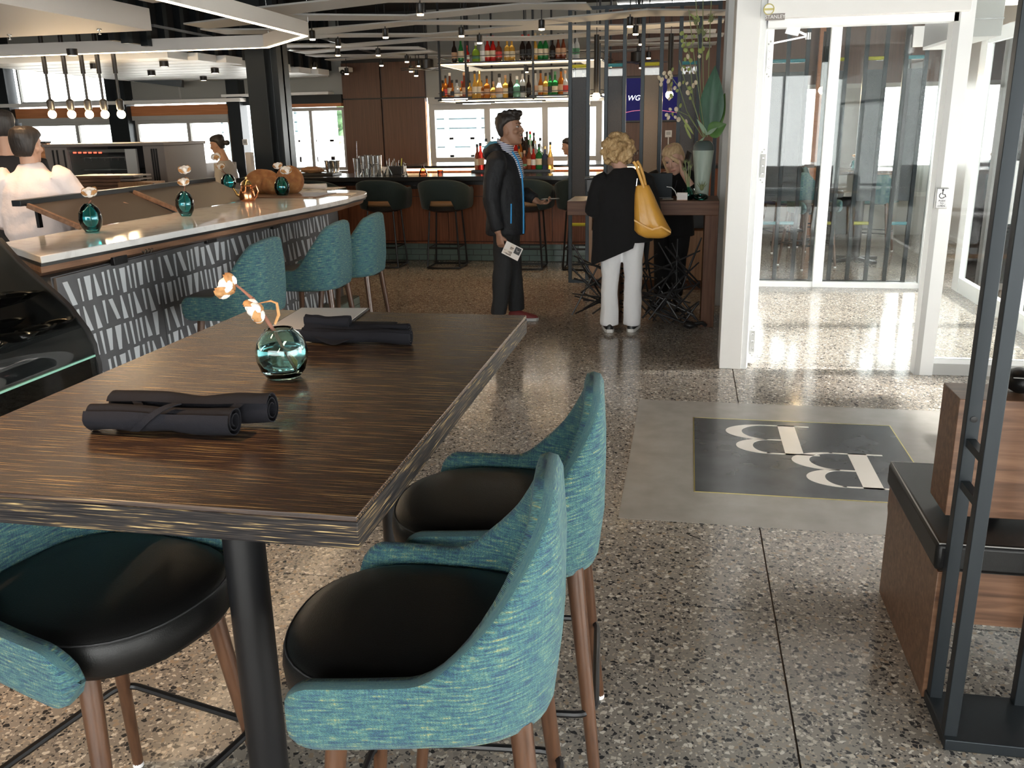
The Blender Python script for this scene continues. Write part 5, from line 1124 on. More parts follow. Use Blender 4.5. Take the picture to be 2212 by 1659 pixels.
def face_bits(parent, M, hair):
    for s in (-1, 1):
        e = MB().ball((.0735, s*.030, .012), (.0125, .0145, .0085), 12, 8); o = obj('eye', e.xf(M), 'eye_white', parent)
        obj('iris', MB().ball((.0845, s*.030, .012), (.004, .006, .006), 10, 6).xf(M), 'iris', o)
        obj('eyebrow', MB().tube([Vector((.088, s*.012, .034)), Vector((.086, s*.030, .040)), Vector((.074, s*.050, .034))], [.003, .0035, .002], 6).xf(M), hair, parent)
    obj('lips', MB().tube([(.086, -.022, -.068), (.0955, -.008, -.066), (.0955, .008, -.066), (.086, .022, -.068)], [.002, .0055, .0055, .002], 8).xf(M), 'lip', parent)
def add_hand(mb, wrist, d, n, side, curl=.5, s=1., spread=.06, thumb=.7):
    """palm, four bent fingers of different length and a thumb from the side of the palm. d: finger direction, n: palm normal, side: thumb lies along side*(d x n)"""
    d = Vector(d).normalized(); n = Vector(n); n = (n-d*n.dot(d)).normalized(); t = d.cross(n)*side; w = Vector(wrist)
    mb.tube([w-d*.02*s, w+d*.02*s, w+d*.055*s, w+d*.088*s], [(.026*s, .019*s), (.034*s, .018*s), (.040*s, .016*s), (.039*s, .013*s)], 12) if False else None
    rings = []
    for f, hw, ht in ((-.02, .024, .018), (.015, .031, .018), (.05, .039, .016), (.088, .040, .012)):
        c = w+d*f*s; rings.append([c+t*hw*s*math.cos(a)+n*ht*s*math.sin(a) for a in [2*PI*k/14 for k in range(14)]])
    mb.loft(rings)
    for k, (o, L) in enumerate(((.029, .072), (.010, .081), (-.010, .076), (-.028, .060))):
        p = w+d*.080*s+t*o*s; a = curl*.5+.05*k*curl; pts = [p-d*.02*s, p]; dd = d+t*(o*spread*10)
        for j, l in enumerate((.45, .32, .23)):
            q = (dd.normalized()*math.cos(a)+n*math.sin(a)); p = p+q*L*l*s; pts.append(p); a += curl*.95
        mb.tube(pts, [.0085*s, .0092*s, .0083*s, .0076*s, .0058*s], 8)
    p = w+d*.022*s+t*.026*s; q = (d*.62+t*.62*thumb+n*.45).normalized(); q2 = (d*.85+t*.1+n*.5).normalized(); mb.tube([p-q*.015*s, p+q*.035*s, p+q*.035*s+q2*.030*s, p+q*.035*s+q2*.052*s], [.013*s, .0115*s, .0095*s, .007*s], 8)
def eltube(mb, secs, n=20):
    """stacked level ovals: (x, y, z, rx, ry)"""
    return mb.loft([[(x+rx*math.cos(2*PI*k/n), y+ry*math.sin(2*PI*k/n), z) for k in range(n)] for x, y, z, rx, ry in secs])
def shoe(parent, x, y, rz, mt, sole, L=.27, name='shoe'):
    M = Matrix.Translation((x, y, 0)) @ Matrix.Rotation(rz, 4, 'Z'); up = MB().loft([[(fx, fy, fz) for fx, fy, fz in [(c*1.0, w*math.cos(a), .02+h*max(0, math.sin(a)) + .0) for a in [2*PI*k/12 for k in range(12)]]] for c, w, h in ((-.075, .026, .05), (-.05, .035, .075), (0, .037, .085), (.06, .041, .06), (.12, .043, .045), (.165, .034, .032), (.185, .015, .015))])
    o = obj(name, up.xf(M), mt, parent, ang=70); so = MB().prism([(-.082, -.022), (-.082, .022), (-.05, .038), (.05, .043), (.13, .045), (.175, .034), (.192, 0), (.175, -.034), (.13, -.045), (.05, -.043), (-.05, -.038)], .0, .028)
    obj('sole', so.xf(M), sole, o, bev=.004); return o
def legs(mb, hip, knee, ank, r=(.082, .058, .042)):
    for (h, k, a) in zip(hip, knee, ank):
        h, k, a = Vector(h), Vector(k), Vector(a); mb.tube([h+Vector((0, 0, .05)), h, h.lerp(k, .5), k, k.lerp(a, .3), a], [r[0]*.9, r[0], r[0]*.86, r[1], r[1]*1.0, r[2]], 14)
def arm(mb, pts, r): mb.tube(pts, r, 12)

# --- standing man, seen from his right side (faces +x)
MX = Vector((-1.50, 7.38, 0)); P = thing('person', 'man in black hooded jacket and black trousers, in profile holding a phone and a card', 'person', MX, math.radians(-4))
hM = head_frame((.055, 0, 1.615), math.radians(-6), math.radians(-4), 0, 1.06)
b = MB(); add_head(b, hM); b.tube([(-.005, 0, 1.38), (.012, 0, 1.46), (.035, 0, 1.57)], [.07, .056, .058], 14)
eltube(b, [(0, 0, .86, .09, .13), (0, 0, 1.0, .095, .135), (.01, 0, 1.2, .10, .15), (0, 0, 1.36, .09, .16), (0, 0, 1.43, .06, .10)])
hips = [(0, -.085, .90), (0, .085, .90)]; kn = [(.0, -.10, .49), (.035, .09, .49)]; an = [(-.045, -.10, .09), (.06, .10, .09)]
legs(b, hips, kn, an, (.07, .05, .038))
ra = [(-.01, -.19, 1.36), (-.05, -.24, 1.075), (.005, -.245, .80)]; la = [(-.01, .19, 1.36), (.02, .24, 1.10), (.235, .19, 1.02)]
arm(b, ra, [.05, .04, .028]); arm(b, la, [.05, .04, .028])
add_hand(b, (.012, -.245, .785), (.18, 0, -1), (.25, 1, 0), 1, 1.0, .95); add_hand(b, (.255, .185, 1.015), (1, -.25, -.04), (0, -.25, 1), 1, 1.0, .95)
grow(b, 'body', 'skin_tan', P, .0062, 2)
face_bits(P, hM, 'hair_dark')
hb = MB().loft([ringz(z, f, bk, w, 20, 2.2, g) for z, f, bk, w, g in ((-.055, -.045, -.066, .045, .010), (-.02, -.030, -.082, .064, .012), (.02, -.012, -.094, .072, .012), (.048, .035, -.100, .075, .013), (.068, .080, -.101, .074, .012), (.09, .068, -.094, .064, .016), (.108, .045, -.075, .048, .018), (.122, .01, -.045, .022, .016))])
for k in range(14): hb.ball((.088-.013*k, .034*math.sin(k*2.1), .098+.026*math.sin(.5+k*.21)), (.027, .032, .024), 10, 6)
grow(hb.xf(hM), 'hair', 'hair_dark', P, .008, 1, .004, 45)
j = MB(); eltube(j, [(.0, 0, .765, .165, .195), (.0, 0, .81, .168, .20), (.005, 0, 1.0, .158, .195), (.01, 0, 1.18, .155, .195), (.0, 0, 1.30, .143, .20), (-.01, 0, 1.38, .118, .185), (-.015, 0, 1.435, .085, .12), (-.012, 0, 1.46, .07, .085)])
arm(j, [(-.02, -.15, 1.385), ra[0], (-.035, -.225, 1.22), ra[1], (-.02, -.248, .92), (.006, -.247, .82)], [.085, .084, .080, .072, .066, .052]); arm(j, [(-.02, .15, 1.385), la[0], (.0, .225, 1.24), la[1], (.13, .215, 1.075), (.21, .195, 1.035)], [.085, .084, .08, .074, .064, .05])
jk = grow(j, 'jacket', 'jacket', P, .0115, 3, .012, 9)
hd = MB(); 
for k in range(9):
    a = PI*.5+PI*k/8; hd.ball((-.035+.085*math.cos(a), .115*math.sin(a), 1.445+.012*math.sin(k)), (.05, .05, .05), 10, 8)
hd.ball((-.105, 0, 1.425), (.075, .12, .075), 12, 8); grow(hd, 'hood', 'jacket', P, .011, 3, .006, 12)
hl = MB()
for k in range(11):
    a = PI*.55+PI*.9*k/10; hl.tube([(-.055+.085*math.cos(a), .100*math.sin(a), 1.452), (-.030+.070*math.cos(a), .082*math.sin(a), 1.520)], [.034, .014], 8)
grow(hl, 'hood_lining', 'blue_lining', P, .008, 2)
cl = MB().loft([[(.012+r*math.cos(a), r*1.05*math.sin(a), z+.030*-math.cos(a)) for a in [2*PI*k/20 for k in range(20)]] for r, z in ((.098, 1.40), (.078, 1.445), (.068, 1.495), (.066, 1.515), (.063, 1.510))], caps=False); obj('shirt_collar', cl, 'stripe', P, ang=70)
obj('shirt_front', MB().prism([(.105, 1.44), (.148, 1.36), (.160, 1.22), (.11, 1.22), (.08, 1.44)], -.05, .05, axis='y'), 'stripe', P, bev=.01)
zp = [(.170, -.05, .775), (.172, -.045, .95), (.170, -.04, 1.1), (.162, -.04, 1.25), (.13, -.05, 1.37), (.09, -.07, 1.44)]
obj('zip', MB().tube(zp, .0075, 6), 'zip_blue', jk); obj('pocket_zip', MB().tube([(.095, -.166, .87), (.10, -.166, 1.03)], .007, 6), 'zip_blue', jk)
tr = MB(); eltube(tr, [(0, 0, .80, .105, .155), (0, 0, .86, .115, .165), (0, 0, .95, .11, .155)]); legs(tr, hips, kn, an, (.098, .078, .068)); grow(tr, 'trousers', 'jeans_black', P, .0115, 3, .009, 11)
shoe(P, -.045, -.10, math.radians(-8), 'shoe_red', 'grey_frame'); shoe(P, .065, .10, math.radians(4), 'shoe_red', 'grey_frame')
t = thing('phone', 'slim smartphone held by the standing man', 'phone', MX+Vector((.36, .14, 1.04))); obj('case', MB().box(-.075, .075, -.038, .038, -.004, .004), 'black', t, bev=.003); obj('screen', MB().box(-.068, .068, -.034, .034, .004, .005), 'paper', t, smooth=False); t.rotation_euler = (0, -.05, -.25)
t = thing('leaflet', 'white printed card held low in the right hand of the standing man', 'leaflet', MX+Vector((.095, -.27, .665))); obj('card', MB().box(-.06, .09, -.003, .003, -.055, .055), 'paper', t, smooth=False); obj('photo', MB().box(-.052, .02, -.0042, -.003, -.045, -.008), 'print', t, smooth=False); obj('dark_block', MB().box(.03, .082, -.0042, -.003, -.01, .048), 'black', t, smooth=False); obj('photo', MB().box(-.01, .02, -.0042, -.003, .0, .045), 'print', t, smooth=False); t.rotation_euler = (0, .45, -.05)
obj('mark', MB().tube([(.045, -.0045, .03), (.055, -.0045, .012), (.07, -.0045, .022)], .002, 5), 'paper', t)

# --- blonde woman in black cardigan, seen from behind (faces +y)
WX = Vector((-.50, 7.16, 0)); P = thing('person', 'blonde curly-haired woman in black cardigan and white trousers, seen from behind', 'person', WX, math.radians(88))
hM = head_frame((.075, .055, 1.42), 0, math.radians(14), 0, 1.0); b = MB(); add_head(b, hM); b.tube([(.0, 0, 1.22), (.03, .02, 1.30), (.06, .05, 1.37)], [.06, .05, .052], 14)
eltube(b, [(0, 0, .80, .09, .13), (0, 0, 1.0, .095, .12), (.01, 0, 1.15, .10, .13), (0, 0, 1.23, .08, .13), (0, 0, 1.27, .05, .08)])
hips = [(0, .085, .80), (0, -.085, .80)]; kn = [(.01, .096, .43), (.01, -.090, .43)]; an = [(-.01, .094, .09), (.02, -.090, .09)]; legs(b, hips, kn, an, (.075, .052, .036))
la = [(0, .175, 1.20), (-.0, .235, .985), (.20, .15, .99)]; ra = [(0, -.175, 1.20), (.02, -.235, .98), (.22, -.14, 1.055)]
arm(b, la, [.045, .036, .024]); arm(b, ra, [.045, .036, .024]); add_hand(b, (.215, .145, 1.075), (1, -.3, 0), (0, 0, -1), 1, .5, .85); add_hand(b, (.235, -.135, 1.075), (1, .3, 0), (0, 0, -1), -1, .5, .85)
grow(b, 'body', 'skin_pale', P, .008, 2); face_bits(P, hM, 'hair_blonde')
R = random.Random(4); hb = MB().ball((-.02, 0, .03), (.105, .108, .118), 16, 12)
for k in range(110):
    a = R.uniform(0, 2*PI); e = R.uniform(-1.1, 1.5); p = Vector((math.cos(e)*math.cos(a), math.cos(e)*math.sin(a), math.sin(e)))
    if p.x > .55 and p.z < .5: continue
    hb.ball((-.02+p.x*.115, p.y*.118, .02+p.z*.12), R.uniform(.016, .030), 8, 6)
grow(hb.xf(hM), 'hair', 'hair_blonde', P, .008, 1, .007, 38)
j = MB(); eltube(j, [(0, .0, .70, .175, .25), (0, 0, .86, .165, .24), (0, 0, 1.0, .15, .215), (0, 0, 1.12, .14, .21), (0, 0, 1.20, .12, .20), (.0, 0, 1.26, .085, .12), (.012, 0, 1.31, .068, .078)])
arm(j, [(0, .13, 1.21), la[0], (0, .215, 1.09), la[1], (.10, .19, 1.01), (.175, .155, 1.055)], [.08, .078, .072, .07, .06, .05]); arm(j, [(0, -.13, 1.21), ra[0], (.01, -.215, 1.09), ra[1], (.12, -.18, 1.01), (.19, -.15, 1.055)], [.08, .078, .072, .07, .06, .05])
cg = grow(j, 'cardigan', 'knit_black', P, .0115, 3, .008, 9)
for v in cg.data.vertices:          # slanting hem, lower on her left
    if v.co.z < .86: v.co.z -= (.86-v.co.z)*(.15+ (v.co.y+.05)*2.9) if v.co.y > -.1 else -(.86-v.co.z)*.25
obj('cardigan_tail', MB().loft([[(.06+.02*k, -.14-.05*f, .86-.38*f) for k in (0, 1)]+[(.02+.02*k, -.23+.03*f, .84-.40*f+.06) for k in (1, 0)] for f in (0, .35, .7, 1)]), 'knit_black', cg)
obj('cardigan_tail', MB().loft([[(.10+.02*k, .24-.03*f, .84-.30*f) for k in (0, 1)]+[(.12+.02*k, .15+.03*f, .84-.32*f+.05) for k in (1, 0)] for f in (0, .35, .7, 1)]), 'knit_black', cg)
tr = MB(); eltube(tr, [(0, 0, .72, .10, .16), (0, 0, .80, .12, .175), (0, 0, .92, .11, .16)]); legs(tr, hips, kn, [(a[0], a[1], .05) for a in an], (.098, .070, .078)); grow(tr, 'trousers', 'white_cotton', P, .0115, 3, .008, 11)
shoe(P, -.015, .098, math.radians(14), 'black', 'rubber_white'); shoe(P, .03, -.092, math.radians(-6), 'black', 'rubber_white')
# mustard tote on her right shoulder
BXp = py(1402, 455, 7.02); t = thing('tote_bag', 'mustard yellow leather tote hanging from the shoulder of the blonde woman', 'bag', BXp)
def bp(x, y): return py(x, y, 7.0)-BXp
rings = []
for y, xl, xr, dp in ((400, 1374, 1402, .05), (420, 1371, 1412, .075), (450, 1370, 1425, .10), (480, 1370, 1440, .12), (497, 1370, 1450, .12), (506, 1378, 1449, .10), (513, 1392, 1436, .06)):
    l = bp(xl, y); r_ = bp(xr, y); n = 24; ring = []
    for k in range(n):
        a = 2*PI*k/n; c = (l+r_)/2; hw = (r_.x-l.x)/2; pinch = 1-.25*math.exp(-((math.cos(a)+.15)**2)*14)*(1 if math.sin(a) < 0 else .3); ring.append((c.x+hw*math.copysign(abs(math.cos(a))**.75, math.cos(a)), c.y+dp*math.sin(a)*pinch, c.z))
    rings.append(ring)
obj('body', MB().loft(rings), 'yellow_leather', t, ang=50)
fl_ = MB().loft([[tuple(bp(x, y)+Vector((0, dy, 0))) for dy in (-.125, -.118)] + [tuple(bp(x, y+4)+Vector((0, dy, 0))) for dy in (-.118, -.125)] for x, y in ((1372, 470), (1390, 481), (1410, 490), (1430, 484), (1450, 496))]); obj('pleat', fl_, 'yellow_leather', t)
for dx, dy in ((0, -.06), (6, .04)):
    s = [bp(1392+dx*.5, 404), bp(1384+dx, 380), bp(1376+dx, 357), bp(1370+dx, 348)]; obj('strap', MB().tube([p+Vector((0, dy-.03, 0)) for p in s], [(.011, .004)]*4, 8), 'yellow_leather', t)
obj('strap_clip', MB().tube([bp(1378, 384)+Vector((0, -.09, 0)), bp(1376, 400)+Vector((0, -.09, 0))], .005, 6), 'steel', t)

# --- hostess behind the stand, leaning (faces -y)
HX = Vector((-.13, 8.12, 0)); P = thing('person', 'fair-haired hostess in black leaning on the stand with a phone at her ear', 'person', HX, math.radians(-98))
hM = head_frame((.12, .02, 1.34), math.radians(-10), math.radians(24), math.radians(14), 1.0); b = MB(); add_head(b, hM); b.tube([(.04, 0, 1.20), (.08, .0, 1.27), (.11, .01, 1.31)], [.058, .048, .05], 14)
eltube(b, [(-.06, 0, .84, .09, .13), (-.03, 0, 1.0, .095, .12), (.02, 0, 1.13, .10, .13), (.04, 0, 1.2, .08, .13), (.05, 0, 1.23, .05, .08)])
hips = [(-.06, .085, .80), (-.06, -.085, .80)]; kn = [(-.02, .07, .43), (-.04, -.085, .43)]; an = [(-.04, .05, .09), (-.06, -.09, .09)]; legs(b, hips, kn, an, (.075, .052, .036))
la = [(.04, .17, 1.17), (.17, .215, 1.07), (.19, .105, 1.24)]; ra = [(.04, -.17, 1.17), (.10, -.235, .98), (.20, -.12, 1.06)]
arm(b, la, [.045, .038, .026]); arm(b, ra, [.045, .038, .026]); add_hand(b, (.192, .10, 1.255), (-.25, -.25, 1), (0, -1, -.1), -1, .95, .85); add_hand(b, (.22, -.11, 1.075), (1, .2, 0), (0, 0, -1), -1, .6, .85)
grow(b, 'body', 'skin_pale', P, .0068, 2); face_bits(P, hM, 'hair_straw')
hb = MB().loft([ringz(z, f, bk, w, 20, 2.2, g) for z, f, bk, w, g in ((-.10, -.03, -.07, .055, .008), (-.05, -.012, -.085, .066, .010), (0, .005, -.094, .072, .011), (.045, .045, -.100, .075, .012), (.075, .068, -.099, .073, .014), (.10, .045, -.085, .060, .016), (.118, .015, -.055, .035, .014))])
hb.tube([(.085, .0, .075), (.085, .045, .03), (.055, .072, -.04), (.045, .074, -.10)], [.012, .018, .018, .010], 8); hb.tube([(.06, -.04, .08), (.035, -.075, .03), (.03, -.078, -.05), (.05, -.07, -.14), (.06, -.06, -.21)], [.012, .016, .016, .014, .008], 8); hb.ball((-.115, 0, .02), (.035, .045, .045), 10, 8); grow(hb.xf(hM), 'hair', 'hair_straw', P, .008, 1, .002, 30)
j = MB(); eltube(j, [(-.07, 0, .66, .15, .20), (-.07, 0, .80, .14, .19), (-.04, 0, .95, .135, .165), (.01, 0, 1.1, .13, .175), (.035, 0, 1.18, .105, .165), (.05, 0, 1.225, .07, .10)]); arm(j, [(.04, .12, 1.18), la[0], (.11, .20, 1.12), la[1], (.178, .18, 1.115)], [.075, .07, .062, .056, .046]); arm(j, [(.04, -.12, 1.18), ra[0], (.07, -.215, 1.08), ra[1], (.17, -.15, 1.055)], [.075, .07, .064, .058, .04]); grow(j, 'black_top', 'knit_black', P, .0115, 3, .007, 9)
tr = MB(); eltube(tr, [(-.06, 0, .68, .10, .15), (-.06, 0, .8, .12, .165), (-.06, 0, .9, .1, .15)]); legs(tr, hips, kn, [(a[0], a[1], .12) for a in an], (.10, .07, .062)); grow(tr, 'trousers', 'knit_black', P, .0115, 3, .006, 11)
shoe(P, -.04, .05, math.radians(10), 'black', 'black'); shoe(P, -.06, -.09, math.radians(-20), 'black', 'black')
obj('lanyard', MB().tube([(.10, .06, 1.22), (.15, .05, 1.12), (.13, .0, .98)], .003, 5), 'steel_dark', P)
t = thing('phone', 'dark phone pressed to the ear of the hostess', 'phone', HX+Vector((.115, -.165, 1.335))); obj('case', MB().box(-.006, .006, -.035, .035, -.07, .07), 'black', t, bev=.003); t.rotation_euler = (.3, .15, .5)

# --- cook with cropped black hair, seen from behind
CX = Vector((-4.24, 5.25, 0)); P = thing('person', 'cook with short black hair in pale chef shirt, seen from behind at the counter', 'person', CX, math.radians(112))
hM = head_frame((.02, 0, 1.575), math.radians(-18), math.radians(4), 0, 1.02); b = MB(); add_head(b, hM); b.tube([(0, 0, 1.36), (.0, 0, 1.44), (.01, 0, 1.52)], [.068, .055, .056], 14)
eltube(b, [(0, 0, .86, .09, .13), (0, 0, 1.0, .095, .13), (.01, 0, 1.2, .10, .15), (0, 0, 1.34, .09, .16), (0, 0, 1.41, .06, .10)]); hips = [(0, .085, .88), (0, -.085, .88)]; kn = [(.01, .09, .48), (.01, -.09, .48)]; an = [(0, .09, .09), (0, -.09, .09)]; legs(b, hips, kn, an, (.075, .055, .04))
ra = [(0, -.185, 1.36), (.02, -.31, 1.15), (.09, -.43, 1.18)]; la = [(0, .185, 1.36), (.02, .25, 1.12), (.22, .18, 1.08)]; arm(b, ra, [.048, .042, .03]); arm(b, la, [.048, .04, .028]); add_hand(b, (.10, -.45, 1.182), (.5, -.85, -.05), (0, 0, -1), -1, .5, .95); add_hand(b, (.23, .17, 1.08), (1, -.3, 0), (0, 0, -1), 1, .6, .95); grow(b, 'body', 'skin_mid', P, .0075, 2); face_bits(P, hM, 'hair_dark')
hb = MB().loft([ringz(z, f, bk, w, 20, 2.2, g) for z, f, bk, w, g in ((-.07, -.045, -.062, .046, .008), (-.04, -.03, -.078, .062, .009), (.0, -.01, -.090, .070, .010), (.04, .03, -.099, .075, .012), (.07, .075, -.100, .074, .014), (.10, .055, -.088, .060, .016), (.12, .02, -.055, .034, .014))]); grow(hb.xf(hM), 'hair', 'hair_dark', P, .008, 1, .002, 40)
j = MB(); eltube(j, [(0, 0, .76, .17, .225), (0, 0, .88, .155, .205), (0, 0, .95, .145, .19), (.0, 0, 1.02, .17, .215), (.0, 0, 1.15, .16, .215), (0, 0, 1.28, .135, .205), (0, 0, 1.36, .11, .185), (0, 0, 1.42, .08, .10), (.005, 0, 1.465, .066, .072)]); arm(j, [(0, -.14, 1.37), ra[0], (.01, -.255, 1.25), ra[1], (.07, -.39, 1.17)], [.085, .082, .078, .072, .055]); arm(j, [(0, .14, 1.37), la[0], (.01, .22, 1.24), la[1], (.12, .22, 1.09)], [.085, .088, .09, .085, .07]); grow(j, 'chef_shirt', 'shirt_white', P, .012, 3, .014, 8)
obj('apron_tie', MB().tube([(.165*math.cos(a)*.9, .205*math.sin(a)*.95, .955) for a in [2*PI*k/24 for k in range(24)]], .012, 6, closed=True), 'shirt_white', P)
tr = MB(); eltube(tr, [(0, 0, .74, .10, .16), (0, 0, .88, .12, .17)]); legs(tr, hips, kn, [(a[0], a[1], .1) for a in an], (.10, .08, .07)); grow(tr, 'trousers', 'apron', P, .014, 3); shoe(P, 0, .09, 0, 'black', 'black'); shoe(P, 0, -.09, 0, 'black', 'black')

def simple_person(label, loc, rz, hz_, skin, hair, top, topmat, low, lean=0, bun=False, seated=False, lowmat='apron'):
    P = thing('person', label, 'person', loc, rz); k = hz_/1.60
    hM = head_frame((.03+lean, 0, hz_), 0, .1+lean*1.8, 0, 1.0); b = MB(); add_head(b, hM); b.tube([(lean*.5, 0, hz_-.22), (lean*.9+.01, 0, hz_-.08)], [.06, .052], 12)
    base = hz_-.72 if seated else hz_-.75
    eltube(b, [(0, 0, base, .09, .13), (lean*.3, 0, base+.2, .095, .13), (lean*.5, 0, hz_-.28, .09, .15), (lean*.6, 0, hz_-.19, .05, .09)])
    hips = [(0, .085, base), (0, -.085, base)]
    if seated: kn = [(.40, .11, base+.02), (.40, -.11, base+.02)]; an = [(.36, .11, base-.40), (.36, -.11, base-.40)]
    else: kn = [(.01, .09, base*.54), (.01, -.09, base*.54)]; an = [(0, .09, .09), (0, -.09, .09)]
    legs(b, hips, kn, an, (.075, .055, .04)); sh = hz_-.24
    la = [(lean*.5, .18, sh), (.03+lean*.3, .22, sh-.26), (.24+lean*.3, .12, sh-.30)]; ra = [(lean*.5, -.18, sh), (.03+lean*.3, -.22, sh-.26), (.24+lean*.3, -.12, sh-.30)]
    for a, s in ((la, 1), (ra, -1)): arm(b, a, [.045, .038, .027]); add_hand(b, Vector(a[2])+Vector((.02, 0, 0)), (1, -s*.3, -.1), (0, 0, -1), s, .7, .9)
    grow(b, 'body', skin, P, .0095, 2); face_bits(P, hM, hair)
    hb = MB().loft([ringz(z, f, bk, w, 16, 2.2, g) for z, f, bk, w, g in ((-.07, -.045, -.062, .046, .008), (-.03, -.025, -.08, .064, .010), (.02, .0, -.094, .072, .012), (.06, .07, -.100, .075, .014), (.10, .055, -.088, .060, .016), (.12, .02, -.055, .034, .014))])
    if bun: hb.ball((-.135, 0, -.02), (.04, .035, .035), 10, 8); hb.ball((-.11, 0, -.01), (.03, .03, .03), 8, 6)
    grow(hb.xf(hM), 'hair', hair, P, .009, 1, .002, 40)
    j = MB(); eltube(j, [(0, 0, base-.02, .13, .17), (lean*.1, 0, base+.1, .14, .18), (lean*.3, 0, base+.25, .13, .175), (lean*.5, 0, hz_-.29, .115, .19), (lean*.6, 0, hz_-.20, .07, .10)])
    for a in (la, ra): arm(j, [a[0], a[1], Vector(a[1]).lerp(Vector(a[2]), .6)], [.075, .066, .05])
    grow(j, top, topmat, P, .014, 3, .008, 9)
    tr = MB(); eltube(tr, [(0, 0, base-.06, .11, .155), (0, 0, base+.06, .115, .16)]); legs(tr, hips, kn, [(a[0], a[1], a[2]+.02) for a in an], (.098, .075, .062)); grow(tr, low, lowmat, P, .014, 3, .006, 10)
    for a in an:
        if not seated: shoe(P, a[0], a[1], 0, 'black', 'black')
    return P
p = py(490, 312, 11.2); simple_person('kitchen worker in grey shirt with dark hair bun, looking down by the window', (p.x, 11.2, 0), math.radians(185), 1.47, 'skin_mid', 'hair_dark', 'shirt', 'shirt_grey', 'trousers', .10, True)
p = py(4, 264, 5.9); simple_person('second cook cropped by the left picture edge, dark hair', (p.x, 5.9, 0), math.radians(128), 1.70, 'skin_mid', 'hair_dark', 'chef_coat', 'apron', 'trousers')
p = py(1240, 312, 13.6); simple_person('dark-haired person behind the bar bottles, half hidden by the first felt panel', (p.x, 13.6, 0), math.radians(170), 1.33, 'skin_mid', 'hair_dark', 'shirt', 'shirt_grey', 'trousers', .06)
# ------------------------------------------------------------------ host stand
SYF, SYB, SZ = 7.38, 7.90, 1.035
t = thing('host_stand', 'grey-walnut waterfall host stand beside the white pillar', 'host stand', (-.36, 7.64, 0))
bxo('top', -.975, .252, SYF, SYB, SZ-.115, SZ, 'stand_wood', t, bev=.003); bxo('leg', .145, .252, SYF, SYB, 0, SZ-.115, 'stand_wood_v', t, bev=.003); bxo('leg', -.62, -.54, SYF+.08, SYB, 0, SZ-.115, 'stand_wood_v', t, bev=.003)
t = thing('host_cabinet', 'light oak low cabinet behind the host stand', 'cabinet', (-.37, 9.2, 0)); bxo('body', -.975, .24, 9.08, 9.33, .10, .60, 'oak', t, bev=.003)
bxo('plinth', -.965, .24, 9.10, 9.33, 0, .10, 'stand_wood', t); bxo('side', -.975, -.945, 9.08, 9.33, .60, .86, 'oak', t); bxo('side', .21, .24, 9.08, 9.33, .60, .86, 'oak', t); bxo('back', -.945, .21, 9.30, 9.33, .60, .86, 'black', t); bxo('top', -.975, .24, 9.06, 9.33, .86, .90, 'oak', t, bev=.003)
for x in (-.56, -.16): bxo('door_gap', x-.003, x+.003, 9.076, 9.082, .11, .59, 'black', t)
# twig sculpture under the stand
t = thing('twig_sculpture', 'black lattice of crossed twigs standing under the host stand', 'sculpture', (-.25, 7.55, 0)); R = random.Random(9)
for k in range(64):
    if k < 44:
        c = Vector((R.uniform(-.40, .12), R.uniform(7.45, 7.62), R.uniform(.05, .55)*(1 if k % 3 else .5)))
        wdt = .30*(1-c.z*.9)+.08
    else: c = Vector((R.uniform(-.85, -.62), R.uniform(7.48, 7.66), R.uniform(.12, .5)))
    a = R.uniform(-1.2, 1.2)+(PI/2 if R.random() < .35 else 0); L = R.uniform(.13, .26); d = Vector((math.cos(a), R.uniform(-.25, .25), math.sin(a))).normalized()
    p, q = c-d*L, c+d*L
    for e in (p, q):
        e.z = max(.012, e.z); e.y = min(max(e.y, 7.40), 7.78); e.x = min(max(e.x, -.95), .13)
    m_ = p.lerp(q, .5)+Vector((R.uniform(-.008, .008), 0, R.uniform(-.008, .008))); obj('twig', MB().tube([p, p.lerp(m_, .5), m_, q], [R.uniform(.006, .010), .008, .0095, .006], 7), 'black', t, True)
t = thing('dark_cloth', 'small crumpled black object on the floor beside the stand leg', 'cloth', (.06, 7.33, 0)); obj('fold', MB().ball((0, 0, .025), (.06, .045, .03), 12, 8, fn=lambda p: 1+.35*noise.noise(p*2.5)).tube([(.03, 0, .035), (.10, .0, .045), (.13, .01, .02)], .016, 8), 'black', t)
# tall grey vase with greenery
VX = Vector((.115, 7.66, SZ)); t = thing('floral_vase', 'tall frosted grey-green vase with big leaves and seed stems on the host stand', 'vase', VX)
MT['frost'] = grain('frosted_glass', [(.35, (.30, .38, .33)), (.65, (.47, .55, .48))], (16, 16, 3), rough=.35); MT['frost_top'] = mat('smoky_glass', (.09, .12, .12), .25)
obj('glass', MB().lathe([(.052, 0), (.055, .01), (.062, .14), (.080, .33), (.086, .385)], 30), 'frost', t, ang=70); obj('shoulder', MB().lathe([(.086, .385), (.082, .42), (.062, .452), (.042, .462), (.036, .46), (.03, .44), (0, .43)], 30), 'frost_top', t, ang=70)
MT['stem_green'] = mat('stem_green', (.22, .27, .12), .6); MT['seed_green'] = mat('seed_green', (.32, .38, .12), .6); MT['seed_cream'] = mat('seed_cream', (.70, .60, .44), .6); MT['leaf_blue'] = grain('hosta_leaf', [(.35, (.02, .085, .045)), (.65, (.05, .15, .085))], (4, 70, 4), rough=.45); MT['leaf_bright'] = grain('bright_leaf', [(.35, (.055, .16, .03)), (.65, (.11, .25, .05))], (4, 50, 4), rough=.45); MT['leaf_pale'] = mat('pale_leaf', (.30, .42, .30), .5); MT['thistle'] = mat('thistle', (.20, .23, .11), .8)
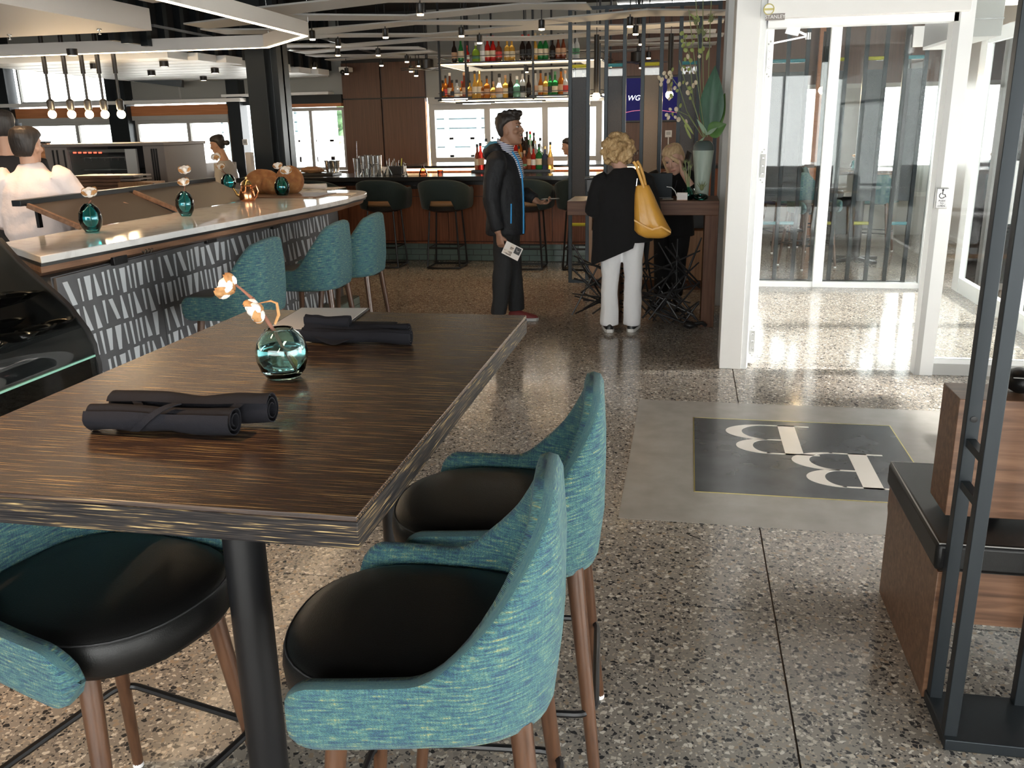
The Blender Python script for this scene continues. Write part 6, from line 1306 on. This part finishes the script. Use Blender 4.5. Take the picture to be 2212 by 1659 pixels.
def leafmb(base, tip, wd, nrm, fold=.2, droop=.1, n=10):
    base, tip = Vector(base), Vector(tip); d = tip-base; u = d.normalized(); nv = Vector(nrm); nv = (nv-u*nv.dot(u)).normalized(); s = u.cross(nv); rows = []
    for i in range(n+1):
        f = i/n; w = wd*math.sin(PI*min(1, (f*.96+.03)**.75)); c = base+d*f-nv*droop*d.length*f*f
        rows.append([c+s*w*k+nv*fold*w*(abs(k)-.1*math.sin(k*14)) for k in (-1, -.75, -.5, -.25, 0, .25, .5, .75, 1)])
    return MB().add([p for r in rows for p in r], [(i*9+j, i*9+j+1, i*9+10+j, i*9+9+j) for i in range(n) for j in range(8)])
PY_ = 7.66
def pp_(x, y, dy=0): return py(x, y, PY_+dy)-Vector((.008, 0, 0))
def stem(pts, r=.0035, mt='stem_green'): return obj('stem', MB().tube(pts, r, 6), mt, t, True)
mouth = VX+Vector((0, 0, .45))
lf = []
for (b, tp, w, mt, dy) in (((1536, 284), (1546, 142), .125, 'leaf_blue', -.04), ((1532, 288), (1570, 268), .085, 'leaf_bright', -.06), ((1540, 286), (1568, 200), .075, 'leaf_bright', .02), ((1530, 292), (1508, 258), .022, 'leaf_pale', -.05), ((1524, 296), (1503, 318), .012, 'leaf_pale', -.06), ((1530, 290), (1550, 276), .02, 'leaf_pale', -.09)):
    l = leafmb(pp_(*b, dy*.2), pp_(*tp, dy), w*.78, (-.1, -1, .1)); o = obj('leaf', l, mt, t, True, ang=80)
R = random.Random(2)
stems = [[(1527, 296), (1522, 200), (1520, 100), (1521, -20)], [(1526, 296), (1515, 190), (1508, 40), (1504, -20)], [(1530, 296), (1533, 160), (1536, 60), (1540, -20)], [(1522, 296), (1500, 220), (1492, 120), (1478, 70)], [(1520, 296), (1486, 240), (1470, 190), (1448, 160)], [(1520, 296), (1490, 250), (1468, 240), (1440, 250)], [(1524, 296), (1505, 240), (1480, 170), (1470, 130)], [(1526, 296), (1512, 200), (1500, 110), (1490, 20)]]
for s in stems: stem([pp_(x, y, R.uniform(-.03, .03)) for x, y in s])
disc = MB().ball((0, 0, 0), (.014, .004, .017), 10, 6); dm = {k: mesh(disc, 'seed_pod', k) for k in ('seed_green', 'seed_cream')}
spots = [(1426, 168), (1432, 172), (1441, 166), (1449, 158), (1452, 166), (1437, 158), (1446, 175), (1453, 182), (1460, 190), (1465, 196), (1430, 182), (1452, 207), (1448, 213), (1455, 150), (1475, 150), (1480, 145), (1488, 122), (1494, 130), (1483, 108), (1478, 98), (1484, 78), (1476, 88), (1490, 95), (1500, 90), (1497, 108), (1482, 128), (1470, 182), (1478, 178), (1486, 180), (1492, 190), (1500, 185), (1496, 198), (1505, 178), (1442, 248), (1450, 236), (1455, 247), (1461, 253), (1446, 254), (1463, 236), (1472, 228), (1485, 262), (1484, 272), (1468, 258), (1493, 212), (1488, 200), (1515, 110), (1521, 105), (1528, 84), (1513, 122), (1502, 78), (1475, 72), (1490, 150), (1502, 156)]
for i, (x, y) in enumerate(spots):
    o = bpy.data.objects.new('seed_pod', dm['seed_cream' if (y > 115 and i % 2 == 0) or x < 1450 else 'seed_green']); COL.objects.link(o); o.parent = t; o.location = pp_(x, y, R.uniform(-.05, .03))-VX; o.rotation_euler = (R.uniform(-.5, .5), R.uniform(-.8, .8), R.uniform(-.9, .9)); s = R.uniform(.85, 1.3); o.scale = (s, s, s)
def thistle(x, y, r, parent_t, w=True, Yd=PY_):
    c = py(x, y, Yd); mb = MB().ball(c, (r*.55, r*.55, r*.8), 10, 8)
    for k in range(12):
        a = k*PI/6; d = Vector((math.cos(a), math.sin(a)*.8, .5+.7*(k % 2))).normalized(); mb.tube([c+Vector((0, 0, -r*.5)), c+d*r*.9, c+d*r*1.45+Vector((0, 0, r*.4))], [r*.14, r*.09, .0006], 5)
    return obj('thistle_head', mb, 'thistle', parent_t, w)
for x, y in ((1503, 48), (1537, 42), (1510, 68), (1520, 72)): thistle(x, y, .028, t)
for (b, tp) in (((1510, 45), (1490, 27)), ((1513, 48), (1508, 30)), ((1533, 48), (1543, 28)), ((1528, 130), (1534, 105)), ((1500, 290), (1470, 245)), ((1495, 300), (1480, 268))): obj('leaf', leafmb(pp_(*b), pp_(*tp), .010, (0, -1, .2)), 'seed_green', t, True, ang=80)
# small vases, laptop, cards on the stand
q = py(1487, 428, SYF+.10)
t = thing('small_vase', 'small dark teal vase with green thistles on the host stand', 'vase', (q.x, SYF+.13, SZ)); obj('glass', MB().lathe([(.03, 0), (.045, .015), (.048, .045), (.036, .075), (.016, .095), (.018, .102), (.012, .098), (.03, .07), (.04, .045), (.036, .015), (0, .01)], 20), 'green_glass', t, ang=70)
for (x, y, xx, yy) in ((1477, 365, 1484, 400), (1488, 352, 1487, 400), (1492, 360, 1489, 400), (1480, 350, 1486, 400)): obj('stem', MB().tube([py(x, y, SYF+.13), py(xx, yy, SYF+.13), Vector((q.x, SYF+.13, SZ+.03))], .0035, 6), 'stem_green', t, True); thistle(x, y, .018, t, True, SYF+.13)
q = py(1513, 428, SYF+.07)
t = thing('low_bowl_vase', 'low teal glass bowl with a spiky dried flower, at the front of the stand', 'vase', (q.x, SYF+.085, SZ)); obj('glass', MB().lathe([(.03, 0), (.052, .012), (.055, .03), (.04, .045), (.02, .05), (.018, .045), (.045, .03), (.03, .012), (0, .01)], 20, sx=1.15), 'green_glass', t, ang=70); thistle(1516, 405, .032, t, True, SYF+.085)
q = py(1474, 430, SYF+.06); t = thing('card_holder', 'small white card block standing on the front edge of the stand', 'card holder', (q.x, SYF+.05, SZ)); obj('stack', MB().box(-.045, .04, -.012, .02, .004, .062), 'paper', t, bev=.002); obj('base', MB().box(-.045, .04, -.016, .03, 0, .006), 'oak', t)
obj('cable', MB().tube([(-.04, .03, .02), (-.06, .04, .07), (-.09, .05, .10), (-.13, .06, .105)], .0035, 6), 'rubber_white', t)
q = py(1443, 423, SYF+.15); t = tag(obj('note_slip', MB().box(-.045, .045, -.03, .03, 0, .002), 'paper', None, smooth=False), 'paper slip lying left of the white card block', 'paper'); t.location = (q.x, SYF+.19, SZ)
q = py(1412, 420, SYF+.2); t = thing('laptop', 'open dark laptop with its lid towards the viewer on the stand', 'laptop', (q.x, SYF+.24, SZ)); obj('base', MB().box(-.16, .15, 0, .22, 0, .014), 'black', t, bev=.003); obj('lid', MB().box(-.16, .15, -.006, .004, 0, .20).xf(Matrix.Translation((0, 0, .012)) @ Matrix.Rotation(.18, 4, 'X')), 'steel_dark', t, bev=.004)
q = py(1272, 400, SYF+.3); t = thing('desk_phone', 'black desk terminal at the left end of the host stand', 'terminal', (py(1282, 425, SYF+.3).x, SYF+.3, SZ)); obj('screen', MB().box(-.06, .06, -.02, .02, .05, .16), 'black', t, bev=.006); obj('base', MB().lathe([(.05, 0), (.05, .012), (.02, .02), (.018, .07), (0, .07)], 14), 'black', t); obj('cap', MB().box(-.08, .08, -.04, .04, .16, .175), 'black', t, bev=.004)
t = tag(obj('clear_stand', MB().box(-.05, .05, -.002, .002, 0, .075).box(-.05, .05, -.03, .03, 0, .004), 'clear', None, smooth=False), 'empty clear acrylic holder behind the small dark teal vase', 'holder'); t.location = (py(1487, 425, SYF+.3).x, SYF+.30, SZ)
# ------------------------------------------------------------------ post-and-felt screens
def screen(label, x0, n, y, felts, ztop, name='post_screen'):
    t = thing(name, label, 'room divider', (x0+.1*n, y, 0)); sp = .1825
    for k in range(n): obj('post', MB().box(x0+sp*k-.019, x0+sp*k+.019, y-.02, y+.02, .03, ztop-.03), 'steel_dark', t, True, bev=.002)
    bxo('top_rail', x0-.019, x0+sp*(n-1)+.019, y-.02, y+.02, ztop-.035, ztop, 'steel_dark', t); bxo('bottom_rail', x0-.019, x0+sp*(n-1)+.019, y-.02, y+.02, 0, .035, 'steel_dark', t)
    for k, (m_, c) in felts.items():
        a, b = x0+sp*k+.02, x0+sp*(k+1)-.02
        bxo('felt_panel', a, b, y-.014, y+.014, .845, 2.10, m_, t, bev=.003); bxo('acrylic_sheet', a, b, y-.003, y+.003, 2.10, 2.185, 'acrylic_c', t)
        for z in (2.185, .60): obj('acrylic_bar', MB().tube([(a, y, z+.02), (b, y, z+.02)], .017, 8), c, t, True)
    return t
screen('black post divider with two grey felt panels and one tan panel behind the host stand', -1.212, 9, 9.43, {0: ('felt_grey', 'acrylic_y'), 2: ('felt_grey', 'acrylic_b'), 4: ('felt_tan', 'acrylic_y'), 6: ('felt_grey', 'acrylic_b')}, 2.76)
screen('black post divider with grey felt panels seen through the inner glass doors', .745, 9, 9.62, {0: ('felt_grey', 'acrylic_b'), 1: ('felt_grey', 'acrylic_b'), 3: ('felt_grey', 'acrylic_y'), 5: ('felt_grey', 'acrylic_y'), 7: ('felt_grey', 'acrylic_b')}, 2.76)
for k, (x, y, Y, lab) in enumerate(((1288, 208, 10.0, 'black tube pendant with a warm bulb behind the first gap of the divider'), (1446, 205, 10.2, 'black tube pendant with a warm bulb behind the flower stems'), (1776, 195, 11.0, 'black tube pendant with a warm bulb seen left of the glass door mullion'), (1957, 188, 11.0, 'black tube pendant with a warm bulb at the right of the glass doors'))):
    p = py(x, y, Y); t = thing('pendant_lamp', lab, 'pendant lamp', p, group='single tube pendants'); obj('bulb', MB().ball((0, 0, 0), .042, 16, 10), 'bulb', t); obj('tube', MB().lathe([(.028, .035), (.028, .62), (0, .62)], 16), 'black_metal', t); obj('cord', MB().tube([(0, 0, .6), (0, 0, 3.35-p.z-.03)], .004, 6), 'black', t); obj('canopy', MB().lathe([(.07, 3.35-p.z-.03), (.07, 3.35-p.z), (0, 3.35-p.z)], 16), 'black_metal', t); lamp(p+Vector((0, -.08, -.04)), 8, size=.045)
# television on the veneer wall
p = py(1408, 214, YB-.06); a = py(1345, 170, YB-.06); b = py(1480, 258, YB-.06)
MT['screen'] = grain('tv_picture', [(.3, (.001, .001, .012)), (.7, (.005, .004, .04))], (1.5, 1, 3), rough=.35, spec=.1); 
_b = MT['screen'].node_tree.nodes['Principled BSDF']; _b.inputs['Emission Color'].default_value = (.003, .003, .032, 1); _b.inputs['Emission Strength'].default_value = 1.
MT['glow_white'] = mat('screen_white', (.9, .9, .95), .4, emis=(.85, .88, 1), es=1.1); MT['glow_pink'] = mat('screen_pink', (.5, .2, .3), .4, emis=(.45, .10, .16), es=.8)
t = thing('television', 'wall television showing a blue screen with white letters', 'television', p); bxo('case', a.x-.03, b.x+.03, YB-.10, YB-.045, b.z-.03, a.z+.03, 'black', t, bev=.005); bxo('screen', a.x, b.x, YB-.104, YB-.100, b.z, a.z, 'screen', t)
word('lettering', 'WGN', .105, 'glow_white', t, frame_axes((py(1374.5, 212, YB-.105).x, YB-.107, py(1376, 212, YB-.105).z), (1, 0, 0), (0, 0, 1)), .001, .25)
arc = [py(x, y, YB-.106) for x, y in ((1348, 244), (1365, 240), (1395, 237), (1425, 238), (1455, 242), (1476, 248))]; obj('arc', MB().tube([Vector((q.x, YB-.106, q.z)) for q in arc], .004, 5), 'glow_pink', t, True)
p = py(1444, 289, YB-.05); t = thing('thermostat', 'white wall controller on the veneer wall right of the tan felt panel', 'thermostat', p); obj('case', MB().box(-.05, .05, -.012, .01, -.05, .05), 'white_paint', t, bev=.004); obj('screen', MB().box(-.032, .032, -.015, -.011, -.015, .032), 'grey_frame', t); obj('conduit', MB().tube([(0, 0, -.05), (0, 0, -.42)], .009, 8), 'white_paint', t)
t = thing('side_station', 'dark service counter under the television', 'counter', (-.5, 13.6, 0)); bxo('top', -1.0, .6, 13.3, 13.9, 1.0, 1.04, 'black_stone', t); bxo('body', -.98, .58, 13.35, 13.88, 0, 1.0, 'bar_wood', t)
for k, x in enumerate((1368, 1374, 1432, 1441, 1449)):
    o = bpy.data.objects.new('wine_glass', gl_coupe if k < 2 else gl_dec); COL.objects.link(o); o.location = (py(x, 335, 13.5).x, 13.5, 1.04); o.scale = (1.2, 1.2, 1.5); tag(o, 'clear glass on the service counter under the television, %s' % ['leftmost', 'second from the left', 'middle', 'second from the right', 'rightmost'][k], 'glass', 'glasses under the television')
# spot lamps under the ceiling
sp = [(908, 30), (833, 80), (997, 77), (1170, 62), (1036, 92), (675, 84), (731, 100), (817, 119), (824, 141), (730, 119), (879, 133), (888, 154), (905, 142), (899, 163), (749, 159), (679, 146), (1361, 56), (1373, 73), (1385, 95), (1401, 125), (1385, 146), (1137, 155)]
rg = random.Random(8)
for k, (x, y) in enumerate(sp):
    p = pz(x, y, 2.52)
    if p.y > 13.2: p = py(x, y, 13.0)
    t = thing('spot_lamp', 'small black ceiling spot glowing warm, near %s' % ['the nearest baffle above the man', 'the baffle tips left of the rack', 'the baffle in front of the rack', 'the rack right top', 'the upper rack bottles', 'the ring light corner', 'the veneer wall top left', 'the centre of the veneer wall', 'the veneer wall below the middle rail', 'the left duct end', 'the veneer wall right edge', 'the lower right of the veneer top', 'the ceiling fan', 'the lowest of the veneer cluster', 'the security camera', 'the grey wall above the left window', 'the third divider gap', 'the third divider gap, lower', 'the fourth divider gap', 'the fourth divider gap, lowest pair', 'the divider fan', 'the middle of the rack'][k], 'spot lamp', p, group='ceiling spot lamps')
    obj('can', MB().lathe([(.028, .0), (.031, .004), (.031, .075), (.024, .08), (0, .08)], 14), 'black_metal', t); obj('lens', MB().lathe([(.028, -.001), (.027, -.012), (0, -.016)], 12), 'bulb', t); obj('arm', MB().tube([(0, 0, .075), (0, 0, 3.35-p.z)], .006, 6), 'black_metal', t)
for k, (loc, pw, lab) in enumerate((((-1.9, 1.3, 2.9), 95, 'added unseen ceiling spot warming the dark high table, out of frame'), ((-3.0, 2.9, 2.6), 120, 'added unseen ceiling spot for highlights on the pastry case bowls, out of frame'), ((.5, 4.2, 2.95), 25, 'added unseen ceiling spot lighting the floor inlay, out of frame'), ((-4.3, 5.0, 2.75), 60, 'added unseen ceiling spot lighting the cook, out of frame'), ((-2.3, 6.2, 2.75), 14, 'added unseen ceiling spot lighting the counter chairs, out of frame'))):  # unseen spots added for warm light and bowl highlights, with cans to match
    t = thing('spot_lamp', lab, 'spot lamp', loc, group='ceiling spot lamps'); obj('can', MB().lathe([(.028, .0), (.031, .004), (.031, .075), (.024, .08), (0, .08)], 14), 'black_metal', t); obj('lens', MB().lathe([(.028, -.001), (.027, -.012), (0, -.016)], 12), 'bulb', t); obj('arm', MB().tube([(0, 0, .075), (0, 0, 3.35-loc[2])], .006, 6), 'black_metal', t)
    lamp(Vector(loc)-Vector((0, 0, .03)), pw, (1, .64, .35), .05, math.radians(70 if k == 1 else 85))
for x, y in sp[::2]:
    p = pz(x, y, 2.52); p = p if p.y < 13.2 else py(x, y, 13.0); lamp(p-Vector((0, 0, .03)), 9, (1, .64, .35), .03, math.radians(85))
for k, (x, y, z_c) in enumerate(((157, 120, 2.42), (205, 149, 2.42), (355, 144, 2.42), (328, 163, 2.42), (465, 158, 2.42), (440, 174, 2.42))):
    p = pz(x, y, 2.36); t = thing('slat_downlight', 'small downlight in the white slat ceiling, %s' % ['nearest the ring light', 'left of the pendant rods', 'upper middle', 'lower middle', 'nearest the dark column', 'lowest at the far end'][k], 'downlight', p, group='downlights in the slat ceiling'); obj('can', MB().lathe([(.05, 0), (.05, .06), (0, .06)], 14), 'black_metal', t); obj('lens', MB().lathe([(.035, -.001), (0, -.003)], 12), 'bulb', t)
p = py(742, 152, 13.6); t = thing('security_camera', 'white dome camera on the top left of the veneer wall', 'camera', p); obj('body', MB().box(-.06, .08, -.05, .2, -.02, .05), 'white_paint', t, bev=.01); obj('dome', MB().ball((-.0, -.03, -.03), .045, 12, 8), 'black_gloss', t)
for k, (x, y, lab) in enumerate(((922, 148, 'black ceiling fan left of the hanging bottle rack'), (1378, 133, 'black ceiling fan behind the divider posts'))):
    p = py(x, y, 13.0); t = thing('ceiling_fan', lab, 'fan', p); obj('motor', MB().lathe([(.08, -.02), (.10, .0), (.10, .12), (.02, .14), (.02, 3.34-p.z), (0, 3.34-p.z)], 16), 'black', t)
    for a in range(5): obj('blade', MB().box(.08, .42, -.06, .06, -.012, -.004).xf(Matrix.Rotation(a*2*PI/5+.3, 4, 'Z')), 'black', t)
# ------------------------------------------------------------------ entrance fittings
t = thing('door_operator_sign', 'small dark maker plate on the white door header', 'sign', (.53, YE-.06, 2.28)); a = py(1654, 30, YE-.061); b = py(1695, 43, YE-.061)
bxo('plate', a.x, b.x, YE-.064, YE-.06, b.z, a.z, 'oven', t, bev=.001); word('lettering', 'STANLEY', .029, 'white_paint', t, frame_axes(((a.x+b.x)/2, YE-.0645, (a.z+b.z)/2), (1, 0, 0), (0, 0, 1)), .0008)
c = py(1661, 20, YE-.061); t = thing('round_sticker', 'round pale yellow sticker above the maker plate', 'sticker', (c.x, YE-.0612, c.z)); MT['sticker_y'] = mat('sticker_yellow', (.55, .48, .16), .5)
obj('rim', MB().tube([(.030*math.cos(2*PI*k/24), -.001, .030*math.sin(2*PI*k/24)) for k in range(24)], .003, 6, closed=True), 'sticker_y', t); obj('face', MB().lathe([(.029, 0), (.029, .0008), (0, .0008)], 24).xf(Matrix.Rotation(PI/2, 4, 'X')), 'white_paint', t); obj('band', MB().box(-.03, .03, -.002, -.0005, -.006, .006), 'sticker_y', t)
t = thing('door_closer', 'steel door closer arm under the white header', 'door closer', py(1700, 60, YE+.05)); A_ = [py(x, y, YE+.06) for x, y in ((1690, 50), (1712, 62), (1746, 78), (1668, 94))]
obj('body', MB().box(A_[0].x, A_[0].x+.09, YE+.04, YE+.12, A_[0].z-.01, hz0-.03), 'black', t, True, bev=.004); obj('cover', MB().bar(A_[1]+Vector((-.035, 0, 0)), A_[1]+Vector((.04, 0, -.02)), .05, .05), 'steel', t, True); obj('arm', MB().bar(A_[1], A_[2], .022, .012), 'steel', t, True); obj('arm', MB().bar(A_[2], A_[3], .02, .01), 'steel', t, True); obj('pivot', MB().lathe([(.016, 0), (.016, .04), (0, .04)], 10, A_[2]-Vector((0, 0, .02))), 'steel', t, True)
p = py(2032, 428, YE-.01); t = thing('push_plate', 'steel push plate with wheelchair symbol beside the entrance', 'switch', (p.x, YE-.01, p.z)); dz_ = (py(2030, 405, YE-.01).z-py(2030, 450, YE-.01).z)/2
obj('box', MB().box(-.036, .036, -.03, .0, -dz_, dz_), 'grey_frame', t, bev=.004); obj('plate', MB().box(-.033, .033, -.034, -.030, -dz_+.004, dz_-.004), 'steel', t, bev=.002)
ws = MB().ball((0.0, -.036, .052), (.006, .002, .006), 8, 6).tube([(0, -.0355, .046), (.0, -.0355, .026), (.014, -.0355, .026), (.02, -.0355, .008)], .003, 6); ws.tube([(.016*math.cos(a)-.002, -.0355, .018+.016*math.sin(a)) for a in [PI*.6+k*PI*1.25/10 for k in range(11)]], .0025, 6); obj('symbol', ws, 'black', t)
word('lettering', 'PUSH\nTO\nOPEN', .016, 'black', t, frame_axes((p.x, YE-.01-.0348, p.z-.03), (1, 0, 0), (0, 0, 1)), .0005)
p = py(2125, 40, 6.5); q = py(2165, 76, 6.4); t = thing('operator_housing', 'grey metal door operator housing at the top right of the entrance', 'door operator', (p.x, 6.5, p.z)); a = py(2086, 80, 6.4)
bxo('housing', a.x, py(2168, 40, 6.4).x, 6.4, 7.5, a.z, a.z+.30, 'grey_frame', t, bev=.004); bxo('ridge', a.x-.004, py(2168, 40, 6.4).x+.004, 6.395, 6.40, a.z+.10, a.z+.108, 'steel', t); bxo('side_panel', a.x-.006, a.x, 6.42, 7.48, a.z+.02, a.z+.28, 'steel', t)
p = py(2071, 330, 7.9); t = thing('warning_sticker', 'small red and white sticker on the street door glass', 'sticker', (2.645, p.y, 1.42)); MT['red'] = mat('sticker_red', (.65, .06, .06), .5); obj('sheet', MB().box(-.002, .002, -.03, .03, -.08, .08), 'paper', t); obj('band', MB().box(-.004, -.002, -.03, .03, .02, .08).box(-.004, -.002, -.03, .03, -.08, -.04), 'red', t)
# dining room beyond the glass doors
for k, (x, y, Y, lab) in enumerate(((1855, 600, 11.2, 'high table seen right of the glass door mullion'), (1712, 495, 12.9, 'high table seen at the left of the glass doors'))):
    p = py(x, 470, Y); t = thing('high_table', lab, 'table', (p.x, Y, 0)); obj('tabletop', MB().box(-.42, .38, -.35, .35, 1.03, 1.075), 'table', t, bev=.004); obj('pedestal', MB().lathe([(.05, .03), (.05, 1.03)], 14), 'black_metal', t)
    b_ = MB(); [b_.bar((0, 0, .04), (.32*math.cos(a), .32*math.sin(a), .02), .06, .035) for a in (.6, 2.2, 3.7, 5.3)]; obj('base', b_, 'black_metal', t)
    v = thing('bud_vase', 'small teal vase on the %s' % lab.replace('seen ', ''), 'vase', (p.x-.1, Y, 1.075)); obj('glass', MB().lathe([(.03, 0), (.05, .05), (.03, .10), (.02, .105), (0, .1)], 14), 'teal_glass_thin', v); boll(v, Vector((p.x-.1, Y, 1.22)), .03, (0, 0, 1), k); obj('stem', MB().tube([(0, 0, .03), (0, 0, .14)], .003, 5), 'twig', v)
for k, (x, Y, r, lab) in enumerate(((1748, 10.75, 120, 'teal tub chair in the dining room, nearest the glass door mullion'), (1766, 12.6, 170, 'teal tub chair in the dining room, just left of the mullion behind the others'), (1690, 12.1, 20, 'teal tub chair in the dining room at the left edge of the glass'), (1885, 11.95, 250, 'teal tub chair in the dining room behind the high table'))):
    p = py(x, 480, Y); dup(CH, (p.x, Y, 0), math.radians(r), lab)
p = py(1676, 340, 12.1); simple_person('seated guest in jeans seen through the left pane of the glass doors', (py(1690, 480, 12.1).x-.02, 12.1, 0), math.radians(200), 1.40, 'skin_mid', 'hair_dark', 'shirt', 'jeans_black', 'trousers', .08, False, True, 'jeans_blue')
wallbox('wall_side', 3.6, 3.7, 9.4, 14.2, 0, 3.35, 'white_paint', 'side wall of the dining room beyond the glass doors')
t = thing('curtain_post', 'orange fir post by the far dining room window', 'post', (py(1760, 300, 13.8).x, 13.8, 0)); bxo('post', py(1754, 300, 13.8).x, py(1772, 300, 13.8).x, 13.75, 13.85, 0, 3.3, 'orange_wood', t, bev=.003)
# ------------------------------------------------------------------ outside
MT['pavement'] = mat('pavement', (.45, .45, .44), .9); MT['siding'] = grain('siding', [(.3, (.115, .16, .18)), (.7, (.15, .20, .225))], (1, 1, 12), rough=.7); MT['crown'] = grain('tree_green', [(.3, (.02, .05, .02)), (.7, (.06, .12, .05))], (6, 6, 6), rough=.9)
struct('floor_1', MB().box(-40, 40, 14.4, 60, -.3, -.14).box(6.6, 40, -10, 14.4, -.3, -.14), 'pavement', 'pavement and street outside the windows', smooth=False)
def house(label, x0, x1, y, z1):
    t = thing('building', label, 'building', ((x0+x1)/2, y, -.14))
    n = 14; obj('wall', MB().box(x0, x1, y+.05, y+3, -.14, z1), 'siding', t, True, smooth=False)
    for k in range(n): bxo('siding_board', x0, x1, y, y+.05, -.1+k*z1/n, -.1+(k+1)*z1/n-.03, 'siding', t)
    for k in range(2): xx = x0+(x1-x0)*(k*.55+.2); bxo('corner_board', xx, xx+.12, y-.03, y+.0, 0, z1, 'grey_frame', t)
    bxo('roof', x0-.3, x1+.3, y-.3, y+3.2, z1, z1+.15, 'white_metal', t)
    return t
house('grey-blue boarded building outside the window by the column', py(585, 260, 24).x, py(641, 260, 24).x, 24, 3.4); house('grey-blue boarded building outside the bar window', py(935, 260, 24).x, py(1062, 260, 24).x, 24, 3.4); house('grey-blue boarded building outside the kitchen window', py(474, 260, 21).x, py(514, 260, 21).x, 21, 3.0)
for k, (a, b, y, lab) in enumerate(((py(642, 260, 20).x, py(752, 260, 20).x, 20, 'white railing outside the window by the column'), (py(930, 260, 20).x, py(1066, 260, 20).x, 20, 'white railing outside the bar window'))):
    t = thing('railing', lab, 'railing', ((a+b)/2, y, -.14))
    for z in (.9, 1.35): bxo('rail', a, b, y-.04, y+.04, z, z+.12, 'white_paint', t)
    for j in range(4): xx = a+(b-a)*j/3; bxo('post', xx-.05, xx+.05, y-.04, y+.04, -.14, 1.4, 'white_paint', t)
for k, x in enumerate((py(662, 260, 30).x, py(692, 260, 30).x, py(728, 260, 30).x)):
    t = thing('tree', 'dark green tree outside the window by the column, %s' % ['left', 'middle', 'right'][k], 'tree', (x, 30, -.14)); obj('trunk', MB().tube([(0, 0, 0), (0, 0, 2)], .12, 8), 'twig', t)
    R = random.Random(k); mb = MB(); [mb.ball((R.uniform(-.3, .3), R.uniform(-.3, .3), 1.2+R.uniform(0, 1.7)), R.uniform(.18, .3), 8, 6, fn=lambda p: 1+.4*noise.noise(p*4)) for _ in range(16)]; obj('crown', mb, 'crown', t)
